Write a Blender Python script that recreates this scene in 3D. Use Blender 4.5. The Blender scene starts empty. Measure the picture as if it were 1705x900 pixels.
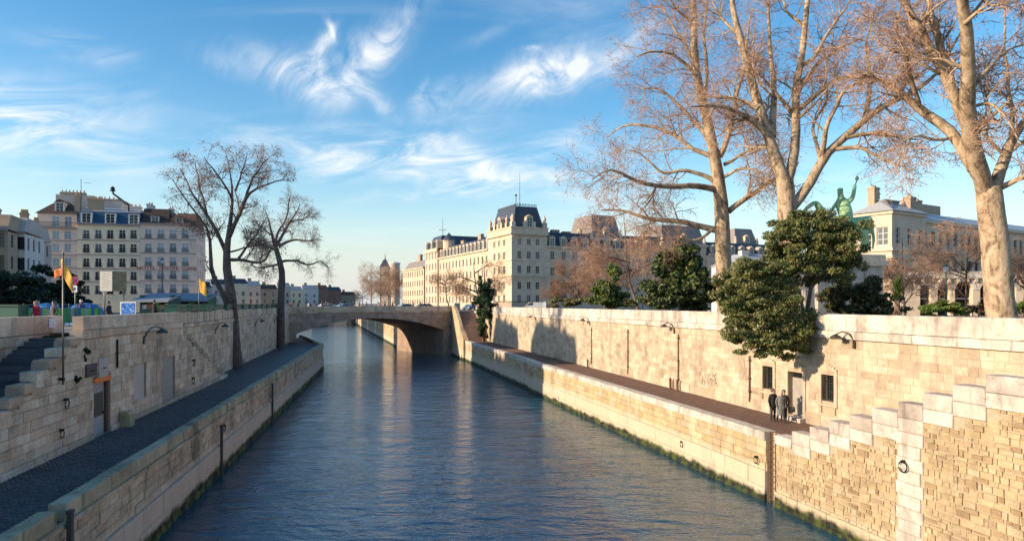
import bpy, bmesh, math, random
import numpy as np
from mathutils import Vector, Matrix

R = math.radians
SC = bpy.context.scene
COL = SC.collection
# ---------------------------------------------------------------- camera
F, CX, HY, CZ = 1150.0, 852.5, 505.0, 10.0      # focal length, centre column and horizon row of the photograph; eye height
cam = bpy.data.cameras.new('camera')
cam.sensor_width = 36.0
cam.lens = F / 1705.0 * 36.0
cam.shift_y = (HY - 450.0) / 1705.0
cam.clip_start, cam.clip_end = 0.1, 9000.0
cam_ob = bpy.data.objects.new('camera', cam)
COL.objects.link(cam_ob)
cam_ob.location = (0, 0, CZ)
cam_ob.rotation_euler = (R(90), 0, 0)
SC.camera = cam_ob

# ---------------------------------------------------------------- light
SUN_AZ, SUN_EL = R(-108.0), R(19.0)              # clockwise from +Y (straight ahead); height above the horizon
TO_SUN = Vector((math.sin(SUN_AZ) * math.cos(SUN_EL), math.cos(SUN_AZ) * math.cos(SUN_EL), math.sin(SUN_EL)))
sun = bpy.data.lights.new('sun', 'SUN')
sun.energy, sun.angle, sun.color = 5.0, R(0.6), (1.0, 0.80, 0.56)
sun_ob = bpy.data.objects.new('sun', sun)
COL.objects.link(sun_ob)
sun_ob.rotation_euler = TO_SUN.to_track_quat('Z', 'Y').to_euler()
SC.view_settings.view_transform = 'Standard'
SC.view_settings.look = 'None'
SC.view_settings.exposure = 0.5
SC.view_settings.gamma = 1.0
SC.view_settings.use_curve_mapping = False
SC.render.engine = 'CYCLES'
SC.cycles.use_denoising = True
SC.cycles.max_bounces = 6
SC.cycles.diffuse_bounces = 3
SC.cycles.glossy_bounces = 3
SC.cycles.transparent_max_bounces = 6
SC.cycles.caustics_reflective = False
SC.cycles.caustics_refractive = False


def P(px, py, Y):
    """the point at distance Y seen at pixel (px, py) of the photograph"""
    return Vector(((px - CX) / F * Y, Y, CZ - (py - HY) / F * Y))


def ground(px, py, h):
    """the point of the level z = h seen at that pixel"""
    return P(px, py, (CZ - h) * F / (py - HY))


def on(O, d, px, py=505):
    """where the ray through a pixel meets the upright plane through O along d: distance along d, and height"""
    a = (px - CX) / F
    s = (a * O[1] - O[0]) / (d[0] - a * d[1])
    Y = O[1] + s * d[1]
    return s, CZ - (py - HY) / F * Y


# ---------------------------------------------------------------- node helpers
class NT:
    def __init__(s, tree):
        s.t = tree
        s.n = tree.nodes
        s.l = tree.links

    def node(s, typ, ins=None, **kw):
        n = s.n.new(typ)
        for k, v in kw.items():
            setattr(n, k, v)
        for k, v in (ins or {}).items():
            if isinstance(v, bpy.types.NodeSocket):
                s.l.new(v, n.inputs[k])
            else:
                n.inputs[k].default_value = v
        return n

    def math(s, op, a, b=0.0, c=0.0, clamp=False):
        return s.node('ShaderNodeMath', {0: a, 1: b, 2: c}, operation=op, use_clamp=clamp).outputs[0]

    def vec(s, op, a, b=(0, 0, 0)):
        n = s.node('ShaderNodeVectorMath', {0: a, 1: b}, operation=op)
        return n.outputs['Value'] if op in ('DOT_PRODUCT', 'LENGTH') else n.outputs[0]

    def mix(s, fac, a, b, blend='MIX'):
        n = s.node('ShaderNodeMix', data_type='RGBA', blend_type=blend)
        for i, v in ((0, fac), (6, a), (7, b)):
            if isinstance(v, bpy.types.NodeSocket):
                s.l.new(v, n.inputs[i])
            else:
                n.inputs[i].default_value = v if i == 0 else (*v[:3], 1.0)
        return n.outputs[2]

    def ramp(s, fac, stops, interp='LINEAR'):
        n = s.node('ShaderNodeValToRGB', {0: fac})
        cr = n.color_ramp
        cr.interpolation = interp
        while len(cr.elements) < len(stops):
            cr.elements.new(0.5)
        for e, (p, c) in zip(cr.elements, stops):
            e.position = p
            e.color = (c, c, c, 1) if isinstance(c, (int, float)) else (*c[:3], 1)
        return n.outputs[0]

    def noise(s, vec, scale, detail=4.0, rough=0.55, dist=0.0, out=0):
        return s.node('ShaderNodeTexNoise', {'Vector': vec, 'Scale': scale, 'Detail': detail, 'Roughness': rough, 'Distortion': dist}).outputs[out]

    def smooth(s, x, lo, hi):
        n = s.node('ShaderNodeMapRange', {0: x, 1: lo, 2: hi, 3: 0.0, 4: 1.0}, interpolation_type='SMOOTHSTEP')
        return n.outputs[0]


# ---------------------------------------------------------------- sky
world = bpy.data.worlds.new('World')
SC.world = world
world.use_nodes = True
w = NT(world.node_tree)
w.n.clear()
sky = w.node('ShaderNodeTexSky', sky_type='NISHITA', sun_disc=False, sun_elevation=SUN_EL, sun_rotation=SUN_AZ,
             altitude=50.0, air_density=1.0, dust_density=0.6, ozone_density=1.0)
tc = w.node('ShaderNodeTexCoord')
d = tc.outputs['Generated']


def direc(px, py):
    return P(px, py, 1.0).__sub__(Vector((0, 0, CZ))).normalized()


# wisps of cirrus: (pixel centre, half length, half width, tilt in degrees, strength, which fibre)
CLOUDS = [
    (455, 118, 62, 26, -12, 0.75, 0), (505, 128, 48, 34, 20, 0.95, 0), (528, 78, 36, 11, 58, 1.0, 0), (541, 52, 20, 7, 110, 0.95, 0),
    (590, 110, 85, 36, 46, 1.05, 0), (632, 70, 36, 20, 55, 0.75, 0), (560, 155, 60, 20, 10, 0.55, 0), (372, 112, 45, 18, -15, 0.4, 0),
    (726, 165, 44, 20, 22, 0.8, 0), (708, 148, 18, 6, 75, 0.75, 0), (862, 132, 80, 24, 24, 0.95, 0), (918, 118, 90, 30, 12, 1.0, 0),
    (960, 104, 60, 14, 6, 0.7, 0), (1055, 80, 62, 16, 30, 0.75, 0), (892, 78, 16, 5, 0, 0.6, 0), (665, 22, 75, 22, 35, 0.5, 0),
    (640, 172, 46, 14, -40, 0.5, 0), (800, 60, 60, 10, 20, 0.18, 0),
    (130, 82, 90, 20, -12, 0.42, 1), (100, 185, 130, 50, 6, 0.62, 1), (70, 245, 190, 52, -6, 0.8, 1), (30, 200, 90, 60, 0, 0.6, 1),
    (590, 240, 190, 34, -4, 0.6, 1), (740, 232, 120, 34, 10, 0.75, 1), (745, 285, 240, 34, -7, 0.85, 1), (900, 300, 150, 24, -5, 0.7, 1),
    (560, 275, 160, 30, 0, 0.55, 1), (620, 340, 110, 11, 12, 0.75, 1), (800, 262, 60, 14, -35, 0.6, 1), (960, 218, 40, 16, 10, 0.55, 1),
    (915, 255, 40, 22, 15, 0.55, 1), (1000, 260, 120, 40, 0, 0.4, 1), (330, 250, 120, 20, 0, 0.25, 1), (1250, 330, 300, 70, 0, 0.35, 1),
    (1500, 250, 200, 60, -10, 0.3, 1),
]
wn = w.node('ShaderNodeTexNoise', {'Vector': d, 'Scale': 5.0, 'Detail': 6.0, 'Roughness': 0.6}).outputs[1]
warp = w.vec('SCALE', w.vec('SUBTRACT', wn, (0.5, 0.5, 0.5)))
warp.node.inputs['Scale'].default_value = 0.07
dw = w.vec('ADD', d, warp)
sums = [None, None]
for px, py, L, Wd, ang, st, fi in CLOUDS:
    c0 = direc(px, py)
    ca, sa = math.cos(R(ang)), math.sin(R(ang))
    e1 = (direc(px + ca * 20, py - sa * 20) - c0).normalized()
    e2 = (direc(px - sa * 20, py - ca * 20) - c0).normalized()
    k = c0.y / F
    q = w.vec('SUBTRACT', dw, tuple(c0))
    u = w.vec('DOT_PRODUCT', q, tuple(e1 / (L * k)))
    v = w.vec('DOT_PRODUCT', q, tuple(e2 / (Wd * k)))
    r2 = w.math('MULTIPLY_ADD', u, u, w.math('MULTIPLY', v, v))
    m = w.math('MULTIPLY', w.math('POWER', 2.718, w.math('MULTIPLY', r2, -1.15)), st)
    sums[fi] = m if sums[fi] is None else w.math('ADD', sums[fi], m)


def fibre(ang, sx, sy, scale, lo, hi, dist):
    c0 = direc(700, 150)
    ca, sa = math.cos(R(ang)), math.sin(R(ang))
    e1 = (direc(700 + ca * 20, 150 - sa * 20) - c0).normalized()
    e2 = (direc(700 - sa * 20, 150 - ca * 20) - c0).normalized()
    xy = w.node('ShaderNodeCombineXYZ', {0: w.vec('DOT_PRODUCT', d, tuple(e1 * sx)), 1: w.vec('DOT_PRODUCT', d, tuple(e2 * sy)), 2: 0.3})
    return w.smooth(w.noise(xy.outputs[0], scale, 6.0, 0.6, dist), lo, hi)


f0 = fibre(40, 13.0, 21.0, 1.0, 0.30, 0.74, 0.9)
f1 = fibre(6, 8.0, 26.0, 1.0, 0.32, 0.82, 1.0)
sep = w.node('ShaderNodeSeparateXYZ', {0: d})
zpos = w.math('MAXIMUM', sep.outputs[2], 0.0)
den = w.math('ADD', zpos, 0.22)
plane = w.node('ShaderNodeCombineXYZ', {0: w.math('DIVIDE', sep.outputs[0], den), 1: w.math('DIVIDE', sep.outputs[1], den), 2: 0.0})
stretch = w.node('ShaderNodeMapping', {0: plane.outputs[0], 'Rotation': (0, 0, 0.5), 'Scale': (0.55, 1.9, 1)})
thin = w.smooth(w.noise(stretch.outputs[0], 1.3, 7.0, 0.62, 0.8), 0.52, 0.86)
dens = w.math('ADD', w.math('MULTIPLY', sums[0], f0), w.math('MULTIPLY', sums[1], f1))
dens = w.math('ADD', dens, w.math('MULTIPLY', thin, 0.45))
dens = w.math('MULTIPLY', dens, w.smooth(sep.outputs[2], 0.0, 0.09), clamp=True)
dens = w.math('MULTIPLY', dens, 0.8)
hsv = w.node('ShaderNodeHueSaturation', {'Saturation': 1.46, 'Value': 1.1, 'Hue': 0.497, 'Color': sky.outputs[0]})
veil = w.math('MULTIPLY', w.smooth(sep.outputs[2], 0.19, -0.02), 0.96)
skyc = w.mix(veil, hsv.outputs[0], (3.85, 4.0, 4.05))
skyc = w.mix(dens, skyc, (5.7, 5.7, 5.7))
bg = w.node('ShaderNodeBackground', {'Color': skyc, 'Strength': 0.14})
w.l.new(bg.outputs[0], w.node('ShaderNodeOutputWorld').inputs[0])


# ---------------------------------------------------------------- materials
MATS = {}


def material(name):
    m = bpy.data.materials.new(name)
    m.use_nodes = True
    t = NT(m.node_tree)
    t.n.clear()
    out = t.node('ShaderNodeOutputMaterial')
    b = t.node('ShaderNodeBsdfPrincipled')
    t.l.new(b.outputs[0], out.inputs[0])
    MATS[name] = m
    return m, t, b


def setin(t, b, **kw):
    for k, v in kw.items():
        k = k.replace('_', ' ')
        if isinstance(v, bpy.types.NodeSocket):
            t.l.new(v, b.inputs[k])
        else:
            b.inputs[k].default_value = (*v, 1.0) if isinstance(v, tuple) and len(v) == 3 and 'Color' in k else v


def bump(t, h, strength, dist=0.02):
    return t.node('ShaderNodeBump', {'Height': h, 'Strength': strength, 'Distance': dist}).outputs[0]


def pos_of(t):
    return t.node('ShaderNodeNewGeometry').outputs['Position']


def stone(name, cols, stain=(0.16, 0.13, 0.11), amt=0.5, rough=0.9, algae=None, band=None, bumps=0.5, streak=0.4):
    """limestone: each block a shade of its own, weather stains in vertical runs, grain; algae or pale band by the water"""
    m, t, b = material(name)
    g = t.node('ShaderNodeNewGeometry')
    oi = t.node('ShaderNodeObjectInfo')
    rnd = t.math('FRACT', t.math('ADD', t.math('MULTIPLY', g.outputs['Random Per Island'], 7.31), oi.outputs['Random']))
    n = len(cols)
    col = t.ramp(rnd, [(i / n, c) for i, c in enumerate(cols)], 'LINEAR')
    p = g.outputs['Position']
    mp = t.node('ShaderNodeMapping', {0: p, 'Scale': (1.0, 1.0, 0.2)}).outputs[0]
    st = t.smooth(t.noise(mp, streak, 6.0, 0.68, 0.4), 0.5, 0.72)
    col = t.mix(t.math('MULTIPLY', st, amt), col, stain)
    bl = t.smooth(t.noise(p, 2.6, 6.0, 0.7), 0.55, 0.72)
    col = t.mix(t.math('MULTIPLY', bl, amt * 0.7), col, stain)
    md = t.noise(p, 0.75, 5.0, 0.65, 0.5)
    col = t.mix(1.0, col, t.ramp(md, [(0.3, 1 - 0.5 * amt), (0.5, 1.0), (0.72, 1 + 0.45 * amt)]), 'MULTIPLY')
    pit = t.smooth(t.noise(p, 12.0, 4.0, 0.65), 0.62, 0.72)
    col = t.mix(t.math('MULTIPLY', pit, min(0.9, amt * 1.1)), col, stain)
    gr = t.noise(p, 26.0, 5.0, 0.7)
    col = t.mix(1.0, col, t.ramp(gr, [(0.25, 0.72), (0.75, 1.18)]), 'MULTIPLY')
    if band or algae:
        z = t.node('ShaderNodeSeparateXYZ', {0: p}).outputs[2]
        e = t.math('ADD', z, t.math('MULTIPLY', t.math('SUBTRACT', t.noise(p, 0.9, 5.0, 0.7), 0.5), 0.9))
        if band:
            col = t.mix(t.math('MULTIPLY', t.smooth(e, band[0] + 0.25, band[0] - 0.25), 0.75), col, band[1])
        if algae:
            col = t.mix(t.smooth(e, algae[0] + 0.22, algae[0] - 0.12), col, t.mix(t.smooth(t.noise(p, 1.7, 4.0), 0.42, 0.6), algae[1], algae[2]))
    hb = t.math('ADD', t.noise(p, 9.0, 6.0, 0.7), t.math('MULTIPLY', gr, 0.4))
    setin(t, b, Base_Color=col, Roughness=rough, Normal=bump(t, hb, bumps, 0.03))
    return m


def plain(name, col, rough=0.7, metal=0.0, var=0.15, scale=3.0, bumps=0.15, by_object=0.0, spec=0.4):
    m, t, b = material(name)
    p = t.node('ShaderNodeNewGeometry').outputs['Position']
    nz = t.noise(p, scale, 6.0, 0.65)
    c = t.mix(1.0, col, t.ramp(nz, [(0.25, 1 - var), (0.75, 1 + var)]), 'MULTIPLY')
    if by_object:
        rd = t.node('ShaderNodeObjectInfo').outputs['Random']
        c = t.mix(1.0, c, t.ramp(rd, [(0, 1 - by_object), (1, 1 + by_object)]), 'MULTIPLY')
    setin(t, b, Base_Color=c, Roughness=rough, Metallic=metal, Normal=bump(t, nz, bumps))
    b.inputs['Specular IOR Level'].default_value = spec
    return m


def tinted(name, rough=0.7, coat=0.0, metal=0.0):
    """paint or cloth in the object's own colour"""
    m, t, b = material(name)
    oc = t.node('ShaderNodeObjectInfo').outputs['Color']
    nz = t.noise(pos_of(t), 14.0, 4.0)
    setin(t, b, Base_Color=t.mix(1.0, oc, t.ramp(nz, [(0.3, 0.82), (0.7, 1.12)]), 'MULTIPLY'), Roughness=rough, Coat_Weight=coat, Metallic=metal)
    return m


ALG = (0.1, (0.012, 0.014, 0.009), (0.06, 0.075, 0.014))
stone('stone_sunny', [(0.49, 0.395, 0.285), (0.54, 0.445, 0.33), (0.50, 0.395, 0.28), (0.57, 0.475, 0.36), (0.43, 0.335, 0.235)], amt=0.66, streak=1.0, stain=(0.25, 0.185, 0.14))
stone('stone_parapet', [(0.50, 0.435, 0.37), (0.57, 0.51, 0.44), (0.52, 0.455, 0.39), (0.61, 0.55, 0.48)], stain=(0.20, 0.15, 0.125), amt=0.74, streak=1.0)
stone('stone_quay', [(0.50, 0.375, 0.20), (0.56, 0.43, 0.25), (0.44, 0.32, 0.17), (0.54, 0.425, 0.28)], stain=(0.17, 0.115, 0.065), amt=0.58,
      algae=(0.42, ALG[1], ALG[2]), band=(1.75, (0.6, 0.5, 0.38)))
stone('stone_rubble', [(0.44, 0.325, 0.185), (0.50, 0.385, 0.235), (0.37, 0.26, 0.145), (0.53, 0.42, 0.275), (0.29, 0.19, 0.105), (0.48, 0.365, 0.22), (0.46, 0.345, 0.20)], stain=(0.13, 0.095, 0.05), amt=0.6,
      algae=(0.42, ALG[1], ALG[2]), band=(0.9, (0.55, 0.45, 0.32)))
stone('stone_white', [(0.56, 0.495, 0.43), (0.62, 0.56, 0.49), (0.52, 0.455, 0.39)], stain=(0.27, 0.21, 0.165), amt=0.7, streak=1.8, bumps=0.45)
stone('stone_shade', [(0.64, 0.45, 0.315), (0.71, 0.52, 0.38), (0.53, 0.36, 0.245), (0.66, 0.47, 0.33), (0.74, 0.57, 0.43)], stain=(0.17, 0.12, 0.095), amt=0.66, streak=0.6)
stone('stone_leftquay', [(0.62, 0.45, 0.30), (0.68, 0.51, 0.36), (0.54, 0.38, 0.245)], stain=(0.1, 0.09, 0.045), amt=0.7,
      algae=(0.55, ALG[1], (0.10, 0.13, 0.02)), band=(1.9, (0.66, 0.51, 0.39)))
stone('stone_kerb', [(0.46, 0.355, 0.225), (0.53, 0.42, 0.28), (0.42, 0.325, 0.20)], stain=(0.10, 0.10, 0.05), amt=0.7)
stone('stone_cap', [(0.46, 0.385, 0.335), (0.54, 0.465, 0.41), (0.42, 0.35, 0.30)], stain=(0.17, 0.13, 0.11), amt=0.75, streak=1.8, bumps=0.5)
stone('stone_bridge', [(0.44, 0.31, 0.24), (0.50, 0.37, 0.29), (0.40, 0.28, 0.215)], stain=(0.12, 0.09, 0.07), amt=0.5)
stone('stone_facade', [(0.60, 0.47, 0.345), (0.64, 0.51, 0.385)], stain=(0.34, 0.27, 0.19), amt=0.35, bumps=0.2)
stone('stone_step', [(0.10, 0.10, 0.12), (0.14, 0.13, 0.14), (0.08, 0.08, 0.10)], stain=(0.05, 0.05, 0.05), amt=0.5)
stone('stone_stepred', [(0.25, 0.17, 0.13), (0.3, 0.2, 0.16)], stain=(0.09, 0.07, 0.06), amt=0.5)
stone('cobble', [(0.055, 0.055, 0.065), (0.085, 0.085, 0.095), (0.045, 0.045, 0.055), (0.10, 0.095, 0.10)], stain=(0.03, 0.03, 0.03), amt=0.5, rough=0.55)
plain('mortar_warm', (0.42, 0.335, 0.235), 0.95, scale=8, bumps=0.4)
plain('mortar_dark', (0.38, 0.275, 0.21), 0.95, scale=8, bumps=0.4)
plain('mortar_wet', (0.13, 0.105, 0.07), 0.9, scale=8, bumps=0.4)
plain('earth', (0.15, 0.085, 0.06), 0.95, var=0.35, scale=2.2, bumps=0.5)
plain('asphalt', (0.2, 0.175, 0.15), 0.9, var=0.2, scale=4)
plain('pavement', (0.26, 0.24, 0.21), 0.9, var=0.2, scale=2)
plain('bed', (0.05, 0.045, 0.035), 0.95)
plain('slate', (0.055, 0.065, 0.085), 0.42, var=0.25, scale=5, bumps=0.3)
plain('slate_pale', (0.24, 0.2, 0.19), 0.6, var=0.2, scale=4, bumps=0.3)
plain('roof_brown', (0.06, 0.04, 0.034), 0.8, var=0.35, scale=6, bumps=0.4)
plain('roof_rust', (0.15, 0.075, 0.05), 0.8, var=0.35, scale=6, bumps=0.4)
plain('zinc_blue', (0.022, 0.07, 0.135), 0.45, var=0.15, scale=4)
plain('zinc', (0.36, 0.36, 0.37), 0.45, var=0.15, scale=3)
plain('plaster_pink', (0.80, 0.585, 0.47), 0.9, var=0.09, scale=0.9)
plain('plaster_cream', (0.86, 0.69, 0.49), 0.9, var=0.09, scale=0.9)
plain('plaster_mauve', (0.80, 0.60, 0.495), 0.9, var=0.09, scale=0.9)
plain('plaster_grey', (0.52, 0.43, 0.39), 0.9, var=0.15, scale=0.7)
plain('plaster_white', (0.68, 0.61, 0.56), 0.9, var=0.1, scale=0.7)
plain('plaster_ochre', (0.42, 0.31, 0.22), 0.9, var=0.2, scale=0.7)
plain('brick_red', (0.33, 0.16, 0.12), 0.9, var=0.2, scale=3)
plain('trim', (0.32, 0.26, 0.24), 0.85)
plain('frame_white', (0.72, 0.71, 0.69), 0.6, var=0.05)
plain('frame_dark', (0.07, 0.065, 0.06), 0.6)
plain('iron', (0.02, 0.02, 0.022), 0.55, metal=0.3)
plain('rust', (0.13, 0.065, 0.04), 0.85, var=0.4, scale=12)
plain('galv', (0.2, 0.19, 0.17), 0.5, metal=0.5)
plain('green_paint', (0.035, 0.105, 0.075), 0.5, by_object=0.25)
plain('lamp_green', (0.03, 0.075, 0.07), 0.4)
plain('lamp_brown', (0.05, 0.035, 0.025), 0.4)
plain('awning_blue', (0.2, 0.24, 0.30), 0.7)
plain('bronze', (0.40, 0.62, 0.34), 0.6, var=0.35, scale=2.0, bumps=0.3)
plain('orange', (0.85, 0.2, 0.03), 0.5)
plain('metal_door', (0.32, 0.30, 0.30), 0.5, var=0.2)
plain('grey_door', (0.34, 0.30, 0.27), 0.6, var=0.2)
plain('board_pale', (0.62, 0.60, 0.54), 0.7, scale=14, var=0.2)
plain('paper_white', (0.75, 0.74, 0.72), 0.7, var=0.05)
plain('sign_red', (0.55, 0.03, 0.04), 0.4)
plain('sign_blue', (0.03, 0.06, 0.38), 0.4)
plain('lettering', (0.42, 0.13, 0.12), 0.7)
plain('scribble', (0.30, 0.27, 0.25), 0.9)
plain('rubber', (0.02, 0.02, 0.02), 0.8)
plain('curtain', (0.6, 0.6, 0.62), 0.9)
plain('terracotta', (0.5, 0.28, 0.14), 0.85)
plain('twig_rosy', (0.42, 0.26, 0.17), 0.9, var=0.3, scale=1.0)
plain('twig_grey', (0.30, 0.20, 0.15), 0.9, var=0.3, scale=1.0)
plain('twig_warm', (0.27, 0.15, 0.075), 0.9, var=0.3, scale=1.0)
plain('seed', (0.27, 0.13, 0.11), 0.9, var=0.4, scale=2.0)
tinted('paint', 0.3, coat=0.6)
tinted('cloth', 0.85)


def bark(name, a, b_, c, sc=1.0, contrast=(0.4, 0.6)):
    m, t, b = material(name)
    p = pos_of(t)
    mp = t.node('ShaderNodeMapping', {0: p, 'Scale': (1.0, 1.0, 0.5)}).outputs[0]
    n1 = t.noise(mp, 2.0 * sc, 5.0, 0.6, 1.2)
    n2 = t.noise(mp, 6.5 * sc, 5.0, 0.7, 0.6)
    col = t.ramp(t.math('ADD', t.math('MULTIPLY', n1, 0.6), t.math('MULTIPLY', n2, 0.4)), [(contrast[0], c), ((contrast[0] + contrast[1]) / 2 - .02, a), (contrast[1], b_)])
    fl = t.smooth(t.noise(mp, 15.0 * sc, 3.0, 0.6), 0.6, 0.68)
    col = t.mix(t.math('MULTIPLY', fl, 0.55), col, c)
    setin(t, b, Base_Color=col, Roughness=0.9, Normal=bump(t, t.math('ADD', n2, n1), 0.7, 0.05))


bark('bark_plane', (0.35, 0.245, 0.155), (0.50, 0.385, 0.265), (0.155, 0.11, 0.075), contrast=(0.41, 0.57))
bark('bark_dark', (0.105, 0.075, 0.066), (0.17, 0.125, 0.105), (0.05, 0.036, 0.033), 2.0)
bark('bark_mid', (0.16, 0.10, 0.075), (0.25, 0.17, 0.12), (0.09, 0.055, 0.045), 2.0)


def leafmat(name, cols, rough=0.5, trans=0.25):
    m, t, b = material(name)
    g = t.node('ShaderNodeNewGeometry')
    c = t.ramp(g.outputs['Random Per Island'], [(i / len(cols), q) for i, q in enumerate(cols)])
    big = t.noise(g.outputs['Position'], 0.9, 3.0)
    c = t.mix(1.0, c, t.ramp(big, [(0.3, 0.72), (0.7, 1.25)]), 'MULTIPLY')
    setin(t, b, Base_Color=c, Roughness=rough)
    tr = t.node('ShaderNodeBsdfTranslucent', {'Color': c})
    mx = t.node('ShaderNodeMixShader', {0: trans, 1: b.outputs[0], 2: tr.outputs[0]})
    t.l.new(mx.outputs[0], [n for n in t.n if n.type == 'OUTPUT_MATERIAL'][0].inputs[0])


leafmat('leaf_olive', [(0.15, 0.175, 0.05), (0.24, 0.24, 0.075), (0.28, 0.20, 0.08), (0.11, 0.145, 0.04), (0.26, 0.26, 0.09)])
leafmat('leaf_green', [(0.09, 0.14, 0.03), (0.13, 0.18, 0.04), (0.06, 0.10, 0.022)])
leafmat('leaf_dark', [(0.018, 0.03, 0.02), (0.028, 0.045, 0.024), (0.012, 0.022, 0.016)])
leafmat('leaf_bright', [(0.14, 0.21, 0.03), (0.2, 0.25, 0.04), (0.1, 0.16, 0.02)])
leafmat('leaf_ivy', [(0.035, 0.08, 0.024), (0.06, 0.12, 0.03), (0.025, 0.055, 0.018)])
leafmat('leaf_brown', [(0.24, 0.14, 0.065), (0.16, 0.12, 0.05), (0.3, 0.17, 0.08), (0.11, 0.11, 0.04)])

m, t, b = material('glass')
oi = t.node('ShaderNodeObjectInfo').outputs['Random']
setin(t, b, Base_Color=t.ramp(oi, [(0.0, (0.015, 0.018, 0.02)), (0.6, (0.03, 0.035, 0.04)), (0.75, (0.16, 0.17, 0.18)), (1.0, (0.08, 0.09, 0.11))]), Roughness=0.12)
m, t, b = material('glass_painted_sky')
oi = t.node('ShaderNodeObjectInfo').outputs['Random']
setin(t, b, Base_Color=t.ramp(oi, [(0.0, (0.10, 0.15, 0.19)), (0.5, (0.28, 0.36, 0.42)), (1.0, (0.38, 0.44, 0.5))]), Roughness=0.1)  # pale blue base colour stands for the sky mirrored in the panes

m, t, b = material('water')
p = pos_of(t)
mp = t.node('ShaderNodeMapping', {0: p, 'Rotation': (0, 0, 0.2), 'Scale': (0.75, 1.5, 1.0)}).outputs[0]
n0 = t.noise(mp, 0.22, 3.0, 0.5, 0.8)
n1 = t.noise(mp, 0.6, 3.0, 0.55, 0.6)
n2 = t.noise(mp, 1.9, 3.0, 0.55, 0.5)
n3 = t.noise(mp, 6.5, 3.0, 0.6, 0.3)
ridge = t.math('SUBTRACT', 1.0, t.math('ABSOLUTE', t.math('MULTIPLY_ADD', n2, 3.2, -1.6)))
calm = t.smooth(t.noise(p, 0.07, 3.0), 0.32, 0.68)
h = t.math('ADD', t.math('MULTIPLY', n0, 0.9), t.math('MULTIPLY', n1, 0.75))
h = t.math('ADD', h, t.math('MULTIPLY', ridge, t.math('MULTIPLY_ADD', calm, 0.07, 0.055)))
h = t.math('ADD', h, t.math('MULTIPLY', n3, 0.085))
setin(t, b, Base_Color=(0.013, 0.07, 0.115), Roughness=0.02, IOR=1.65, Normal=bump(t, h, 0.8, 0.23))

m, t, b = material('person_body')
oc = t.node('ShaderNodeTexCoord').outputs['Object']
z = t.node('ShaderNodeSeparateXYZ', {0: oc}).outputs[2]
coat = t.node('ShaderNodeObjectInfo').outputs['Color']
c = t.mix(t.math('GREATER_THAN', z, 0.09), (0.02, 0.018, 0.016), (0.03, 0.03, 0.04))
c = t.mix(t.math('GREATER_THAN', z, 0.80), c, coat)
c = t.mix(t.math('GREATER_THAN', z, 1.485), c, (0.50, 0.32, 0.24))
setin(t, b, Base_Color=c, Roughness=0.8)


# ---------------------------------------------------------------- mesh helpers
def offset(o):
    v = Vector((0, 0, 0))
    while o is not None:
        v += o.location
        o = o.parent
    return v


def mesh_np(name, verts, quads, mat, smooth=False, tris=None):
    verts = np.asarray(verts, dtype=np.float32).reshape(-1, 3)
    quads = np.asarray(quads, dtype=np.int32).reshape(-1, 4)
    me = bpy.data.meshes.new(name)
    nt = 0 if tris is None else len(tris)
    me.vertices.add(len(verts))
    me.vertices.foreach_set('co', verts.ravel())
    loops = quads.ravel()
    starts = np.arange(len(quads), dtype=np.int32) * 4
    if nt:
        tris = np.asarray(tris, dtype=np.int32).reshape(-1, 3)
        starts = np.concatenate([starts, len(loops) + np.arange(nt, dtype=np.int32) * 3])
        loops = np.concatenate([loops, tris.ravel()])
    me.loops.add(len(loops))
    me.loops.foreach_set('vertex_index', loops.astype(np.int32))
    me.polygons.add(len(starts))
    me.polygons.foreach_set('loop_start', starts.astype(np.int32))
    me.polygons.foreach_set('use_smooth', np.full(len(starts), bool(smooth)))
    me.update(calc_edges=True)
    me.validate()
    if mat:
        me.materials.append(MATS[mat])
    return me


def obj(name, me, parent=None, loc=(0, 0, 0)):
    o = bpy.data.objects.new(name, me)
    COL.objects.link(o)
    o.location = loc
    o.parent = parent
    return o


def wobj(name, verts, quads, mat, parent=None, smooth=False, tris=None):
    """an object from world coordinates, under its parent"""
    verts = np.asarray(verts, dtype=np.float64).reshape(-1, 3)
    off = np.array(offset(parent))
    if parent is None:
        off = np.array([(verts[:, 0].min() + verts[:, 0].max()) / 2, (verts[:, 1].min() + verts[:, 1].max()) / 2, verts[:, 2].min()])
        return obj(name, mesh_np(name, verts - off, quads, mat, smooth, tris), None, tuple(off))
    return obj(name, mesh_np(name, verts - off, quads, mat, smooth, tris), parent)


def tag(o, label=None, cat=None, group=None, kind=None):
    for k, v in (('label', label), ('category', cat), ('group', group), ('kind', kind)):
        if v:
            o[k] = v
    return o


def thing(name, label, cat, loc=(0, 0, 0), group=None):
    return tag(obj(name, None, None, loc), label, cat, group)


def copy_tree(o, parent=None):
    c = o.copy()
    COL.objects.link(c)
    c.parent = parent
    for ch in list(o.children):
        copy_tree(ch, c)
    return c


BOXQ = np.array([[0, 3, 2, 1], [4, 5, 6, 7], [0, 1, 5, 4], [1, 2, 6, 5], [2, 3, 7, 6], [3, 0, 4, 7]])
UNIT = np.array([[0, 0, 0], [1, 0, 0], [1, 1, 0], [0, 1, 0], [0, 0, 1], [1, 0, 1], [1, 1, 1], [0, 1, 1]], dtype=float)


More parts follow.
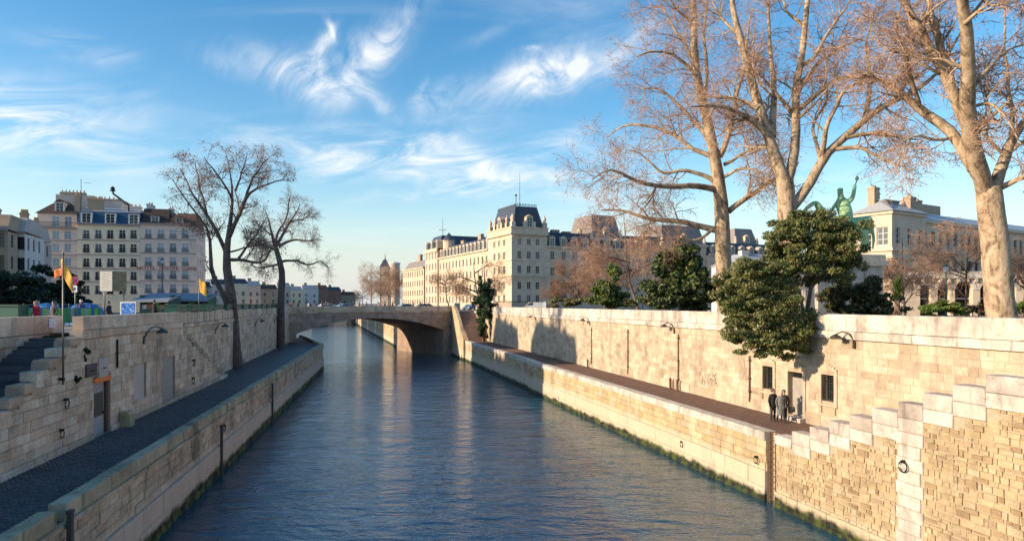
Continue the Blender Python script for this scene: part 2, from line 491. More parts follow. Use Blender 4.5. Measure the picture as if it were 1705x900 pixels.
class MB:
    def __init__(s):
        s.v, s.q, s.n, s.tr = [], [], 0, []

    def add(s, v, q, tris=None):
        v = np.asarray(v, dtype=float).reshape(-1, 3)
        if len(q):
            s.q.append(np.asarray(q).reshape(-1, 4) + s.n)
        if tris is not None and len(tris):
            s.tr.append(np.asarray(tris).reshape(-1, 3) + s.n)
        s.v.append(v)
        s.n += len(v)
        return s

    def box(s, O, d, s0, s1, y0, y1, z0, z1):
        """box along direction d from O: s along it, y inward (away from the viewer), z up"""
        d = (d[0], d[1])
        n = (-d[1], d[0])
        c = UNIT * np.array([s1 - s0, y1 - y0, z1 - z0]) + np.array([s0, y0, z0])
        v = np.stack([O[0] + c[:, 0] * d[0] + c[:, 1] * n[0], O[1] + c[:, 0] * d[1] + c[:, 1] * n[1], c[:, 2]], axis=1)
        return s.add(v, BOXQ)

    def aabox(s, x0, x1, y0, y1, z0, z1):
        return s.box((0, 0), (1, 0), x0, x1, y0, y1, z0, z1)

    def tube(s, pts, rad, sides=6, cap=True):
        pts = np.asarray([tuple(p) for p in pts], dtype=float)
        rad = np.broadcast_to(np.asarray(rad, dtype=float), (len(pts),))
        v, q = tube_batch(pts[None], rad[None], sides)
        tris = []
        if cap and sides > 2:
            e = (len(pts) - 1) * sides
            tris = [[0, k + 1, k] for k in range(1, sides - 1)] + [[e, e + k, e + k + 1] for k in range(1, sides - 1)]
        return s.add(v, q, tris)

    def lathe(s, c, prof, sides=12, sx=1.0, sy=1.0):
        a = np.arange(sides) * 2 * np.pi / sides
        v = np.concatenate([np.stack([c[0] + np.cos(a) * r * sx, c[1] + np.sin(a) * r * sy, np.full(sides, c[2] + z)], 1) for r, z in prof])
        q = []
        for i in range(len(prof) - 1):
            for k in range(sides):
                k2 = (k + 1) % sides
                q.append([i * sides + k, i * sides + k2, (i + 1) * sides + k2, (i + 1) * sides + k])
        return s.add(v, q)

    def poly(s, pts, z):
        """flat sheet from an outline (fan-free: triangulated by Blender)"""
        from mathutils.geometry import tessellate_polygon
        tr = tessellate_polygon([[Vector((p[0], p[1], 0)) for p in pts]])
        tr = [t_ if ((pts[t_[1]][0] - pts[t_[0]][0]) * (pts[t_[2]][1] - pts[t_[0]][1]) - (pts[t_[1]][1] - pts[t_[0]][1]) * (pts[t_[2]][0] - pts[t_[0]][0])) > 0 else (t_[0], t_[2], t_[1]) for t_ in tr]
        return s.add([[p[0], p[1], z] for p in pts], [], tr)

    def data(s):
        v = np.concatenate(s.v)
        q = np.concatenate(s.q) if s.q else np.zeros((0, 4), int)
        tr = np.concatenate(s.tr) if s.tr else None
        return v, q, tr

    def build(s, name, mat, parent=None, smooth=False):
        v, q, tr = s.data()
        return wobj(name, v, q, mat, parent, smooth, tr)

    def mesh(s, name, mat, smooth=False):
        v, q, tr = s.data()
        return mesh_np(name, v, q, mat, smooth, tr)


def tube_batch(paths, rad, sides):
    """many tubes at once: paths (B, N, 3), radii (B, N)"""
    B, N, _ = paths.shape
    T = np.gradient(paths, axis=1)
    T /= np.linalg.norm(T, axis=2, keepdims=True) + 1e-9
    mean = T.mean(axis=1)
    ref = np.where(np.abs(mean[:, 2:3]) > 0.8, np.array([[1.0, 0, 0]]), np.array([[0, 0, 1.0]]))[:, None, :]
    U = np.cross(T, ref)
    U /= np.linalg.norm(U, axis=2, keepdims=True) + 1e-9
    V = np.cross(T, U)
    a = np.arange(sides) * 2 * np.pi / sides
    ring = U[:, :, None, :] * np.cos(a)[None, None, :, None] + V[:, :, None, :] * np.sin(a)[None, None, :, None]
    v = paths[:, :, None, :] + ring * rad[:, :, None, None]
    idx = np.arange(B * N * sides).reshape(B, N, sides)
    nx = np.roll(idx, -1, axis=2)
    q = np.stack([idx[:, :-1], nx[:, :-1], nx[:, 1:], idx[:, 1:]], axis=-1)
    return v.reshape(-1, 3), q.reshape(-1, 4)


# ---------------------------------------------------------------- masonry: blocks as single objects, the smallest joined
def unit_block(seed):
    r = np.random.default_rng(seed)
    f = np.array([[0.014, -0.0, 0.035], [0.986, 0, 0.035], [0.986, 0, 0.965], [0.014, 0, 0.965]])
    f[:, 1] += r.uniform(-0.03, 0.03, 4)
    f[:, [0, 2]] += r.uniform(-0.006, 0.006, (4, 2))
    o = np.array([[0, 0.07, 0], [1, 0.07, 0], [1, 0.07, 1], [0, 0.07, 1.0]])
    bk = np.array([[0, 1, 0], [1, 1, 0], [1, 1, 1], [0, 1, 1.0]])
    v = np.concatenate([f, o, bk])
    q = [[0, 1, 2, 3]]
    for k in range(4):
        k2 = (k + 1) % 4
        q.append([4 + k, 4 + k2, k2, k])
        q.append([8 + k, 8 + k2, 4 + k2, 4 + k])
    return v, np.array(q)


UB = [unit_block(k) for k in range(6)]
UB_ME = {}


class Masonry:
    def __init__(s, seed=1):
        s.b = []
        s.r = random.Random(seed)

    def block(s, O, d, s0, s1, z0, z1, proud=0.02, thick=0.25):
        if s1 - s0 > 0.03 and z1 - z0 > 0.03:
            s.b.append((O[0] + d[0] * s0 + d[1] * proud, O[1] + d[1] * s0 - d[0] * proud, z0, math.atan2(d[1], d[0]), s1 - s0, thick, z1 - z0))

    def courses(s, O, d, sa, sb, z0, z1, ch, lmin, lmax, proud=(0.0, 0.03), gap=0.012, skips=(), top=None, bottom=None, thick=0.25, chv=0.0, rag=0.0):
        z = z0
        r = s.r
        while z < z1 - 0.05:
            h = ch * (1 + r.uniform(-chv, chv))
            if z + h > z1 - 0.4 * ch:
                h = z1 - z
            q = sa - r.uniform(0, lmax * 0.8)
            while q < sb:
                L = r.uniform(lmin, lmax)
                pieces = [(max(q, sa), min(q + L, sb))]
                for (k0, k1, j0, j1) in skips:
                    if z + h > j0 + 0.02 and z < j1 - 0.02:
                        nw = []
                        for a, b_ in pieces:
                            if b_ <= k0 or a >= k1:
                                nw.append((a, b_))
                            else:
                                if a < k0:
                                    nw.append((a, k0))
                                if b_ > k1:
                                    nw.append((k1, b_))
                        pieces = nw
                for a, b_ in pieces:
                    zt = z + h
                    if top:
                        zt = min(zt, min(top(a + 0.02), top(b_ - 0.02)))
                    if bottom and z < bottom((a + b_) / 2) - 0.05:
                        continue
                    if b_ - a > 0.08 and zt - z > 0.08:
                        s.block(O, d, a + gap / 2 + r.uniform(0, rag), b_ - gap / 2 - r.uniform(0, rag), z + gap / 2 + r.uniform(-rag, rag) * .6, zt - gap / 2 - r.uniform(0, rag), r.uniform(*proud), thick)
                q += L
            z += h
        return s

    def finish(s, parent, mat, name='stone', keep=300, stuff='stone_rows'):
        def size(b):
            Y = max(b[1], 4.0)
            px = CX + b[0] / Y * F
            py = HY + (CZ - b[2]) / Y * F
            seen = b[1] > 5 and -60 < px < 1760 and py < 960
            return (b[4] * b[6]) / (Y * Y) if seen else 0.0
        order = sorted(s.b, key=size, reverse=True)
        off = offset(parent)
        rr = random.Random(5)
        for b in order[:keep]:
            k = rr.randrange(6)
            key = (k, mat)
            if key not in UB_ME:
                UB_ME[key] = mesh_np('stone', UB[k][0], UB[k][1], mat)
            o = obj(name, UB_ME[key], parent, (b[0] - off.x, b[1] - off.y, b[2] - off.z))
            o.rotation_euler = (0, 0, b[3])
            o.scale = (b[4], b[5], b[6])
        rest = order[keep:]
        if rest:
            A = np.array(rest)
            mb = MB()
            for k in range(6):
                a = A[k::6]
                if not len(a):
                    continue
                v = UB[k][0][None] * a[:, None, 4:7]
                c, sn = np.cos(a[:, 3])[:, None], np.sin(a[:, 3])[:, None]
                X = v[:, :, 0] * c - v[:, :, 1] * sn + a[:, 0:1]
                Yv = v[:, :, 0] * sn + v[:, :, 1] * c + a[:, 1:2]
                Z = v[:, :, 2] + a[:, 2:3]
                vv = np.stack([X, Yv, Z], -1).reshape(-1, 3)
                q = (UB[k][1][None] + (np.arange(len(a)) * 12)[:, None, None]).reshape(-1, 4)
                mb.add(vv, q)
            tag(mb.build(stuff, mat, parent), kind='stuff')


# ---------------------------------------------------------------- walls with openings, windows
def facade(mb, O, d, s0, s1, z0, z1, wins, depth=0.22):
    """a wall face with real openings and their reveals"""
    d = (d[0], d[1])
    n = (-d[1], d[0])

    def pt(s_, y_, z_):
        return [O[0] + d[0] * s_ + n[0] * y_, O[1] + d[1] * s_ + n[1] * y_, z_]
    wins = [(max(a, s0 + .01), min(b_, s1 - .01), max(c_, z0 + .01), min(e, z1 - .01)) for a, b_, c_, e in wins]
    ss = sorted({s0, s1, *[x for q in wins for x in q[:2]]})
    zs = sorted({z0, z1, *[x for q in wins for x in q[2:]]})
    V, Q = [], []
    for i in range(len(ss) - 1):
        run = None
        for j in range(len(zs) - 1):
            cs, cz = (ss[i] + ss[i + 1]) / 2, (zs[j] + zs[j + 1]) / 2
            hole = any(a < cs < b_ and c_ < cz < e for a, b_, c_, e in wins)
            if not hole:
                if run is None:
                    run = zs[j]
            if run is not None and (hole or j == len(zs) - 2):
                ztop = zs[j] if hole else zs[j + 1]
                k = len(V)
                V += [pt(ss[i], 0, run), pt(ss[i + 1], 0, run), pt(ss[i + 1], 0, ztop), pt(ss[i], 0, ztop)]
                Q.append([k, k + 1, k + 2, k + 3])
                run = None
    for a, b_, c_, e in wins:
        k = len(V)
        V += [pt(a, 0, c_), pt(b_, 0, c_), pt(b_, 0, e), pt(a, 0, e), pt(a, depth, c_), pt(b_, depth, c_), pt(b_, depth, e), pt(a, depth, e)]
        Q += [[k, k + 4, k + 5, k + 1], [k + 1, k + 5, k + 6, k + 2], [k + 2, k + 6, k + 7, k + 3], [k + 3, k + 7, k + 4, k], [k + 4, k + 7, k + 6, k + 5]]
    mb.add(V, Q)
    return wins


def window_mesh(name, mat, bars=(1, 2), t=0.065):
    mb = MB()
    o, d = (0, 0), (1, 0)
    tz = t * 0.6
    mb.box(o, d, 0, t, 0, 1, 0, 1).box(o, d, 1 - t, 1, 0, 1, 0, 1).box(o, d, t, 1 - t, 0, 1, 0, tz).box(o, d, t, 1 - t, 0, 1, 1 - tz, 1)
    for k in range(bars[0]):
        c = (k + 1) / (bars[0] + 1)
        mb.box(o, d, c - t * 0.4, c + t * 0.4, 0.1, 0.9, tz, 1 - tz)
    for k in range(bars[1]):
        c = (k + 1) / (bars[1] + 1)
        mb.box(o, d, t, 1 - t, 0.2, 0.8, c - tz * 0.3, c + tz * 0.3)
    return mb.mesh(name, mat)


WIN = {'white': window_mesh('window', 'frame_white'), 'dark': window_mesh('window', 'frame_dark'), 'plain': window_mesh('window', 'frame_white', (1, 0))}
PANE = {k: MB().box((0, 0), (1, 0), 0.02, 0.98, 0.55, 0.75, 0.02, 0.98).mesh('pane', k) for k in ('glass', 'glass_painted_sky')}
SILL = {}
_rl = MB()
_rl.box((0, 0), (1, 0), -0.06, 1.06, -1.6, -1.3, 0.40, 0.43).box((0, 0), (1, 0), -0.06, 1.06, -1.6, -1.3, 0.02, 0.05)
for k in range(9):
    _rl.box((0, 0), (1, 0), -0.05 + k * 0.135, -0.02 + k * 0.135, -1.55, -1.35, 0.05, 0.40)
RAIL = _rl.mesh('railing', 'iron')


def put_window(parent, O, d, win, frame='white', pane='glass', depth=0.22, rail=False, sill=None):
    a, b_, c_, e = win
    off = offset(parent)
    y = depth - 0.1
    wo = obj('window', WIN[frame], parent, (O[0] + d[0] * a - d[1] * y - off.x, O[1] + d[1] * a + d[0] * y - off.y, c_ - off.z))
    wo.rotation_euler = (0, 0, math.atan2(d[1], d[0]))
    wo.scale = (b_ - a, 0.08, e - c_)
    obj('pane', PANE[pane], wo)
    if rail:
        obj('railing', RAIL, wo)
    if sill:
        if sill not in SILL:
            SILL[sill] = MB().box((0, 0), (1, 0), -0.12, 1.12, -2.6, -1.6, -0.05, -0.005).mesh('sill', sill)
        obj('sill', SILL[sill], wo)
    return wo


def grid_windows(cols, rows, wd, ht):
    return [(c - wd / 2, c + wd / 2, r_ - ht / 2, r_ + ht / 2) for r_ in rows for c in cols]


def frustum(mb, O, d, s0, s1, y0, y1, z0, z1, i_s, i_y):
    """hipped mass: base rectangle, top rectangle drawn in by i_s, i_y"""
    n = (-d[1], d[0])

    def pt(s_, y_, z_):
        return [O[0] + d[0] * s_ + n[0] * y_, O[1] + d[1] * s_ + n[1] * y_, z_]
    v = [pt(s0, y0, z0), pt(s1, y0, z0), pt(s1, y1, z0), pt(s0, y1, z0),
         pt(s0 + i_s, y0 + i_y, z1), pt(s1 - i_s, y0 + i_y, z1), pt(s1 - i_s, y1 - i_y, z1), pt(s0 + i_s, y1 - i_y, z1)]
    return mb.add(v, BOXQ)


def dormer(parent, O, d, sc_, y, z0, wd, ht, mat, roof, frame='white', deep=1.6, gable=True):
    """a dormer standing in the roof slope at distance y behind the wall face"""
    mb = MB()
    t_ = 0.16
    mb.box(O, d, sc_ - wd / 2 - t_, sc_ - wd / 2, y, y + deep, z0, z0 + ht)
    mb.box(O, d, sc_ + wd / 2, sc_ + wd / 2 + t_, y, y + deep, z0, z0 + ht)
    mb.box(O, d, sc_ - wd / 2, sc_ + wd / 2, y + 0.003, y + deep, z0 + ht - t_, z0 + ht)
    mb.box(O, d, sc_ - wd / 2, sc_ + wd / 2, y + 0.12, y + deep, z0, z0 + ht - t_)
    do = mb.build('dormer', mat, parent)
    off = offset(do)
    wo = obj('window', WIN[frame], do, (O[0] + d[0] * (sc_ - wd / 2) - d[1] * (y + 0.02) - off.x, O[1] + d[1] * (sc_ - wd / 2) + d[0] * (y + 0.02) - off.y, z0 - off.z))
    wo.rotation_euler = (0, 0, math.atan2(d[1], d[0]))
    wo.scale = (wd, 0.07, ht - t_)
    obj('pane', PANE['glass'], wo)
    rb = MB()
    n = (-d[1], d[0])

    def pt(s_, y_, z_):
        return [O[0] + d[0] * s_ + n[0] * y_, O[1] + d[1] * s_ + n[1] * y_, z_]
    e, zz, gh = wd / 2 + t_ + 0.12, z0 + ht + 0.003, (wd * 0.42 if gable else 0.12)
    rb.add([pt(sc_ - e, y - .15, zz), pt(sc_ + e, y - .15, zz), pt(sc_, y - .15, zz + gh), pt(sc_ - e, y + deep, zz), pt(sc_ + e, y + deep, zz), pt(sc_, y + deep, zz + gh)],
           [[0, 3, 4, 1], [1, 4, 5, 2], [2, 5, 3, 0]], [[0, 1, 2], [4, 3, 5]])
    rb.build('dormer_roof', roof, do)
    return do


POT = MB().tube([(0, 0, -.05), (0, 0, .25), (0, 0, .45)], [.14, .11, .12], 6).mesh('chimney_pot', 'terracotta')


def chimney(parent, O, d, s_, y, z0, z1, wd, dp, mat='plaster_ochre', pots=4):
    mb = MB()
    mb.box(O, d, s_ - wd / 2, s_ + wd / 2, y, y + dp, z0, z1)
    mb.box(O, d, s_ - wd / 2 - .1, s_ + wd / 2 + .1, y - .1, y + dp + .1, z1 - 0.35, z1 - 0.15)
    ch = mb.build('chimney', mat, parent)
    for k in range(pots):
        c = s_ - wd / 2 + wd * (k + 0.5) / pots
        off = offset(ch)
        obj('chimney_pot', POT, ch, (O[0] + d[0] * c - d[1] * (y + dp / 2) - off.x, O[1] + d[1] * c + d[0] * (y + dp / 2) - off.y, z1 - off.z))
    return ch


# ================================================================ the setting
ZQ, ZS = 3.5, 8.4                    # level of the lower quays and of the streets above the water (z = 0)


def unit(x, y):
    l = math.hypot(x, y)
    return (x / l, y / l)


def LE(Y): return -9.94 - 0.18 * Y        # outer edge of the left quay
def LA(Y): return -13.96 - 0.185 * Y      # left embankment wall, near stretch
def LB(Y): return -14.2 - 0.2 * Y         # left embankment wall, far stretch
def RE(Y): return 21.47 - 0.247 * Y       # outer edge of the right quay
def RW(Y): return 25.34 - 0.246 * Y       # right embankment wall


dLE, dLA, dLB = unit(-0.18, 1), unit(-0.185, 1), unit(-0.2, 1)
dRE, dRW = unit(0.247, -1), unit(0.246, -1)
BA, BB = (-37.0, 115.0), (-11.75, 134.5)  # the bridge's near face, from the left bank to the right
dBR = unit(BB[0] - BA[0], BB[1] - BA[1])
nBR = (-dBR[1], dBR[0])
BL = math.hypot(BB[0] - BA[0], BB[1] - BA[1])
BW = 19.0

left_bank = [(LA(-60) - 2.9, -60), (LA(34) - 2.9, 34), (LA(34) - 0.25, 34), (LA(48) - 0.25, 48), (LB(48) - 0.3, 48), (LB(116) - 0.3, 116), (-50, 138), (-78, 200), (-114, 300), (-155, 430)]
right_bank = [(-100, 430), (-79, 348), (-61.8, 287), (-24.5, 151), (-11, 134.6), (RW(132.5) + 0.3, 132.5), (RW(-60) + 0.3, -60)]
gp = [(-2500, -60)] + left_bank + right_bank + [(2500, -60), (2500, 6000), (-2500, 6000)]
tag(MB().poly(gp, ZS).build('ground', 'asphalt'), 'grey street level of both banks', kind='structure')
tag(MB().add([[-420, -90, 0], [120, -90, 0], [120, 470, 0], [-420, 470, 0]], [[0, 1, 2, 3]]).build('river_water', 'water'), 'rippled blue green river', kind='structure')
tag(MB().add([[-420, -90, -3], [120, -90, -3], [120, 470, -3], [-420, 470, -3]], [[0, 1, 2, 3]]).build('river_bed', 'bed'), 'river bed', kind='structure')

# lower quays
lq = [(LE(-20) - 0.5, -20), (LE(106) - 0.5, 106), (-41.8, 137), (LB(137), 137.2), (LB(60), 60), (LA(60), 60), (LA(-20), -20)]
tag(MB().poly(lq, ZQ).build('quay_paving', 'cobble'), 'dark paving of the lower quay under the left wall', kind='structure')
rq = [(RE(-20) + 0.4, -20), (RW(-20), -20), (RW(131), 131), (RE(131) + 0.4, 131)]
tag(MB().poly(rq, ZQ).build('quay_path', 'earth'), 'brown earth path of the lower quay under the right wall', kind='structure')
# pavement strip behind both parapets
pv = [(LA(34) - 3.2, 34.2), (LA(34) - 0.4, 34.2), (LA(47.5) - 0.4, 47.5), (LB(48) - 0.5, 48.2), (LB(114) - 0.5, 114), (LB(114) - 5, 114), (LA(48) - 6, 48), (LA(34) - 6, 34.2)]
tag(MB().poly(pv, ZS + 0.12).build('pavement', 'pavement'), 'pale pavement behind the left parapet', kind='structure')
pv = [(RW(10) + 0.5, 10), (RW(10) + 9, 10), (RW(125) + 9, 125), (RW(125) + 0.5, 125)]
tag(MB().poly(pv, ZS + 0.004).build('garden_bed', 'earth'), 'brown garden bed behind the right parapet', kind='structure')

# cobbles of the near left quay
rng = np.random.default_rng(11)
cob = []
Yc = 14.0
row = 0
while Yc < 52.0:
    x0, x1 = LA(Yc) + 0.05, LE(Yc) - 0.52
    q = x0 + (0.09 if row % 2 else 0)
    while q < x1 - 0.1:
        L = rng.uniform(0.16, 0.22)
        cob.append((q, Yc + math.sin(q * 1.3) * 0.03, L - 0.022, 0.135, rng.uniform(0.012, 0.03), rng.uniform(-0.004, 0.004)))
        q += L
    Yc += 0.155
    row += 1
C = np.array(cob)
top = np.array([[0.1, 0.1, 1], [0.9, 0.1, 1], [0.9, 0.9, 1], [0.1, 0.9, 1], [0, 0, 0], [1, 0, 0], [1, 1, 0], [0, 1, 0]], float)
vv = np.stack([C[:, 0:1] + top[None, :, 0] * C[:, 2:3], C[:, 1:2] + top[None, :, 1] * C[:, 3:4], ZQ - 0.01 + top[None, :, 2] * (C[:, 4:5] + 0.01)], -1)
qq = np.array([[0, 1, 2, 3], [4, 5, 1, 0], [5, 6, 2, 1], [6, 7, 3, 2], [7, 4, 0, 3]])
tag(wobj('cobbles', vv.reshape(-1, 3), (qq[None] + (np.arange(len(C)) * 8)[:, None, None]).reshape(-1, 4), 'cobble'), 'small dark cobbles of the left quay', kind='stuff')


# ================================================================ right bank
# --- high embankment wall
OR = (RW(131.0), 131.0)
th = thing('embankment_wall', 'high sunlit pale stone embankment wall with parapet behind the earth path', 'wall', (OR[0], OR[1], ZQ))
sEnd = (131.0 - 8.0) / -dRW[1]
op = []
for x0, x1, y0, y1 in ((1313, 1338, 617, 0), (1271, 1288, 608, 646), (1369, 1390, 622, 666)):
    a, zt = on(OR, dRW, x0, y0)
    b_, _ = on(OR, dRW, x1, y0)
    zb = ZQ + 0.25 if y1 == 0 else on(OR, dRW, x0, y1)[1]
    op.append((a, b_, zb, zt))
mb = MB()
facade(mb, OR, dRW, 0, sEnd, ZQ - 1, 8.2, op, depth=0.45)
mb.box(OR, dRW, 0, sEnd, 0.5, 0.9, ZQ - 1, 8.6)
mb.build('wall_core', 'mortar_warm', th)
ms = Masonry(3)
fr = 0.22
skips = [(a - fr, b_ + fr, c_ - (0.25 if i == 0 else 0.55), e + fr) for i, (a, b_, c_, e) in enumerate(op)]
ms.courses(OR, dRW, 0, sEnd, ZQ + 0.62, 8.19, 0.36, 0.45, 1.15, (0.008, 0.022), 0.009, skips, thick=0.2, chv=.14, rag=.006)
ms.courses(OR, dRW, 0, sEnd, ZQ - 0.05, ZQ + 0.62, 0.66, 1.0, 1.9, (0.05, 0.07), 0.012, skips, thick=0.25)
ms.finish(th, 'stone_sunny', keep=290)
pm = Masonry(4)
q = 0.0
while q < sEnd:
    L = pm.r.uniform(1.5, 2.4)
    pm.block(OR, dRW, q, q + L - 0.012, 8.6, 9.45, 0.02 + pm.r.uniform(0, .012), 0.5)
    pm.block(OR, dRW, q - .7, q + L - 0.712, 8.2, 8.592, 0.14 + pm.r.uniform(0, .015), 0.6)
    q += L
pm.finish(th, 'stone_parapet', 'parapet_stone', 150, 'parapet_rows')
# surrounds of the door and of the two windows, their leaves and bars
for i, (a, b_, c_, e) in enumerate(op):
    mb = MB()
    lo = c_ - (0.25 if i == 0 else 0.12)
    mb.box(OR, dRW, a - fr, a, -0.07, 0.2, lo, e + fr).box(OR, dRW, b_, b_ + fr, -0.07, 0.2, lo, e + fr)
    mb.box(OR, dRW, a + .002, b_ - .002, -0.072, 0.2, e, e + fr)
    mid = (a + b_) / 2
    for k in range(8):              # raised, arched head
        x0 = a - fr + (b_ - a + 2 * fr) * k / 8
        x1 = a - fr + (b_ - a + 2 * fr) * (k + 1) / 8
        hgt = 0.26 * (1 - ((x0 + x1) / 2 - mid) ** 2 / ((b_ - a) / 2 + fr) ** 2) + 0.05
        mb.box(OR, dRW, x0 + .001, x1 - .001, -0.10, 0.2, e + fr + .002, e + fr + hgt)
    if i:
        mb.box(OR, dRW, a - fr - .05, b_ + fr + .05, -0.12, 0.2, c_ - 0.24, c_ - 0.122)
        mb.box(OR, dRW, a - .1, a + .02, -0.08, 0.2, c_ - 0.62, c_ - 0.242).box(OR, dRW, b_ - .02, b_ + .1, -0.08, 0.2, c_ - 0.62, c_ - 0.242)
    so = mb.build('door_surround' if i == 0 else 'window_surround', 'stone_sunny', th)
    if i == 0:
        mb = MB()
        mb.box(OR, dRW, a + .02, b_ - .02, 0.25, 0.32, c_, e - 0.35)
        for k in range(2):
            mb.box(OR, dRW, a + .1, b_ - .1, 0.235, 0.251, c_ + .15 + k * 1.0, c_ + .95 + k * 0.95)
        do = mb.build('door', 'grey_door', th)
        kb = MB()
        kb.tube([P(1333, 660, 38.0) + Vector((-.1, 0, 0)), P(1333, 660, 38.0) + Vector((-.1, 0, .12))], .025, 6)
        MB().box(OR, dRW, b_ - .16, b_ - .12, 0.17, 0.235, c_ + 1.0, c_ + 1.14).build('handle', 'iron', do)
        gb = MB()
        for k in range(3):
            gb.box(OR, dRW, a + .02, b_ - .02, 0.2, 0.24, e - 0.30 + k * 0.1, e - 0.26 + k * 0.1)
        gb.box(OR, dRW, a + .02, b_ - .02, 0.3, 0.33, e - 0.34, e)
        gb.build('fanlight_grille', 'iron', th)
        MB().box(OR, dRW, a - .5, b_ + .3, -0.45, 0.3, ZQ - .02, ZQ + .22).build('doorstep', 'stone_parapet', th)
    else:
        wo = put_window(th, OR, dRW, (a, b_, c_, e), 'dark', 'glass', 0.4)
        gb = MB()
        for k in range(5):
            s_ = a + (b_ - a) * (k + .5) / 5
            gb.box(OR, dRW, s_ - .012, s_ + .012, 0.1, 0.124, c_, e)
        gb.box(OR, dRW, a, b_, 0.09, 0.135, e - .35, e - .31).build('window_bars', 'iron', th)


# wall lamps: a bracket, a swan neck and a shade
def wall_lamp(O, d, px, py, arm, drop, label, mat, group, scale=1.0):
    s_, z = on(O, d, px, py)
    n = (d[1], -d[0])
    base = Vector((O[0] + d[0] * s_, O[1] + d[1] * s_, z))
    t_ = thing('wall_lamp', label, 'lamp', tuple(base), group)
    N = Vector((n[0], n[1], 0))
    D = Vector((-d[0], -d[1], 0)) if arm > 0 else Vector((d[0], d[1], 0))
    A = abs(arm)
    o0 = base + N * 0.03
    pts = [o0 + Vector((0, 0, -0.25)) * scale, o0 + N * .18 * scale + Vector((0, 0, 0.15 * scale)), o0 + N * .35 * scale + D * .15 * A + Vector((0, 0, .42 * scale)), o0 + N * .55 * scale + D * .45 * A + Vector((0, 0, .52 * scale)), o0 + N * .75 * scale + D * .8 * A + Vector((0, 0, .34 * scale))]
    MB().tube(pts, [.05 * scale, .045 * scale, .04 * scale, .04 * scale, .035 * scale], 8).build('arm', mat, t_, True)
    MB().box(O, d, s_ - .1 * scale, s_ + .1 * scale, -.1, .02, z - .5 * scale, z - .05).build('bracket', mat, t_)
    h = pts[-1]
    MB().lathe((h.x, h.y, h.z - .25 * scale), [(0.02, .0), (.30 * scale, .0), (.36 * scale, .03), (.30 * scale, .12 * scale), (.14 * scale, .22 * scale), (.05, .27 * scale), (0.005, .28 * scale)], 12).build('lamp_shade', mat, t_, True)


for px, py, lab in ((1424, 566, 'brown swan neck lamp on sunlit wall right of the overhanging evergreen'),
                    (1124, 546, 'dark swan neck lamp on sunlit wall left of the overhanging evergreen'),
                    (983, 535, 'small dark swan neck lamp on the sunlit wall, third from the near end'),
                    (893, 529, 'farthest dark swan neck lamp on the right wall near the bridge')):
    wall_lamp(OR, dRW, px, py, 0.75, 0, lab, 'lamp_brown', 'lamps along the right wall', .8)

# rain pipes, posts at the foot and scribble on the right wall
for px, y0, y1, lab in ((1131, 556, 645, 'thin rusty rain pipe on sunlit wall below a lamp'), (1047, 548, 622, 'thin rain pipe on the sunlit wall between two lamps'), (986, 545, 606, 'short far rain pipe on the sunlit wall above a post'), (1250, 592, 668, 'thin rain pipe on sunlit wall beside the left barred window')):
    s_, zt = on(OR, dRW, px, y0)
    _, zb = on(OR, dRW, px, y1)
    t_ = thing('rain_pipe', lab, 'pipe', (OR[0] + dRW[0] * s_, OR[1] + dRW[1] * s_, zb), 'rain pipes on the right wall')
    x, y = OR[0] + dRW[0] * s_ + dRW[1] * .1, OR[1] + dRW[1] * s_ - dRW[0] * .1
    MB().tube([(x, y, max(zb, ZQ)), (x, y, zt)], .045, 8).build('tube', 'rust', t_, True)
    for zc in (zb + .6, (zb + zt) / 2, zt - .3):
        MB().box(OR, dRW, s_ - .11, s_ + .11, -.16, .02, zc, zc + .06).build('clip', 'rust', t_)
for px, lab in ((1122, 'rusty iron post at wall foot, the farther of a pair'), (1134, 'rusty iron post at wall foot, the nearer of a pair'), (983, 'single dark post far along foot of the sunlit wall')):
    s_, _ = on(OR, dRW, px)
    x, y = OR[0] + dRW[0] * s_ + dRW[1] * .3, OR[1] + dRW[1] * s_ - dRW[0] * .3
    tag(MB().lathe((x, y, ZQ), [(.13, 0), (.13, .06), (.09, .1), (.09, .72), (.11, .76), (.05, .84), (.004, .85)], 10).build('iron_post', 'rust', None, True), lab, 'post', 'posts at the foot of the right wall')
mb = MB()
rr = random.Random(4)
for k in range(16):
    s_, z = on(OR, dRW, 1160 + rr.uniform(0, 32), 618 + rr.uniform(0, 18))
    pts = []
    for j in range(6):
        s_ += rr.uniform(-.12, .2)
        z += rr.uniform(-.22, .22)
        pts.append((OR[0] + dRW[0] * s_ + dRW[1] * .033, OR[1] + dRW[1] * s_ - dRW[0] * .033, z))
    mb.tube(pts, .016, 4)
tag(mb.build('graffiti', 'scribble'), 'faint grey scribbled graffiti on the sunlit wall', 'graffiti')

# --- river wall of the right quay
OQ = (RE(121.0), 121.0)
Y_far, Y_lad0, Y_lad1 = 79.0, 34.9, 34.1
sF, sL0, sL1 = (121 - Y_far) / -dRE[1], (121 - Y_lad0) / -dRE[1], (121 - Y_lad1) / -dRE[1]
th = thing('quay_wall', 'sunlit yellow stone river wall of the right quay with coping', 'wall', (OQ[0], OQ[1], 0))
mb = MB()
mb.box(OQ, dRE, 0, sF, 0.36, 1.0, -2, ZQ - .02)
mb.box(OQ, dRE, sF, sL0, 0.05, 1.0, -2, ZQ - .02)
mb.box(OQ, dRE, sL0, sL1, 0.42, 1.0, -2, ZQ - .02)
mb.build('wall_core', 'mortar_warm', th)
ms = Masonry(8)
OQb = (OQ[0] - dRE[1] * 0.30, OQ[1] + dRE[0] * 0.30)
ms.courses(OQb, dRE, 0, sF, 0.9, ZQ - .45, 0.4, 0.6, 1.2, (0.0, .03), .014, thick=.3)
ms.courses(OQb, dRE, 0, sF, -1.0, 0.9, 0.95, 1.2, 2.2, (0.1, .12), .014, thick=.4)
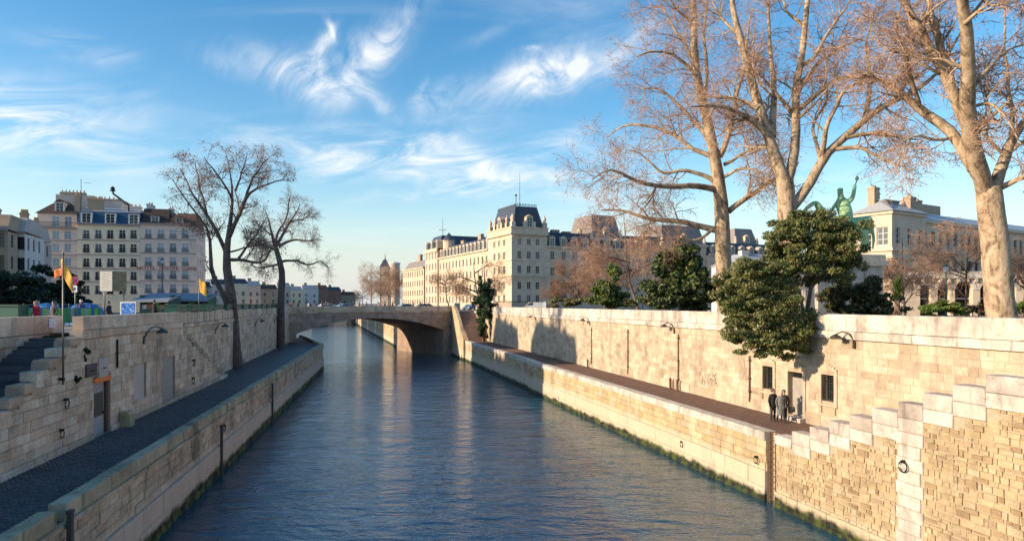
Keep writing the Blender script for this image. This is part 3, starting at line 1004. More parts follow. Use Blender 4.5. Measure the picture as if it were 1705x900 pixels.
ms.courses(OQ, dRE, sF, sL0, 1.55, ZQ - .42, 0.38, 0.5, 1.1, (0.0, .035), .014, thick=.3, chv=.05)
ms.courses(OQ, dRE, sF, sL0, -1.0, 1.55, 0.85, 1.0, 2.2, (0.09, .12), .014, thick=.4)
ms.finish(th, 'stone_quay', keep=300)
cm = Masonry(9)
cm.courses(OQb, dRE, 0, sF, ZQ - .45, ZQ + .02, 0.5, 1.4, 2.2, (.08, .1), .012, thick=.7)
cm.courses(OQ, dRE, sF, sL0, ZQ - .42, ZQ + .04, 0.5, 1.4, 2.3, (.1, .13), .012, thick=.7)
cm.finish(th, 'stone_parapet', 'coping_stone', 80, 'coping_rows')
# iron ladder in its slot
x, y = OQ[0] + dRE[0] * (sL0 + sL1) / 2, OQ[1] + dRE[1] * (sL0 + sL1) / 2
t_ = thing('iron_ladder', 'rusty iron ladder in the slot of sunlit river wall', 'ladder', (x, y, -0.5))
for s_ in (sL0 + .16, sL1 - .16):
    MB().box(OQ, dRE, s_ - .03, s_ + .03, .1, .16, -0.6, ZQ + .05).build('stile', 'rust', t_)
for k in range(13):
    MB().box(OQ, dRE, sL0 + .19, sL1 - .19, .11, .15, -0.45 + k * .3, -0.41 + k * .3).build('rung', 'rust', t_)


def mooring_ring(O, d, px, py, label, r_=0.17, group='mooring rings', proud=0.14):
    s_, z = on(O, d, px, py)
    n = (d[1], -d[0])
    c = Vector((O[0] + d[0] * s_ + n[0] * proud, O[1] + d[1] * s_ + n[1] * proud, z))
    t_ = thing('mooring_ring', label, 'ring', tuple(c - Vector((0, 0, r_))), group)
    ring = [(c.x + d[0] * math.cos(a) * r_, c.y + d[1] * math.cos(a) * r_, c.z + math.sin(a) * r_) for a in [k * math.pi / 8 for k in range(17)]]
    MB().tube(ring, .025, 6, False).build('ring', 'iron', t_, True)
    MB().box(O, d, s_ - .05, s_ + .05, -proud - .06, .04, z + r_ - .05, z + r_ + .05).build('eye_bolt', 'iron', t_)


mooring_ring(OQ, dRE, 1262, 765, 'iron mooring ring on sunlit river wall beside the ladder')
mooring_ring(OQ, dRE, 1138, 739, 'small iron mooring ring midway along sunlit river wall')

# --- stair wall at the near right, stepping up towards the viewer
OS = (RE(34.1), 34.1)
caps = [(1320, 717), (1350, 709), (1382, 699), (1416, 689), (1454, 678), (1497, 668), (1539, 653), (1588, 639), (1643, 623)]
cap = [on(OS, dRE, *c) for c in caps]
while cap[-1][1] < 9.2:
    cap.append((cap[-1][0] + 1.55, cap[-1][1] + 0.52))
cap.append((cap[-1][0] + 9.0, cap[-1][1]))
s_first = cap[0][0]


def captop(s_):
    if s_ < s_first:
        return ZQ + .04
    for i in range(len(cap) - 1):
        if s_ < cap[i + 1][0]:
            return cap[i][1]
    return cap[-1][1]


th = thing('stair_wall', 'rubble stone stair wall with stepped white capping blocks and quoins', 'wall', (OS[0], OS[1], 0))
mb = MB()
mb.box(OS, dRE, 0, s_first, 0.008, 1.0, -2, ZQ - .02)
for i in range(len(cap) - 1):
    mb.box(OS, dRE, cap[i][0] + .001, cap[i + 1][0] - .001, 0.018, 0.5, -2, cap[i][1] - .05)
mb.build('wall_core', 'mortar_warm', th)
wm = Masonry(12)
gm = Masonry(15)
hts = []
for i in range(len(cap) - 1):
    a, b_, z = cap[i][0], cap[i + 1][0], cap[i][1]
    if i == len(cap) - 2:
        for k in range(6):
            gm.block(OS, dRE, a + k * 1.5 + .004, a + k * 1.5 + 1.496, z - .5, z, .06, .62)
            wm.block(OS, dRE, a + k * 1.5 + .004, a + k * 1.5 + 1.496, z - 1.05, z - .508, .04, .5)
        continue
    up = 0.56 if i < 4 else 0.58
    gm.block(OS, dRE, a + .006, b_ - .006, z - up, z, .06 + wm.r.uniform(0, .012), .62)
    wm.block(OS, dRE, a + .006, b_ - .006, z - up - .52, z - up - .008, .045 + wm.r.uniform(0, .012), .5)
    hts.append((a, b_, z - up - .53))
qa, _ = on(OS, dRE, 1493, 740)
qb, _ = on(OS, dRE, 1538, 740)
zq = captop((qa + qb) / 2) - 1.12
qu = []
k = 0
while zq > 0.3:
    ins = 0.0 if k % 2 == 0 else 0.13
    ext = (0.16 if k % 2 == 0 else 0)
    wm.block(OS, dRE, qa + ins, qb - ins, zq - .47, zq - .008, .05, .4)
    zq -= .475
    k += 1
wm.finish(th, 'stone_white', 'white_block', 120)
gm.finish(th, 'stone_cap', 'capping_stone', 120)


def rubtop(s_):
    for a, b_, z in hts:
        if a <= s_ < b_:
            return z
    return captop(s_) - (1.06 if s_ > s_first else 0.44)


rm = Masonry(13)
rm.courses(OS, dRE, 0, cap[-1][0], 0.75, 8.6, 0.205, 0.14, 0.62, (.0, .045), .012, [(qa - .01, qb + .01, -1, 9)], top=rubtop, thick=.3, chv=.42, rag=.035)
rm.courses(OS, dRE, 0, cap[-1][0], -1.0, 0.75, 0.6, 0.7, 1.5, (.1, .13), .014, thick=.4)
rm.finish(th, 'stone_rubble', 'stone', 300)
cm = Masonry(14)
cm.block(OS, dRE, .02, s_first - .01, ZQ - .4, ZQ + .04, .1, .7)
cm.finish(th, 'stone_parapet', 'coping_stone', 5)
mooring_ring(OS, dRE, 1508, 776, 'heavy double iron mooring ring on the white quoin blocks', .2)
# the steps behind that wall
across = (-dRE[1], dRE[0])
st = thing('stone_staircase', 'stone stairs climbing behind the stepped white wall', 'stairs', (RE(30) + 2, 30, ZQ))
k = 0
Yk = 32.4
z = ZQ
while z < 8.3:
    z += .163
    o_ = (RE(Yk), Yk)
    MB().box(o_, across, .52, 3.7, -.46, .0, ZQ - .01, z).build('step', 'stone_stepred', st)
    Yk -= .455
MB().box((RE(Yk), Yk), across, .52, 3.7, -9, .0, ZQ - .01, 8.4).build('landing', 'stone_stepred', st)

# --- stairs by the bridge
st = thing('stone_staircase', 'reddish stone stairs rising beside the bridge end', 'stairs', (RE(122) + 2, 122, ZQ))
for k in range(30):
    Yk = 119.5 + k * .40
    MB().box((RE(Yk), Yk), across, .55, 4.0, 0, .41, ZQ - .01, ZQ + .163 * (k + 1)).build('step', 'stone_stepred', st)
fw = thing('flank_wall', 'sunlit flank wall sloping down beside the bridge stairs', 'wall', (RE(128), 128, 0))
Ofw = (RE(134.2), 134.2)
prof = [(0, 9.55), (2.2, 9.5), (5.0, 8.6), (8.5, 6.6), (11.5, 4.7), (13.3, 3.6)]
for i in range(len(prof) - 1):
    (a, za), (b_, zb) = prof[i], prof[i + 1]
    n_ = (-dRE[1], dRE[0])
    f_ = []
    for s_, y_, z_ in ((a, -.06, -1.5), (b_, -.06, -1.5), (b_, .5, -1.5), (a, .5, -1.5), (a, -.06, za), (b_, -.06, zb), (b_, .5, zb), (a, .5, za)):
        f_.append([Ofw[0] + dRE[0] * s_ + n_[0] * y_, Ofw[1] + dRE[1] * s_ + n_[1] * y_, z_])
    MB().add(f_, BOXQ).build('wall_section', 'stone_quay', fw)

# ================================================================ the bridge
th = thing('stone_bridge', 'single arch brown stone bridge crossing the river', 'bridge', (BA[0], BA[1], 0))
sa, za = on(BA, dBR, 494, 556)
sb, zb = on(BA, dBR, 738, 548)
zspr = (za + zb) / 2
zcr = on(BA, dBR, 618, 529.5)[1]
sm, half = (sa + sb) / 2, (sb - sa) / 2


def zint(s_):
    u_ = (s_ - sm) / half
    return zspr + (zcr - zspr) * (1 - u_ * u_) if abs(u_) < 1 else zspr


NS = 48
ss = np.linspace(sa, sb, NS + 1)
mb = MB()
for y_ in (0.06, BW - 0.06):
    v = []
    for s_ in ss:
        for z_ in (zint(s_), 8.5):
            v.append([BA[0] + dBR[0] * s_ + nBR[0] * y_, BA[1] + dBR[1] * s_ + nBR[1] * y_, z_])
    q = [[2 * i, 2 * i + 2, 2 * i + 3, 2 * i + 1] for i in range(NS)]
    mb.add(v, q)
mb.box(BA, dBR, -14, sa, 0.06, BW - .06, -2, 8.49).box(BA, dBR, sb, BL + 2.5, 0.06, BW - .06, -2, 8.49)
mb.build('spandrel', 'stone_bridge', th)
v = []
for s_ in ss:
    for y_ in (0.0, BW):
        v.append([BA[0] + dBR[0] * s_ + nBR[0] * y_, BA[1] + dBR[1] * s_ + nBR[1] * y_, zint(s_) - .01])
MB().add(v, [[2 * i, 2 * i + 1, 2 * i + 3, 2 * i + 2] for i in range(NS)]).build('arch_soffit', 'stone_bridge', th)
MB().box(BA, dBR, -14, BL + 14, .3, BW - .3, 8.3, 8.52).build('road_deck', 'asphalt', th)
for i in range(NS):                                    # ring of arch stones
    s0, s1 = ss[i] + .01, ss[i + 1] - .01
    dep = 0.62 + (0.25 if abs((s0 + s1) / 2 - sm) > half * .7 else 0)
    f_ = []
    for y_ in (-.02, .25):
        for s_, z_ in ((s0, zint(s0)), (s1, zint(s1)), (s1, zint(s1) + dep), (s0, zint(s0) + dep)):
            f_.append([BA[0] + dBR[0] * s_ + nBR[0] * y_, BA[1] + dBR[1] * s_ + nBR[1] * y_, z_])
    MB().add(f_, [[0, 1, 2, 3], [7, 6, 5, 4], [0, 4, 5, 1], [1, 5, 6, 2], [2, 6, 7, 3], [3, 7, 4, 0]]).build('arch_stone', 'stone_bridge', th)
bm_ = Masonry(21)
bm_.courses(BA, dBR, sa, sb, 4.6, 8.35, .46, .8, 1.5, (0.02, .045), .014, bottom=lambda s_: zint(s_) + .7, thick=.15)
bm_.courses(BA, dBR, sb, BL + 1.2, -.8, 8.35, .5, .8, 1.5, (.02, .05), .014, thick=.2)
bm_.courses(BA, dBR, -2, sa, 3.6, 8.35, .46, .8, 1.5, (.02, .045), .014, thick=.15)
bm_.finish(th, 'stone_bridge', 'stone', 160)
bm_ = Masonry(22)
bm_.courses(BA, dBR, -3, BL + 1.2, 8.36, 8.62, .26, 1.6, 2.4, (.16, .18), .012, thick=.5)
bm_.courses(BA, dBR, -3, BL + 1.2, 8.63, 9.55, .92, 1.6, 2.4, (.04, .06), .012, thick=.45)
bm_.courses((BA[0] + nBR[0] * (BW - .5), BA[1] + nBR[1] * (BW - .5)), dBR, -3, BL + 1.2, 8.53, 9.55, 1.0, 1.6, 2.4, (.0, .01), .012, thick=.45)
bm_.finish(th, 'stone_shade', 'parapet_stone', 60, 'parapet_rows')
MB().box(BA, dBR, BL + .6, BL + 1.9, -.12, .9, 8.64, 10.1).build('end_pillar', 'stone_parapet', th)

# river walls beyond the bridge
Of = (-80, 350)
df = unit(-24.5 + 80, 151 - 350)
Lf = math.hypot(55.5, 199)
th = thing('embankment_wall', 'far shaded embankment wall seen under the bridge arch', 'wall', (Of[0], Of[1], 0))
MB().box(Of, df, 0, Lf, 0.05, 1.2, -2, 9.3).build('wall_core', 'stone_facade', th)
ms = Masonry(31)
ms.courses(Of, df, 0, Lf, -.6, 8.5, .6, 1.4, 2.6, (0, .04), .02, thick=.2)
ms.finish(th, 'stone_quay', keep=0)
for (xa, ya), (xb, yb), lab in (((-50, 138), (-78, 200), 'left embankment wall just beyond the bridge'), ((-78, 200), (-114, 300), 'left embankment wall farther beyond the bridge')):
    dd = unit(xb - xa, yb - ya)
    Ld = math.hypot(xb - xa, yb - ya)
    t_ = thing('embankment_wall', lab, 'wall', (xa, ya, 0))
    MB().box((xa, ya), dd, 0, Ld, .02, 1.0, -2, 9.3).build('wall_core', 'stone_shade', t_)
    MB().box((xa, ya), dd, 0, Ld, -.1, .7, 8.4, 8.8).build('cornice', 'stone_shade', t_)
# far bridge of three arches
F0, F1 = (-118, 310), (-72, 342)
dF = unit(F1[0] - F0[0], F1[1] - F0[1])
FL = math.hypot(F1[0] - F0[0], F1[1] - F0[1])
nF = (-dF[1], dF[0])
th = thing('stone_bridge', 'distant pale three arch bridge glimpsed under the near arch', 'bridge', (F0[0], F0[1], 0))
mb = MB()
for j in range(3):
    a0, a1 = FL * (j + .06) / 3, FL * (j + .94) / 3
    xs = np.linspace(a0, a1, 15)
    for i in range(14):
        u0, u1 = [((x_ - (a0 + a1) / 2) / ((a1 - a0) / 2)) for x_ in (xs[i], xs[i + 1])]
        z0_, z1_ = [1.0 + 6.3 * math.sqrt(max(0, 1 - u_ * u_)) for u_ in (u0, u1)]
        v = []
        for y_ in (0, 22):
            for s_, z_ in ((xs[i], z0_), (xs[i + 1], z1_), (xs[i + 1], 9.4), (xs[i], 9.4)):
                v.append([F0[0] + dF[0] * s_ + nF[0] * y_, F0[1] + dF[1] * s_ + nF[1] * y_, z_])
        mb.add(v, [[0, 1, 2, 3], [4, 7, 6, 5], [0, 4, 5, 1], [3, 2, 6, 7]])
mb.build('arches', 'stone_facade', th)
for j in range(4):
    c = FL * j / 3
    MB().box(F0, dF, c - 1.4, c + 1.4, -1.2, 23, -2, 9.4 if j in (0, 3) else 5.5).build('pier', 'stone_facade', th)

# ================================================================ left bank
OA = (LA(16.0), 16.0)
kA = dLA[1]


def topA(s_):
    Y = 16 + s_ * kA
    if Y < 31.6:
        return max(3.7, 8.82 - 0.405 * math.ceil((31.6 - Y) / 1.0))
    if Y < 48:
        return 8.35
    return max(3.55, 8.3 - 0.36 * math.ceil((Y - 48) / 0.8) * 0.8)


sA1 = (61.2 - 16) / kA
th = thing('embankment_wall', 'shaded stained stone wall with orange topped door and stair gaps, near left', 'wall', (OA[0], OA[1], ZQ))
da, dzt = on(OA, dLA, 156, 628)
db, _ = on(OA, dLA, 183, 628)
niches = []
for x0, x1, y0, y1 in ((222, 243, 605, 660), (271, 291, 594, 664)):
    a, zt = on(OA, dLA, x0, y0)
    b_, zb = on(OA, dLA, x1, y1)
    niches.append((a, b_, max(zb, ZQ + .3), zt - .1))
mb = MB()
opA = [(da, db, ZQ - .0, dzt)] + niches
seg = [0.0]
Yb = 17.6
while Yb < 31.7:
    seg.append((Yb - 16) / kA)
    Yb += 1.0
sg0, sg1 = (31.6 - 16) / kA, (48 - 16) / kA
q = 0.0
for i in range(40):
    a = i * sg0 / 40
    b_ = (i + 1) * sg0 / 40
    mb.box(OA, dLA, a, b_, .06, .55, ZQ - 1, topA((a + b_) / 2) - .04)
facade(mb, OA, dLA, sg0, sg1, ZQ - 1, 8.34, opA, .32)
mb.box(OA, dLA, sg0, sg1, .5, .9, ZQ - 1, 8.34)
for i in range(24):
    a = sg1 + i * (sA1 - sg1) / 24
    b_ = sg1 + (i + 1) * (sA1 - sg1) / 24
    mb.box(OA, dLA, a, b_, .06, .4, ZQ - 1, topA((a + b_) / 2) - .04)
mb.build('wall_core', 'mortar_dark', th)
ms = Masonry(41)
skA = [(da - .05, db + .05, ZQ - 1, dzt + .02)] + [(a - .01, b_ + .01, c_, e) for a, b_, c_, e in niches]
ms.courses(OA, dLA, 0, sA1, ZQ + .3, 8.34, .40, .5, 1.3, (0.012, .04), .014, skA, top=topA, thick=.22, chv=.12)
ms.courses(OA, dLA, 0, sA1, ZQ - .05, ZQ + .3, .34, .9, 1.7, (.06, .09), .014, skA, thick=.25)
ms.finish(th, 'stone_shade', keep=300)
pm = Masonry(42)
q = (32.05 - 16) / kA
while q < sg1 - .3:
    L = min(pm.r.uniform(1.3, 2.2), sg1 - q)
    pm.block(OA, dLA, q, q + L - .012, 8.76, 9.4, .03 + pm.r.uniform(0, .015), .5)
    pm.block(OA, dLA, q - .3, q + L - .312, 8.36, 8.75, .12 + pm.r.uniform(0, .02), .6)
    q += L
for i in range(14):                                       # stepped capping of the near stair
    Y0 = 31.6 - (i + 1) * 1.0
    s0 = (Y0 - 16) / kA
    if s0 < .1:
        break
    pm.block(OA, dLA, s0, s0 + 1.0 / kA - .01, topA(s0 + .3) - .30, topA(s0 + .3) + .06, .07, .62)
pm.finish(th, 'stone_shade', 'parapet_stone', 80, 'parapet_rows')
pm = Masonry(46)
for i in range(16):                                       # worn step ends of the flight beside the tree
    s0 = sg1 + i * .8 / kA
    if topA(s0 + .3) > ZQ + .2 and s0 + .8 < sA1 + .5:
        pm.block(OA, dLA, s0 + .005, s0 + .8 / kA - .005, topA(s0 + .3) - .26, topA(s0 + .3) + .05, .06, .5)
pm.finish(th, 'stone_kerb', 'capping_stone', 40)
# niches filled, door leaf, lintel strip
for i, (a, b_, c_, e) in enumerate(niches):
    MB().box(OA, dLA, a, b_, .10, .32, c_, e).build('blind_panel', 'plaster_grey' if i == 0 else 'grey_door', th)
    MB().box(OA, dLA, a - .15, b_ + .15, -.1, .2, c_ - .14, c_ - .002).build('sill', 'stone_shade', th)
do = MB().box(OA, dLA, da + .03, db - .25, .2, .27, ZQ, dzt - .35).build('door', 'metal_door', th)
MB().box(OA, dLA, da + .12, db - .38, .185, .199, ZQ + .95, ZQ + 2.1).build('door_panel', 'frame_dark', do)
MB().box(OA, dLA, da + .12, db - .38, .185, .199, ZQ + .12, ZQ + .85).build('door_panel', 'zinc', do)
MB().box(OA, dLA, db - .5, db - .44, .12, .185, ZQ + 1.0, ZQ + 1.12).build('handle', 'iron', do)
MB().box(OA, dLA, db - .22, db, .1, .27, ZQ, dzt - .35).build('door_jamb', 'rust', th)
lt = MB().box(OA, dLA, da - .02, db + .02, -.07, .12, dzt - .3, dzt - .05).build('lintel_strip', 'orange', th)
lt['label'] = 'bright orange strip above the door'
for x0, x1, y0, y1, mt in ((141, 159, 607, 624, 'frame_dark'), (162, 177, 597, 625, 'plaster_grey')):
    a, zt = on(OA, dLA, x0, y0)
    b_, zb = on(OA, dLA, x1, y1)
    po = MB().box(OA, dLA, a, b_, -.09, .05, zb, zt).build('wall_plate', mt, th)
    cxy = ((a + b_) / 2, (zt + zb) / 2)
    MB().lathe((OA[0] + dLA[0] * cxy[0] + dLA[1] * .1, OA[1] + dLA[1] * cxy[0] - dLA[0] * .1, cxy[1] - .02), [(.002, -.03), (.12, -.02), (.12, .02), (.002, .03)], 10).build('plate_boss', 'rust', po)
# back wall of the near stair, and the stair
OBk = (LA(14) - 2.75, 14.0)
tb = thing('stair_side_wall', 'weathered parapet wall above the dark stairs at the left edge', 'wall', (OBk[0], OBk[1], ZQ))
e_ = (35.9 - 14) / kA
MB().box(OBk, dLA, 0, e_, .05, .5, ZQ, 8.4).build('wall_core', 'mortar_dark', tb)
ms = Masonry(43)
ms.courses(OBk, dLA, 0, e_, ZQ, 8.05, .42, .6, 1.3, (.0, .05), .014, thick=.2)
ms.courses(OBk, dLA, 0, e_, 8.05, 8.5, .44, 1.2, 2.2, (.12, .15), .014, thick=.4)
ms.courses(OBk, dLA, 0, e_, 8.51, 9.38, .9, 1.2, 2.2, (.02, .04), .014, thick=.5)
ms.finish(tb, 'stone_shade', keep=150)
st = thing('stone_staircase', 'dark worn stone stairs going down inside the left wall', 'stairs', (LA(26) - 1.5, 26, ZQ))
for k in range(32):
    Yk = 32.6 - k * .405
    MB().box((LA(Yk) - 2.72, Yk), (1, -0.0), .02, 2.2, -.41, 0, ZQ - .4, ZS - .02 - k * .152).build('step', 'stone_step', st)
    if ZS - k * .152 < ZQ + .3:
        break
st = thing('stone_staircase', 'narrow stone stairs going down in wall slot beside the quay tree', 'stairs', (LA(54), 54, ZQ))
for k in range(28):
    Yk = 47.5 + k * .47
    zt = ZS - .1 - k * .17
    if zt < ZQ + .1:
        break
    MB().box((LB(Yk) + .02, Yk), (1, 0), 0, LA(Yk) - LB(Yk) - .5, 0, .48, ZQ - .2, zt).build('step', 'stone_step', st)
# far stretch of the left wall
OB = (LB(47.0), 47.0)
kB = dLB[1]
sB1 = (116.5 - 47) / kB
th = thing('embankment_wall', 'stained shaded stone wall behind the two quay trees', 'wall', (OB[0], OB[1], ZQ))
MB().box(OB, dLB, 0, sB1, .06, .8, ZQ - 1, 8.35).build('wall_core', 'mortar_dark', th)
ms = Masonry(44)
ms.courses(OB, dLB, 0, sB1, ZQ - .02, 8.2, .46, .7, 1.5, (.0, .05), .014, thick=.22, chv=.1)
ms.finish(th, 'stone_shade', keep=260)
pm = Masonry(45)
pm.courses(OB, dLB, 0, sB1, 8.21, 8.5, .3, 1.3, 2.0, (.12, .15), .014, thick=.5)
q = 0
while q < sB1:
    L = pm.r.uniform(.7, 1.3)
    pm.block(OB, dLB, q + .1, q + L - .03, 8.52, 9.32 + pm.r.uniform(-.05, .05), .02 + pm.r.uniform(0, .03), .45)
    q += L
pm.finish(th, 'stone_shade', 'parapet_stone', 110, 'parapet_rows')
MB().box(OB, dLB, 0, sB1, .12, .4, 8.5, 9.2).build('parapet_core', 'mortar_dark', th)

# river wall and kerb of the left quay
OK = (LE(6.0), 6.0)
kK = dLE[1]
sK1 = (106 - 6) / kK
th = thing('quay_wall', 'shaded mossy river wall of the left quay', 'wall', (OK[0], OK[1], 0))
MB().box(OK, dLE, 0, sK1, .1, .9, -2, 3.3).build('wall_core', 'mortar_wet', th)
ms = Masonry(51)
ms.courses(OK, dLE, 0, sK1, 1.7, 3.12, .36, .6, 1.3, (-.03, .04), .016, thick=.3, chv=.1)
ms.courses(OK, dLE, 0, sK1, -1.0, 1.7, .9, 1.0, 2.2, (.14, .18), .014, thick=.4)
ms.courses(OK, dLE, 0, sK1, 3.12, 3.3, .18, 1.5, 2.5, (.1, .12), .014, thick=.5)
ms.finish(th, 'stone_leftquay', keep=300)
tk = thing('quay_kerb', 'raised mossy kerb of big stones along the left quay edge', 'kerb', (OK[0], OK[1], 3.3))
km = Masonry(52)
q = 0
gapY = [(20.6, 21.3), (42.5, 43.0)]
while q < sK1:
    L = km.r.uniform(1.6, 2.6)
    Y0 = 6 + q * kK
    if not any(Y0 < g1 and Y0 + L * kK > g0 for g0, g1 in gapY):
        km.block(OK, dLE, q, q + L - .015, 3.31, 3.82 + km.r.uniform(-.02, .02), km.r.uniform(0, .03), .5)
    else:
        g0, g1 = [g for g in gapY if Y0 < g[1] and Y0 + L * kK > g[0]][0]
        km.block(OK, dLE, q, max(q + .05, (g0 - 6) / kK), 3.31, 3.80, .02, .5)
        km.block(OK, dLE, (g1 - 6) / kK, q + L - .015, 3.31, 3.83, .02, .5)
    q += L
km.finish(tk, 'stone_kerb', 'kerb_stone', 60, 'kerb_rows')
# quay end running back under the bridge
oe = (LE(106) - .02, 106.0)
de = unit(-41.8 - oe[0], 137 - 106)
t_ = thing('quay_wall', 'dark end of the left quay turning in under the bridge', 'wall', (oe[0], oe[1], 0))
MB().box(oe, de, 0, 33, 0, .9, -2, 3.3).build('wall_core', 'stone_leftquay', t_)
MB().box(oe, de, 0, 33, -.02, .5, 3.31, 3.8).build('kerb_stone', 'stone_kerb', t_)
MB().box((LE(106) - .48, 106.02), (1, 0), -.02, .5, 0, .3, 3.31, 3.79).build('kerb_stone', 'stone_kerb', t_)

mooring_ring(OA, dLA, 106, 672, 'iron mooring ring high on shaded wall left of the metal door', .2)
mooring_ring(OA, dLA, 98, 722, 'rusty iron mooring ring low on shaded wall near the quay', .17)
mooring_ring(OA, dLA, 320, 604, 'upper of two rings on shaded wall below descending steps', .22)
mooring_ring(OA, dLA, 319, 634, 'lower of two rings on shaded wall below descending steps', .22)
mooring_ring(OK, dLE, 368, 713, 'iron ring on mossy left river wall beside a timber fender', .2, proud=.2)
for px, y0, y1, lab in ((362, 710, 752, 'dark timber fender post on left river wall beside a ring'), (449, 640, 670, 'far dark timber fender post on left river wall'), (103, 850, 905, 'dark iron post in kerb gap at lower left corner')):
    s_, zt = on(OK, dLE, px, y0)
    zt = min(zt, 3.6)
    tag(MB().box(OK, dLE, s_ - .09, s_ + .09, -.3, -.16, -.4, zt).box(OK, dLE, s_ - .11, s_ + .11, -.32, -.14, zt + .002, zt + .1).build('fender_post', 'frame_dark'), lab, 'post', 'fender posts on the left quay')
for px, py, lab in ((238, 552, 'teal domed lamp on shaded wall above the blind window'), (358, 540, 'dark domed lamp on shaded wall just left of the quay trunk'), (424, 531, 'dark domed lamp on shaded wall between the two trunks'), (456, 527, 'dark domed lamp on shaded wall close to the slimmer trunk')):
    O_, d_ = (OA, dLA) if px < 300 else (OB, dLB)
    wall_lamp(O_, d_, px, py + 6, -1.1 if px < 300 else -.6, 0, lab, 'lamp_green', 'lamps along the left wall')
# rain pipe on the left wall
s_, zt = on(OA, dLA, 192, 565)
_, zb = on(OA, dLA, 192, 612)
x, y = OA[0] + dLA[0] * s_ + dLA[1] * .1, OA[1] + dLA[1] * s_ - dLA[0] * .1
t_ = thing('rain_pipe', 'dark rain pipe on shaded wall right of the metal door', 'pipe', (x, y, zb))
MB().tube([(x, y, zb), (x, y, zt)], .05, 8).build('tube', 'iron', t_, True)
MB().box(OA, dLA, s_ - .1, s_ + .1, -.16, .03, (zb + zt) / 2, (zb + zt) / 2 + .06).build('clip', 'iron', t_)
# worn stone block by the door
s_, _ = on(OA, dLA, 200)
tag(MB().box(OA, dLA, s_ - .35, s_ + .35, -.6, -.08, ZQ, ZQ + .62).box(OA, dLA, s_ - .25, s_ + .25, -.5, -.1, ZQ + .622, ZQ + .8).build('stone_block', 'stone_kerb'), 'worn stone block on the quay right of the metal door', 'stone')


# ================================================================ buildings
def shell(mb, O, d, W_, D_, z0, z1, front=None, side=None, left=None, depth=0.22):
    """four walls: front along d (with openings), right side, back, left side; returns the frames of front, right, left"""
    n = (-d[1], d[0])
    Or_ = (O[0] + d[0] * W_, O[1] + d[1] * W_)
    Ob = (Or_[0] + n[0] * D_, Or_[1] + n[1] * D_)
    Ol = (O[0] + n[0] * D_, O[1] + n[1] * D_)
    facade(mb, O, d, 0, W_, z0, z1, front or [], depth)
    facade(mb, Or_, n, 0, D_, z0, z1, side or [], depth)
    facade(mb, Ob, (-d[0], -d[1]), 0, W_, z0, z1, [], depth)
    facade(mb, Ol, (-n[0], -n[1]), 0, D_, z0, z1, left or [], depth)
    return (O, d), (Or_, n), (Ol, (-n[0], -n[1]))


def bands(parent, O, d, s0, s1, zs, mat, h=.22, proud=.1, name='string_course'):
    for z in zs:
        MB().box(O, d, s0, s1, -proud, .05, z, z + h).build(name, mat, parent)


# --- three houses facing the left quay
OH = tuple(P(58, 505, 128.0))[:2]
dH = unit(0.958, 0.287)
kYs = lambda px: on(OH, dH, px)[0]


def zrow(px, py):
    return on(OH, dH, px, py)[1]


def house(name, label, x0, x1, ycor, cols, rows, wpx, hpx, wall, frame, pane, depthm, bandrows, rail):
    s0, s1 = kYs(x0), kYs(x1)
    O = (OH[0] + dH[0] * s0, OH[1] + dH[1] * s0)
    W_ = s1 - s0 - .02
    zc = zrow((x0 + x1) / 2, ycor)
    Ym = OH[1] + dH[1] * (s0 + s1) / 2
    wd, ht = wpx * Ym / F, hpx * Ym / F
    wins = []
    for r_ in rows:
        for c in cols:
            wins.append((kYs(c) - s0 - wd / 2, kYs(c) - s0 + wd / 2, zrow(c, r_) - ht / 2, zrow(c, r_) + ht / 2))
    th = thing(name, label, 'house', (O[0], O[1], ZS))
    mb = MB()
    sd = [(1.6 + 3.2 * i, 2.7 + 3.2 * i, zrow(330, r_) - ht / 2, zrow(330, r_) + ht / 2) for r_ in rows for i in range(3)] if x1 > 300 else []
    fr_, rt, lf = shell(mb, O, dH, W_, depthm, ZS, zc, wins, sd)
    mb.build('wall', wall, th)
    for q in wins:
        put_window(th, O, dH, q, frame, pane, .22, rail, 'trim')
    for q in sd:
        put_window(th, rt[0], rt[1], q, frame, 'glass')
    bands(th, O, dH, 0, W_, [zrow((x0 + x1) / 2, b_) for b_ in bandrows], 'trim', .16, .07)
    MB().box(O, dH, -.1, W_ - .05, -.38, .1, zc - .12, zc + .16).build('cornice', 'trim', th)
    return th, O, W_, zc


th, O, W_, zc = house('townhouse', 'pinkish plaster townhouse with balcony and set back attic under a brown roof', 58, 128, 379, (73.5, 93, 113), (391, 412, 436, 456, 479), 10, 12.5, 'plaster_pink', 'white', 'glass_painted_sky', 11, (401, 425, 446, 468), False)
mb = MB()
zt = zrow(93, 354)
wins = [(W_ * .35, W_ * .35 + 1.2, zc + .3, zc + 2.3), (W_ * .65, W_ * .65 + 1.2, zc + .3, zc + 2.3)]
Oa = (O[0] - dH[1] * 1.3, O[1] + dH[0] * 1.3)
shell(mb, Oa, dH, W_ - .3, 8, zc, zt, wins)
at = mb.build('attic_wall', 'plaster_pink', th)
for q in wins:
    put_window(at, Oa, dH, q, 'white', 'glass_painted_sky')
rl = MB()
rl.box(O, dH, 0, W_, -.3, -.25, zc + 1.0, zc + 1.06).box(O, dH, 0, W_, -.3, -.25, zc + .22, zc + .27)
for k in range(40):
    rl.box(O, dH, W_ * k / 40, W_ * k / 40 + .03, -.29, -.26, zc + .271, zc + .999)
rl.build('balcony_railing', 'iron', th)
mb = MB()
zr = zrow(93, 330)
frustum(mb, Oa, dH, -.3, W_ - .2, -.3, 8, zt, zr, 2.6, 3.2)
mb.build('roof', 'roof_brown', th)
dormer(th, Oa, dH, W_ * .52, .3, zt + .35, 1.3, 1.9, 'plaster_white', 'roof_brown')
Og = (O[0] - dH[1] * 9.2, O[1] + dH[0] * 9.2)
zg = zrow(95, 312)
mb = MB()
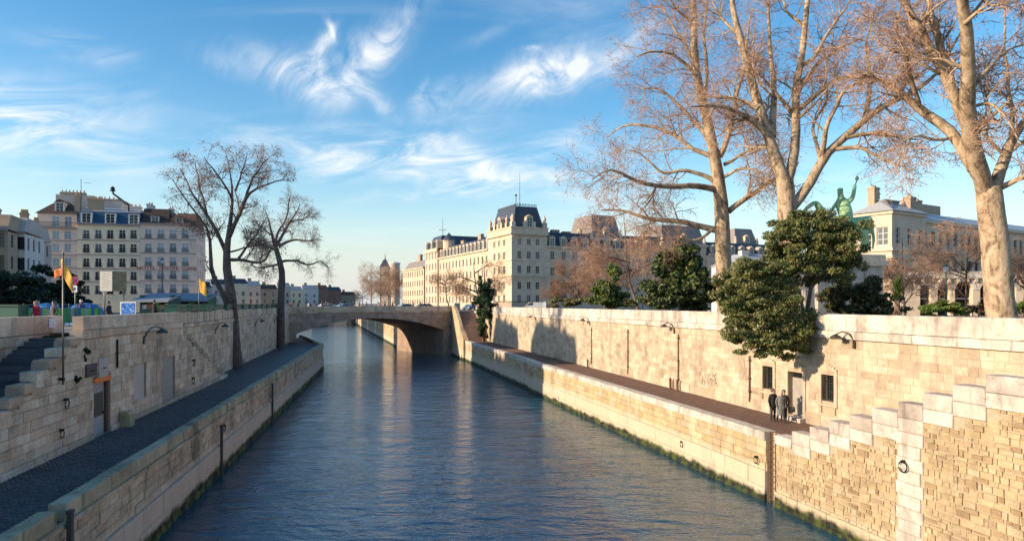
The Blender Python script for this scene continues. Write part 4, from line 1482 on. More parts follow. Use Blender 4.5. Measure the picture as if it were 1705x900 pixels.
mb.box(Og, dH, 0.6, W_ + .4, 0, 6, ZS, zg)
mb.build('gable_wall', 'plaster_grey', th)
chimney(th, Og, dH, 3.5, .3, zg + .002, zg + .6, 4.5, .6, 'plaster_ochre', 7)
chimney(th, O, dH, W_ - .5, 2.0, zt, zrow(126, 322), .9, 1.3, 'plaster_ochre', 3)
MB().tube([(O[0] + dH[0] * 7, O[1] + 3, zr), (O[0] + dH[0] * 7, O[1] + 3, zrow(119, 296))], .05, 5).tube([(O[0] + 6.3, O[1] + 4.6, zrow(119, 300)), (O[0] + 7.6, O[1] + 4.6, zrow(119, 300))], .03, 4).build('aerial', 'iron', th)

th, O, W_, zc = house('townhouse', 'cream townhouse with five window bays and a blue mansard roof', 128, 233, 374, (143.5, 163.7, 183.4, 203.6, 222.4), (389.7, 413, 437, 459, 482), 9.6, 14, 'plaster_cream', 'white', 'glass', 11, (401, 425, 448, 470), True)
mb = MB()
zr = zrow(180, 351)
frustum(mb, O, dH, .02, W_, .15, 9, zc + .16, zr, .15, 1.1)
mb.build('roof', 'zinc_blue', th)
mb = MB()
frustum(mb, O, dH, .2, W_ - .2, 1.25, 8, zr + .002, zr + 1.0, .3, 3.0)
mb.build('roof_cap', 'zinc', th)
for c in (143.5, 183.5, 222.5):
    dormer(th, O, dH, kYs(c) - kYs(128), .1, zc + .3, 1.55, 1.95, 'frame_white', 'zinc_blue', gable=False)
Og = (O[0] - dH[1] * 9.5, O[1] + dH[0] * 9.5)
mb = MB()
frustum(mb, Og, dH, -.2, 6.2, 0, 6, ZS, zrow(150, 322), 0, 0)
mb.build('gable_wall', 'plaster_grey', th)
chimney(th, Og, dH, 3, .3, zrow(150, 322) + .002, zrow(150, 318), 4, .6, 'plaster_ochre', 5)
pts = [(O[0] + dH[0] * 7.6, O[1] + 4.4, zr), (O[0] + dH[0] * 7.6, O[1] + 4.4, zrow(188, 338)), (O[0] + dH[0] * 4.5, O[1] + 4.4, zrow(170, 318)), (O[0] + dH[0] * 4.4, O[1] + 4.4, zrow(169, 314))]
MB().tube(pts, [.2, .2, .18, .18], 8).build('flue_pipe', 'iron', th)
MB().lathe(pts[-1], [(.2, 0), (.55, .1), (.3, .5), (.5, .6), (.05, 1.0), (.004, 1.01)], 8).build('flue_cowl', 'iron', th)
chimney(th, O, dH, kYs(143) - kYs(128) + 1, 2.2, zr, zr + 2.6, 2.6, .9, 'plaster_ochre', 5)

th, O, W_, zc = house('townhouse', 'mauve corner townhouse with red lettering and brown tiled roof', 233, 327, 373.5, (247, 267.7, 288, 308.4), (389, 412, 435, 457, 480), 10, 14, 'plaster_mauve', 'white', 'glass_painted_sky', 13, (399, 422, 468), True)
mb = MB()
zr = zrow(270, 345)
frustum(mb, O, dH, .02, W_ * .5, .1, 12, zc + .16, zr, .2, 2.6)
mb.build('roof', 'roof_brown', th)
mb = MB()
frustum(mb, O, dH, W_ * .5 + .002, W_, .1, 12, zc + .16, zrow(300, 354), .3, 2.2)
mb.build('roof', 'roof_rust', th)
MB().box(O, dH, W_ * .62, W_ - .4, 3, 10, zrow(300, 354) - 1.5, zrow(310, 352)).build('rooftop_box', 'plaster_grey', th)
dormer(th, O, dH, kYs(257.5) - kYs(233), .35, zc + .35, 1.2, 1.3, 'zinc', 'roof_brown', gable=False)
dormer(th, O, dH, kYs(298) - kYs(233), .35, zc + .25, 1.1, 1.2, 'plaster_ochre', 'roof_rust', gable=False)
chimney(th, O, dH, 1.0, 3.0, zc, zrow(240, 335), .9, 3.4, 'plaster_white', 2)
chimney(th, O, dH, -2.4, 4.2, zc, zrow(215, 338), 3.6, .8, 'plaster_white', 5)
chimney(th, O, dH, W_ * .48, 4.0, zc, zrow(277, 342), .8, .9, 'plaster_grey', 2)
fc = bpy.data.curves.new('lettering', 'FONT')
fc.body = 'HOTEL  NOTRE  DAME'
fc.size = 1.05
fc.extrude = .03
fc.align_x = 'CENTER'
fc.materials.append(MATS['lettering'])
fo = obj('lettering', fc, th)
bpy.context.view_layer.update()
fm_ = bpy.data.meshes.new_from_object(fo.evaluated_get(bpy.context.evaluated_depsgraph_get()))
bpy.data.objects.remove(fo)
fo = obj('lettering', fm_, th)
off = offset(th)
sc_ = kYs(279) - kYs(233)
fo.location = (O[0] + dH[0] * sc_ + dH[1] * .06 - off.x, O[1] + dH[1] * sc_ - dH[0] * .06 - off.y, zrow(280, 449.5) - off.z)
fo.rotation_euler = (R(90), 0, math.atan2(dH[1], dH[0]))

# --- older houses at the left edge, a row going back along a side street
for x0, x1, yt, Y, wall, lab, nr, nc in ((-95, 13, 350, 92, 'plaster_ochre', 'brown narrow house cut by the left picture edge', 5, 4), (14, 41, 359, 99, 'plaster_white', 'white gabled old house second in the side street row', 5, 2), (42, 57, 372, 108, 'plaster_grey', 'grey old house third in the side street row', 5, 2)):
    O = tuple(P(x0, 505, Y))[:2]
    dd = unit(.93, .37)
    W_ = on(O, dd, x1)[0]
    zt = CZ + (HY - yt) / F * Y
    th = thing('townhouse', lab, 'house', (O[0], O[1], ZS))
    wins = [(W_ * (c + .5) / nc - .5, W_ * (c + .5) / nc + .5, ZS + 3.4 + r_ * 3.0, ZS + 5.2 + r_ * 3.0) for r_ in range(nr - 1) for c in range(nc)]
    sw = [(1.5 + c * 3, 2.5 + c * 3, ZS + 3.4 + r_ * 3.0, ZS + 5.2 + r_ * 3.0) for r_ in range(nr - 1) for c in range(3)]
    zw = min(zt - 2.5, ZS + 12.6)
    mb = MB()
    fr_, rt, lf = shell(mb, O, dd, W_, 11, ZS, zw, [q for q in wins if q[3] < zw], [q for q in sw if q[3] < zw])
    mb.build('wall', wall, th)
    for q in wins:
        if q[3] < zw:
            put_window(th, O, dd, q, 'dark', 'glass', .22, False, 'trim')
    for q in sw:
        if q[3] < zw:
            put_window(th, rt[0], rt[1], q, 'dark', 'glass')
    MB().box(O, dd, -.2, W_ - .02, -.35, .1, zw + .002, zw + .3).build('cornice', 'trim', th)
    mb = MB()
    frustum(mb, O, dd, 0, W_ - .03, .1, 10.9, zw + .3, zt, .1, 2.0)
    mb.build('roof', 'plaster_grey' if wall != 'plaster_ochre' else 'plaster_ochre', th)
    chimney(th, O, dd, W_ * .6, 2.8, zt, zt + .9, min(2.4, W_ * .5), .7, 'plaster_ochre', 4)

# --- row of far houses on the left bank beyond the bridge
frow = [(322, 352, 468, 'plaster_grey', 'slate'), (352, 384, 464, 'plaster_white', 'slate'), (384, 412, 463, 'plaster_cream', 'slate'), (412, 434, 467, 'plaster_pink', 'zinc'), (434, 462, 473, 'plaster_ochre', 'roof_brown'), (462, 484, 470, 'plaster_grey', 'zinc'), (484, 504, 476, 'plaster_cream', 'zinc'), (504, 530, 474, 'plaster_white', 'zinc'), (530, 546, 474, 'brick_red', 'roof_rust'), (546, 568, 477, 'brick_red', 'slate'), (568, 592, 485, 'plaster_ochre', 'roof_brown')]
names = ['grey', 'white', 'cream', 'pink', 'ochre', 'pale grey', 'small cream', 'wide white', 'narrow red brick', 'slate roofed brick', 'low ochre']
for i, (x0, x1, yt, wall, roof) in enumerate(frow):
    Y = 265 + i * 16
    O = tuple(P(x0, 505, Y))[:2]
    dd = unit(.8, .6)
    W_ = on(O, dd, x1)[0]
    zt = CZ + (HY - yt) / F * Y
    zw = zt - 2.2
    th = thing('townhouse', 'distant %s house in the far left bank row, %s' % (names[i], ['beside the mauve hotel', 'left of the forked trunk', 'tallest between the trunks', 'between the two trunks', 'just left of the slim trunk', 'behind the slim trunk', 'just right of the slim trunk', 'with a flat front', 'before the taller brick one', 'near the row end', 'last in the row'][i]), 'house', (O[0], O[1], ZS), 'far houses on the left bank')
    nc = max(2, int(W_ / 3.4))
    nr = max(2, int((zw - ZS) / 3.4))
    wins = [(W_ * (c + .5) / nc - .55, W_ * (c + .5) / nc + .55, ZS + 1.6 + r_ * 3.3, ZS + 3.6 + r_ * 3.3) for r_ in range(nr) for c in range(nc) if ZS + 3.9 + r_ * 3.3 < zw]
    mb = MB()
    shell(mb, O, dd, W_, 12, ZS, zw, wins)
    mb.build('wall', wall, th)
    for q in wins:
        put_window(th, O, dd, q, 'plain', 'glass')
    mb = MB()
    frustum(mb, O, dd, -.2, W_ + .2, -.2, 12.2, zw + .002, zt, .5, 2.5)
    mb.build('roof', roof, th)
    chimney(th, O, dd, W_ * .3, 3, zw, zt + 1.3, 1.6, .8, 'plaster_ochre', 0)

# --- the great stone building with corner pavilion
KB = .45
dS = unit(KB, -1.0)                       # its river face, left to right in the picture (far to near)
dE = unit(1.0, KB)                        # its face towards the square
CO = tuple(P(852, 505, 175.0))[:2]        # the corner


def sE(px, py=505): return on(CO, dE, px, py)


def sS(px, py=505):                       # along the river face, measured from the corner (negative = farther)
    return on(CO, dS, px, py)


th = thing('palace_building', 'long sunlit stone palace with corner pavilion, mansard roofs and dormers', 'building', (CO[0], CO[1], ZS))
s_tw = sS(813)[0]                         # pavilion end on the river face
e_tw = sE(911)[0]
zcor = sE(852, 387)[1]
O_ = (CO[0] + dS[0] * s_tw, CO[1] + dS[1] * s_tw)
rowsT = [sE(865, y_)[1] for y_ in (401, 424, 448, 475, 497)]
ht = 12.2 * 175 / F
wS = [(sS(x_)[0] - s_tw - .75, sS(x_)[0] - s_tw + .75, z - ht / 2, z + ht / 2) for x_ in (823.3, 830.8, 839.4) for z in rowsT]
wE = [(sE(x_)[0] - .55, sE(x_)[0] + .55, z - ht / 2, z + ht / 2) for x_ in (865, 880.7, 895.2) for z in rowsT]
mb = MB()
facade(mb, O_, dS, 0, -s_tw, ZS, zcor, wS, .3)
facade(mb, CO, dE, 0, e_tw, ZS, zcor, wE, .3)
Ow = (CO[0] + dE[0] * e_tw, CO[1] + dE[1] * e_tw)
facade(mb, Ow, (-dS[0], -dS[1]), 0, -s_tw, ZS, zcor, [], .3)
facade(mb, (O_[0] + dE[0] * e_tw, O_[1] + dE[1] * e_tw), (-dE[0], -dE[1]), 0, e_tw, ZS, zcor, [], .3)
mb.build('pavilion_wall', 'stone_facade', th)
for q in wS:
    put_window(th, O_, dS, q, 'white', 'glass', .3, False, 'stone_facade')
for q in wE:
    put_window(th, CO, dE, q, 'white', 'glass', .3, False, 'stone_facade')
Ltw = -s_tw
for z, h_, p_ in ((zcor - 1.5, .3, .12), (zcor - .35, .35, .5), (zcor + .003, 1.3, .2), (zcor + 1.31, .3, .35), (rowsT[2] + 2.2, .3, .15), (rowsT[2] - 1.9, .35, .25), (rowsT[3] + 1.6, .2, .12)):
    MB().box(O_, dS, -p_, Ltw + p_, -p_, .1, z, z + h_).build('cornice', 'stone_facade', th)
    MB().box(CO, dE, .103 - .1, e_tw + p_, -p_ + .002, .1, z + .003, z + h_ - .003).build('cornice', 'stone_facade', th)
for k in range(16):                        # brackets under the pavilion's cornice
    MB().box(CO, dE, .4 + k * (e_tw - .6) / 16, .65 + k * (e_tw - .6) / 16, -.32, 0, zcor - .75, zcor - .36).build('bracket', 'stone_facade', th)
zr0 = zcor + 1.6
zr1 = sE(860, 341)[1]
mb = MB()
frustum(mb, O_, dS, .5, Ltw - .5, .5, e_tw - .5, zcor + 1.0, zr1, 1.5, 1.5)
mb.build('mansard_roof', 'slate', th)
mb = MB()
for k in range(14):
    mb.box(O_, dS, Ltw - 2.05, Ltw - 1.95, 2.2 + k * (e_tw - 4.4) / 13 - .1, 2.3 + k * (e_tw - 4.4) / 13 - .1, zr1, zr1 + .8)
mb.box(O_, dS, Ltw - 2.05, Ltw - 1.95, 2.1, e_tw - 2.0, zr1 + .35, zr1 + .45)
mb.box(O_, dS, 2.0, Ltw - 2.0, 1.95, 2.05, zr1, zr1 + .6)
mb.build('roof_cresting', 'slate', th)
x_, y_ = O_[0] + dS[0] * (Ltw - 2.2) + dE[0] * 2.2, O_[1] + dS[1] * (Ltw - 2.2) + dE[1] * 2.2
MB().tube([(x_, y_, zr1), (x_, y_, zr1 + 2.6)], .12, 6).lathe((x_, y_, zr1 + 2.6), [(.01, -.1), (.3, .1), (.3, .35), (.01, .55)], 8).build('roof_finial', 'slate', th)
MB().tube([(x_ + 1, y_ + 3, zr1), (x_ + 1, y_ + 3, zr1 + 9)], [.1, .04], 5).build('roof_mast', 'galv', th)
# carved dormers and corner ornaments of the pavilion
for (Od, dd, c) in ((CO, dE, e_tw / 2), (O_, dS, Ltw * .5)):
    do = dormer(th, Od, dd, c, -.1, zcor + 1.62, 1.5, 2.6, 'stone_facade', 'stone_facade', deep=2.6)
    MB().box(Od, dd, c - 1.7, c - 1.0, -.12, .6, zcor + 1.63, zcor + 3.1).box(Od, dd, c + 1.0, c + 1.7, -.12, .6, zcor + 1.63, zcor + 3.1).build('dormer_volute', 'stone_facade', do)
for (Od, dd, c) in ((CO, dE, .5), (CO, dE, e_tw - .6), (O_, dS, .6), (O_, dS, Ltw * .25), (O_, dS, Ltw * .75), (O_, dS, Ltw - .7)):
    mb = MB()
    mb.box(Od, dd, c - .55, c + .55, -.15 if dd is dE else .02, 1.0, zcor + 1.63, zcor + 2.9)
    cx, cy = Od[0] + dd[0] * c - dd[1] * .4, Od[1] + dd[1] * c + dd[0] * .4
    mb.lathe((cx, cy, zcor + 2.9), [(.5, 0), (.3, .3), (.5, .8), (.42, 1.2), (.15, 1.5), (.2, 1.7), (.01, 1.95)], 8)
    mb.build('roof_ornament', 'stone_facade', th)

# river wing with dormers, second pavilion
def wing(O, d, L, z0, z1, rows, step, roof_h, mat, roofmat, par, dorm=True, first=1.6, wd=1.3, hh=2.1, Dp=13):
    wins = []
    n = int((L - first) / step) + 1
    for i in range(n):
        c = first + i * step
        if c + 1 > L:
            break
        wins += [(c - wd / 2, c + wd / 2, z - hh / 2, z + hh / 2) for z in rows]
    mb = MB()
    shell(mb, O, d, L, Dp, z0, z1, wins, depth=.3)
    mb.build('wing_wall', mat, par)
    for q in wins:
        put_window(par, O, d, q, 'white', 'glass', .3)
    MB().box(O, d, 0.002, L - .002, -.45, .1, z1 - .1, z1 + .35).build('cornice', mat, par)
    for z in rows[1:3]:
        MB().box(O, d, .002, L - .002, -.15, .05, z - hh / 2 - .6, z - hh / 2 - .3).build('string_course', mat, par)
    mb = MB()
    frustum(mb, O, d, .02, L - .02, .3, Dp - .3, z1 + .3, z1 + roof_h, .02, 2.2)
    mb.build('wing_roof', roofmat, par)
    if dorm:
        for i in range(n):
            c = first + i * step
            if c + 1 < L:
                dormer(par, O, d, c, .12, z1 + .36, 1.3, 2.2, mat, mat, deep=2.0)


zwing = sS(780, 422)[1]
s2r, s2l = sS(731)[0], sS(711)[0]
O2 = (CO[0] + dS[0] * s2r, CO[1] + dS[1] * s2r)
rowsW = [rowsT[1] - .3, rowsT[2] - .4, rowsT[3] - .1, rowsT[4]]
wing(O2, dS, s_tw - s2r, ZS, zwing, rowsW, 3.1, 4.0, 'stone_facade', 'slate', th, first=1.5)
chimney(th, O2, dS, (s_tw - s2r) * .55, 5, zwing, zwing + 6.3, 2.4, 1, 'plaster_ochre', 0)
chimney(th, O2, dS, (s_tw - s2r) * .75, 5, zwing, zwing + 6.6, 2.6, 1, 'plaster_ochre', 0)
chimney(th, O2, dS, (s_tw - s2r) * .2, 5, zwing, zwing + 5.6, 2.4, 1, 'plaster_ochre', 0)
O3 = (CO[0] + dS[0] * s2l - dE[0] * .6, CO[1] + dS[1] * s2l - dE[1] * .6)
L3 = s2r - s2l
zc3 = sS(720, 420)[1]
mb = MB()
w3 = [(L3 * (i + .5) / 4 - .7, L3 * (i + .5) / 4 + .7, z - 1.1, z + 1.1) for i in range(4) for z in rowsT]
shell(mb, O3, dS, L3, 11, ZS, zc3, w3)
mb.build('pavilion_wall', 'stone_facade', th)
for q in w3:
    put_window(th, O3, dS, q, 'white', 'glass', .22)
MB().box(O3, dS, -.4, L3 + .4, -.4, .2, zc3 - .2, zc3 + 1.0).build('cornice', 'stone_facade', th)
mb = MB()
frustum(mb, O3, dS, .3, L3 - .3, .4, 24, zc3 + .9, sS(735, 389)[1], 1.8, 2.0)
mb.build('mansard_roof', 'slate', th)
for c in (1.0, L3 / 2, L3 - 1.0):
    do = dormer(th, O3, dS, c, .1, zc3 + 1.01, 1.2, 2.3, 'stone_facade', 'stone_facade', deep=2)
xt, yt = O3[0] + dS[0] * (L3 + 3) + dE[0] * 3, O3[1] + dS[1] * (L3 + 3) + dE[1] * 3
MB().lathe((xt, yt, zwing), [(1.9, 0), (1.9, 5.6), (2.1, 5.7), (2.1, 6.0)], 12).build('stair_turret', 'stone_facade', th)
MB().lathe((xt, yt, zwing + 6.01), [(2.2, 0), (1.3, 1.1), (.01, 2.6)], 12).build('turret_roof', 'slate', th)
MB().tube([(O3[0] + dE[0] * 6, O3[1] + 6, sS(735, 391)[1]), (O3[0] + dE[0] * 6, O3[1] + 6, sS(735, 352)[1])], [.15, .05], 5).tube([(O3[0] + dE[0] * 6 - 1.4, O3[1] + 6, sS(735, 372)[1]), (O3[0] + dE[0] * 6 + 1.4, O3[1] + 6, sS(735, 372)[1])], .08, 4).build('roof_mast', 'galv', th)

th2 = thing('palace_building', 'farther pale stone palace wing with flat cornices past the second pavilion', 'building', (CO[0] + dS[0] * sS(690)[0], CO[1] + dS[1] * sS(690)[0], ZS))
s4r, s4l = sS(706)[0], sS(671)[0]
O4 = (CO[0] + dS[0] * s4l, CO[1] + dS[1] * s4l)
z4 = sS(690, 448)[1]
wing(O4, dS, s4r - s4l - .1, ZS, z4, [ZS + 12.4, ZS + 8.8, ZS + 5.4, ZS + 2.0], 3.0, 3.2, 'stone_facade', 'slate_pale', th2, dorm=False)
chimney(th2, O4, dS, 8, 4, z4, z4 + 6, 3.5, 1, 'plaster_ochre', 0)
chimney(th2, O4, dS, 18, 4, z4, z4 + 5.5, 4, 1, 'brick_red', 0)

# wing towards the square, then two more pavilions
zwE = sE(930, 412)[1]
LE_ = sE(1100)[0] - e_tw
wing(Ow, dE, LE_, ZS, zwE, [rowsT[1] + .1, rowsT[2] - .4, rowsT[3], rowsT[4]], 3.35, 4.2, 'stone_facade', 'slate', th, first=1.6)
for x_ in (941, 960):
    chimney(th, Ow, dE, sE(x_)[0] - e_tw, 5.2, zwE, sE(x_, 379 if x_ < 950 else 382)[1], 2.2, 1.3, 'plaster_ochre', 0)


def pavilion(x0, x1, ycor, ytop, Dp, roofmat, back=0.0):
    a, b_ = sE(x0)[0], sE(x1)[0]
    O = (CO[0] + dE[0] * a - dE[1] * back, CO[1] + dE[1] * a + dE[0] * back)
    z = sE(x0, ycor)[1]
    W_ = b_ - a
    mb = MB()
    wins = [(W_ * (i + .5) / 3 - .6, W_ * (i + .5) / 3 + .6, q - 1, q + 1) for i in range(3) for q in (z - 2.2, z - 6.0, z - 9.6)]
    lw = [(2 + 3 * i, 3.2 + 3 * i, z - 3.2, z - 1.2) for i in range(int(Dp / 3.4))]
    fr_, rt, lf = shell(mb, O, dE, W_, Dp, ZS, z, wins, None, lw)
    mb.build('pavilion_wall', 'stone_facade', th)
    for q in wins:
        put_window(th, O, dE, q, 'white', 'glass')
    for q in lw:
        put_window(th, lf[0], lf[1], q, 'white', 'glass')
    MB().box(O, dE, -.4, W_ + .4, -.4, Dp + .4, z + .002, z + .7).build('cornice', 'stone_facade', th)
    mb = MB()
    frustum(mb, O, dE, .2, W_ - .2, .2, Dp - .2, z + .7, sE(x0, ytop)[1], 1.2, 1.6)
    mb.build('mansard_roof', roofmat, th)
    dormer(th, O, dE, W_ / 2, -.1, z + .72, 1.4, 2.4, 'stone_facade', 'stone_facade', deep=2)
    Ol, dl = lf
    dormer(th, Ol, dl, Dp * .5, -.1, z + .72, 1.4, 2.4, 'stone_facade', 'stone_facade', deep=2)
    for c in (.5, W_ - .5):
        cx, cy = O[0] + dE[0] * c - dE[1] * .4, O[1] + dE[1] * c + dE[0] * .4
        MB().lathe((cx, cy, z + .7), [(.5, 0), (.5, 1.2), (.3, 1.5), (.45, 1.9), (.01, 2.5)], 8).build('roof_ornament', 'stone_facade', th)


pavilion(990, 1043, 398, 354, 13, 'slate_pale', 2.0)
pavilion(1105, 1180, 408, 372, 13, 'slate_pale', 1.0)
Ow2 = (CO[0] + dE[0] * sE(1180)[0], CO[1] + dE[1] * sE(1180)[0])
wing(Ow2, dE, sE(1300)[0] - sE(1180)[0], ZS, sE(1200, 425)[1], [sE(1200, 445)[1], sE(1200, 470)[1]], 3.6, 4.0, 'stone_facade', 'slate', th, first=2)
pavilion(1236, 1276, 409, 377, 11, 'slate_pale', 3.0)
Ol_ = tuple(P(1228, 505, 120))[:2]
t_ = thing('low_roof_building', 'low pale roofed pavilion between plane trunk and evergreen', 'building', (Ol_[0], Ol_[1], ZS))
mb = MB()
shell(mb, Ol_, unit(1, .3), 13, 8, ZS, CZ + (HY - 440) / F * 120, [(1.2 + 2.6 * i, 2.4 + 2.6 * i, ZS + 1, ZS + 4) for i in range(4)])
mb.build('wall', 'plaster_white', t_)
mb = MB()
frustum(mb, Ol_, unit(1, .3), -.3, 13.3, -.3, 8.3, CZ + (HY - 440) / F * 120 + .002, CZ + (HY - 420) / F * 120, 3, 3)
mb.build('roof', 'zinc', t_)
chimney(t_, Ol_, unit(1, .3), 3.0, 2, CZ + (HY - 440) / F * 120, CZ + (HY - 415) / F * 120, 1.4, 1, 'plaster_white', 0)

# spired tower far behind the bare trees
c0 = P(641, 505, 330)
th = thing('spired_tower', 'distant tower with dark pointed roof above rosy bare trees', 'tower', (c0.x, c0.y, ZS))
zt = CZ + (HY - 447) / F * 330
MB().aabox(c0.x - 1.9, c0.x + 1.9, c0.y - 2.4, c0.y + 2.4, ZS, zt).build('tower_wall', 'stone_facade', th)
MB().aabox(c0.x - 2.2, c0.x + 2.2, c0.y - 2.7, c0.y + 2.7, zt + .002, zt + .6).build('cornice', 'stone_facade', th)
mb = MB()
frustum(mb, (c0.x - 2.1, c0.y - 2.6), (1, 0), 0, 4.2, 0, 5.2, zt + .6, CZ + (HY - 432) / F * 330, 1.5, 1.9)
mb.build('roof', 'slate', th)
MB().tube([(c0.x, c0.y, CZ + (HY - 433) / F * 330), (c0.x, c0.y, CZ + (HY - 421) / F * 330)], [.5, .03], 6).build('spire', 'slate', th)
c0 = P(657, 505, 345)
th = thing('round_tower', 'distant pale stone tower right of the dark spire', 'tower', (c0.x, c0.y, ZS))
MB().lathe((c0.x, c0.y, ZS), [(2.6, 0), (2.6, CZ + (HY - 440) / F * 345 - ZS)], 12).build('tower_wall', 'stone_facade', th, True)
MB().lathe((c0.x, c0.y, CZ + (HY - 440) / F * 345), [(2.9, 0), (2.9, .8), (2.2, .9), (.01, 1.6)], 12).build('tower_cap', 'plaster_white', th)

# --- hospital building behind the statue, with its low arcade
CH = tuple(P(1485, 505, 113.0))[:2]
dHr = unit(1, .62)
dHl = unit(.62, -1)
zh = CZ + (HY - 350) / F * 113
th = thing('hospital_building', 'large stone building with chimneys and balcony behind the green statue', 'building', (CH[0], CH[1], ZS))
sl = on(CH, dHl, 1420)[0]
Oh = (CH[0] + dHl[0] * sl, CH[1] + dHl[1] * sl)
wl = [(-sl * .62, -sl * .62 + 1.9, zh - 5.6, zh - 2.6), (-sl * .62, -sl * .62 + 1.9, ZS + 5.2, ZS + 8.0), (-sl * .2, -sl * .2 + 1.9, zh - 5.6, zh - 2.6), (-sl * .2, -sl * .2 + 1.9, ZS + 5.2, ZS + 8)]
s1h = on(CH, dHr, 1541)[0]
wr = [(s1h * (i + .5) / 3 - .7, s1h * (i + .5) / 3 + .7, z, z + 2.7) for i in range(3) for z in (zh - 5.4, ZS + 5.2)]
mb = MB()
facade(mb, Oh, dHl, 0, -sl, ZS, zh, wl, .35)
facade(mb, CH, dHr, 0, s1h, ZS, zh, wr, .35)
Oh2 = (CH[0] + dHr[0] * s1h, CH[1] + dHr[1] * s1h)
facade(mb, Oh2, (-dHl[0], -dHl[1]), 0, -sl, ZS, zh, [], .3)
mb.build('wall', 'stone_facade', th)
for q in wl:
    put_window(th, Oh, dHl, q, 'white', 'glass', .35, False, 'stone_facade')
for q in wr:
    put_window(th, CH, dHr, q, 'white', 'glass', .35, False, 'stone_facade')
for z in (zh - .5, zh - 6.6, ZS + 4.4, ZS + 9.0):
    MB().box(Oh, dHl, -.1, -sl + .3, -.3, .1, z, z + .45).build('cornice', 'stone_facade', th)
    MB().box(CH, dHr, .11, s1h + .2, -.3, .1, z + .003, z + .44).build('cornice', 'stone_facade', th)
mb = MB()
frustum(mb, CH, dHr, -.6, s1h + .4, -.6, -sl + .4, zh, zh + 2.4, 3.2, 4.5)
mb.build('roof', 'zinc', th)
for s_, y_, h_, w_ in ((s1h * .25, 4, 4.6, 1.6), (s1h * .6, 6, 4.3, 1.4), (s1h * .9, 1.5, 3.2, 1.8)):
    chimney(th, CH, dHr, s_, y_, zh, zh + h_, w_, 1.2, 'plaster_ochre', 3)
# long wing to the right
Lw = on(CH, dHr, 1760)[0] - s1h
zw = on(CH, dHr, 1560, 368)[1]
Oh3 = (Oh2[0] - dHr[1] * 1.2, Oh2[1] + dHr[0] * 1.2)
wins = [(1.5 + 2.6 * i, 2.9 + 2.6 * i, z, z + 2.9) for i in range(int(Lw / 2.6) - 1) for z in (zw - 4.6, zw - 9.4)]
mb = MB()
facade(mb, Oh3, dHr, 0, Lw, ZS, zw, wins, .35)
mb.build('wing_wall', 'stone_facade', th)
for q in wins:
    put_window(th, Oh3, dHr, q, 'dark', 'glass', .35)
MB().box(Oh3, dHr, 0, Lw, -.5, .1, zw - .3, zw + .3).build('cornice', 'stone_facade', th)
MB().box(Oh3, dHr, 1.0, 14, -1.1, .02, zw - 5.4, zw - 5.1).build('balcony_slab', 'stone_facade', th)
mb = MB()
mb.box(Oh3, dHr, 1, 14, -1.08, -1.0, zw - 4.2, zw - 4.1)
for k in range(30):
    mb.box(Oh3, dHr, 1 + k * .44, 1.12 + k * .44, -1.06, -1.02, zw - 5.1, zw - 4.2)
mb.build('balcony_railing', 'zinc', th)
mb = MB()
frustum(mb, Oh3, dHr, -.2, Lw, -.4, 14, zw + .302, zw + 2.2, 1, 4)
mb.build('wing_roof', 'zinc', th)
s_a, s_b = on(Oh3, dHr, 1572)[0], on(Oh3, dHr, 1622)[0]
MB().box(Oh3, dHr, s_a, s_b, 6, 14, zw, on(Oh3, dHr, 1590, 346)[1] + 1.5).build('roof_block', 'plaster_ochre', th)
for s_ in (on(Oh3, dHr, 1560)[0], on(Oh3, dHr, 1545)[0]):
    chimney(th, Oh3, dHr, s_, 3, zw, zw + 4.4, 1.8, 1.2, 'plaster_ochre', 3)

# low arcade
OAc = tuple(P(1500, 505, 92.0))[:2]
dAc = unit(1, -.12)
th = thing('arcade_building', 'low sunlit arcade with round arches and pale balustrade', 'building', (OAc[0], OAc[1], ZS))
zA = on(OAc, dAc, 1600, 463)[1]
mb = MB()
arch_px = [(1532, 1550), (1561, 1582), (1590, 1620), (1632, 1652), (1668, 1692), (1710, 1734)]
prev = 0.0
sEndA = on(OAc, dAc, 1790)[0]
for x0, x1 in arch_px:
    a, b_ = on(OAc, dAc, x0)[0], on(OAc, dAc, x1)[0]
    facade(mb, OAc, dAc, prev, a, ZS, zA, [], .1)
    r_ = (b_ - a) / 2
    zs_ = on(OAc, dAc, x0, 482)[1]
    n_ = 12
    for k in range(n_):
        t0, t1 = math.pi - math.pi * k / n_, math.pi - math.pi * (k + 1) / n_
        p0, p1 = (a + r_ + r_ * math.cos(t0), zs_ + r_ * math.sin(t0)), (a + r_ + r_ * math.cos(t1), zs_ + r_ * math.sin(t1))
        v = []
        for (s_, z_, y_) in ((p0[0], p0[1], 0), (p1[0], p1[1], 0), (p1[0], zA, 0), (p0[0], zA, 0), (p0[0], p0[1], 1.0), (p1[0], p1[1], 1.0)):
            v.append([OAc[0] + dAc[0] * s_ - dAc[1] * y_, OAc[1] + dAc[1] * s_ + dAc[0] * y_, z_])
        mb.add(v, [[0, 1, 2, 3], [1, 0, 4, 5]])
    for s_, sg in ((a, 1), (b_, -1)):
        v = [[OAc[0] + dAc[0] * s_ - dAc[1] * y_, OAc[1] + dAc[1] * s_ + dAc[0] * y_, z_] for y_, z_ in ((0, ZS), (1.0, ZS), (1.0, zs_), (0, zs_))]
        mb.add(v, [[0, 1, 2, 3] if sg > 0 else [3, 2, 1, 0]])
    prev = b_
facade(mb, OAc, dAc, prev, sEndA, ZS, zA, [], .1)
MB().box(OAc, dAc, .41, sEndA, 3.4, 3.8, ZS, zA - .01).build('arcade_shade_back', 'roof_brown', th)  # dark brown puts the shade inside the arches into the colour
mb.box(OAc, dAc, 0, .4, .01, 3.4, ZS, zA)
mb.build('arcade_wall', 'stone_facade', th)
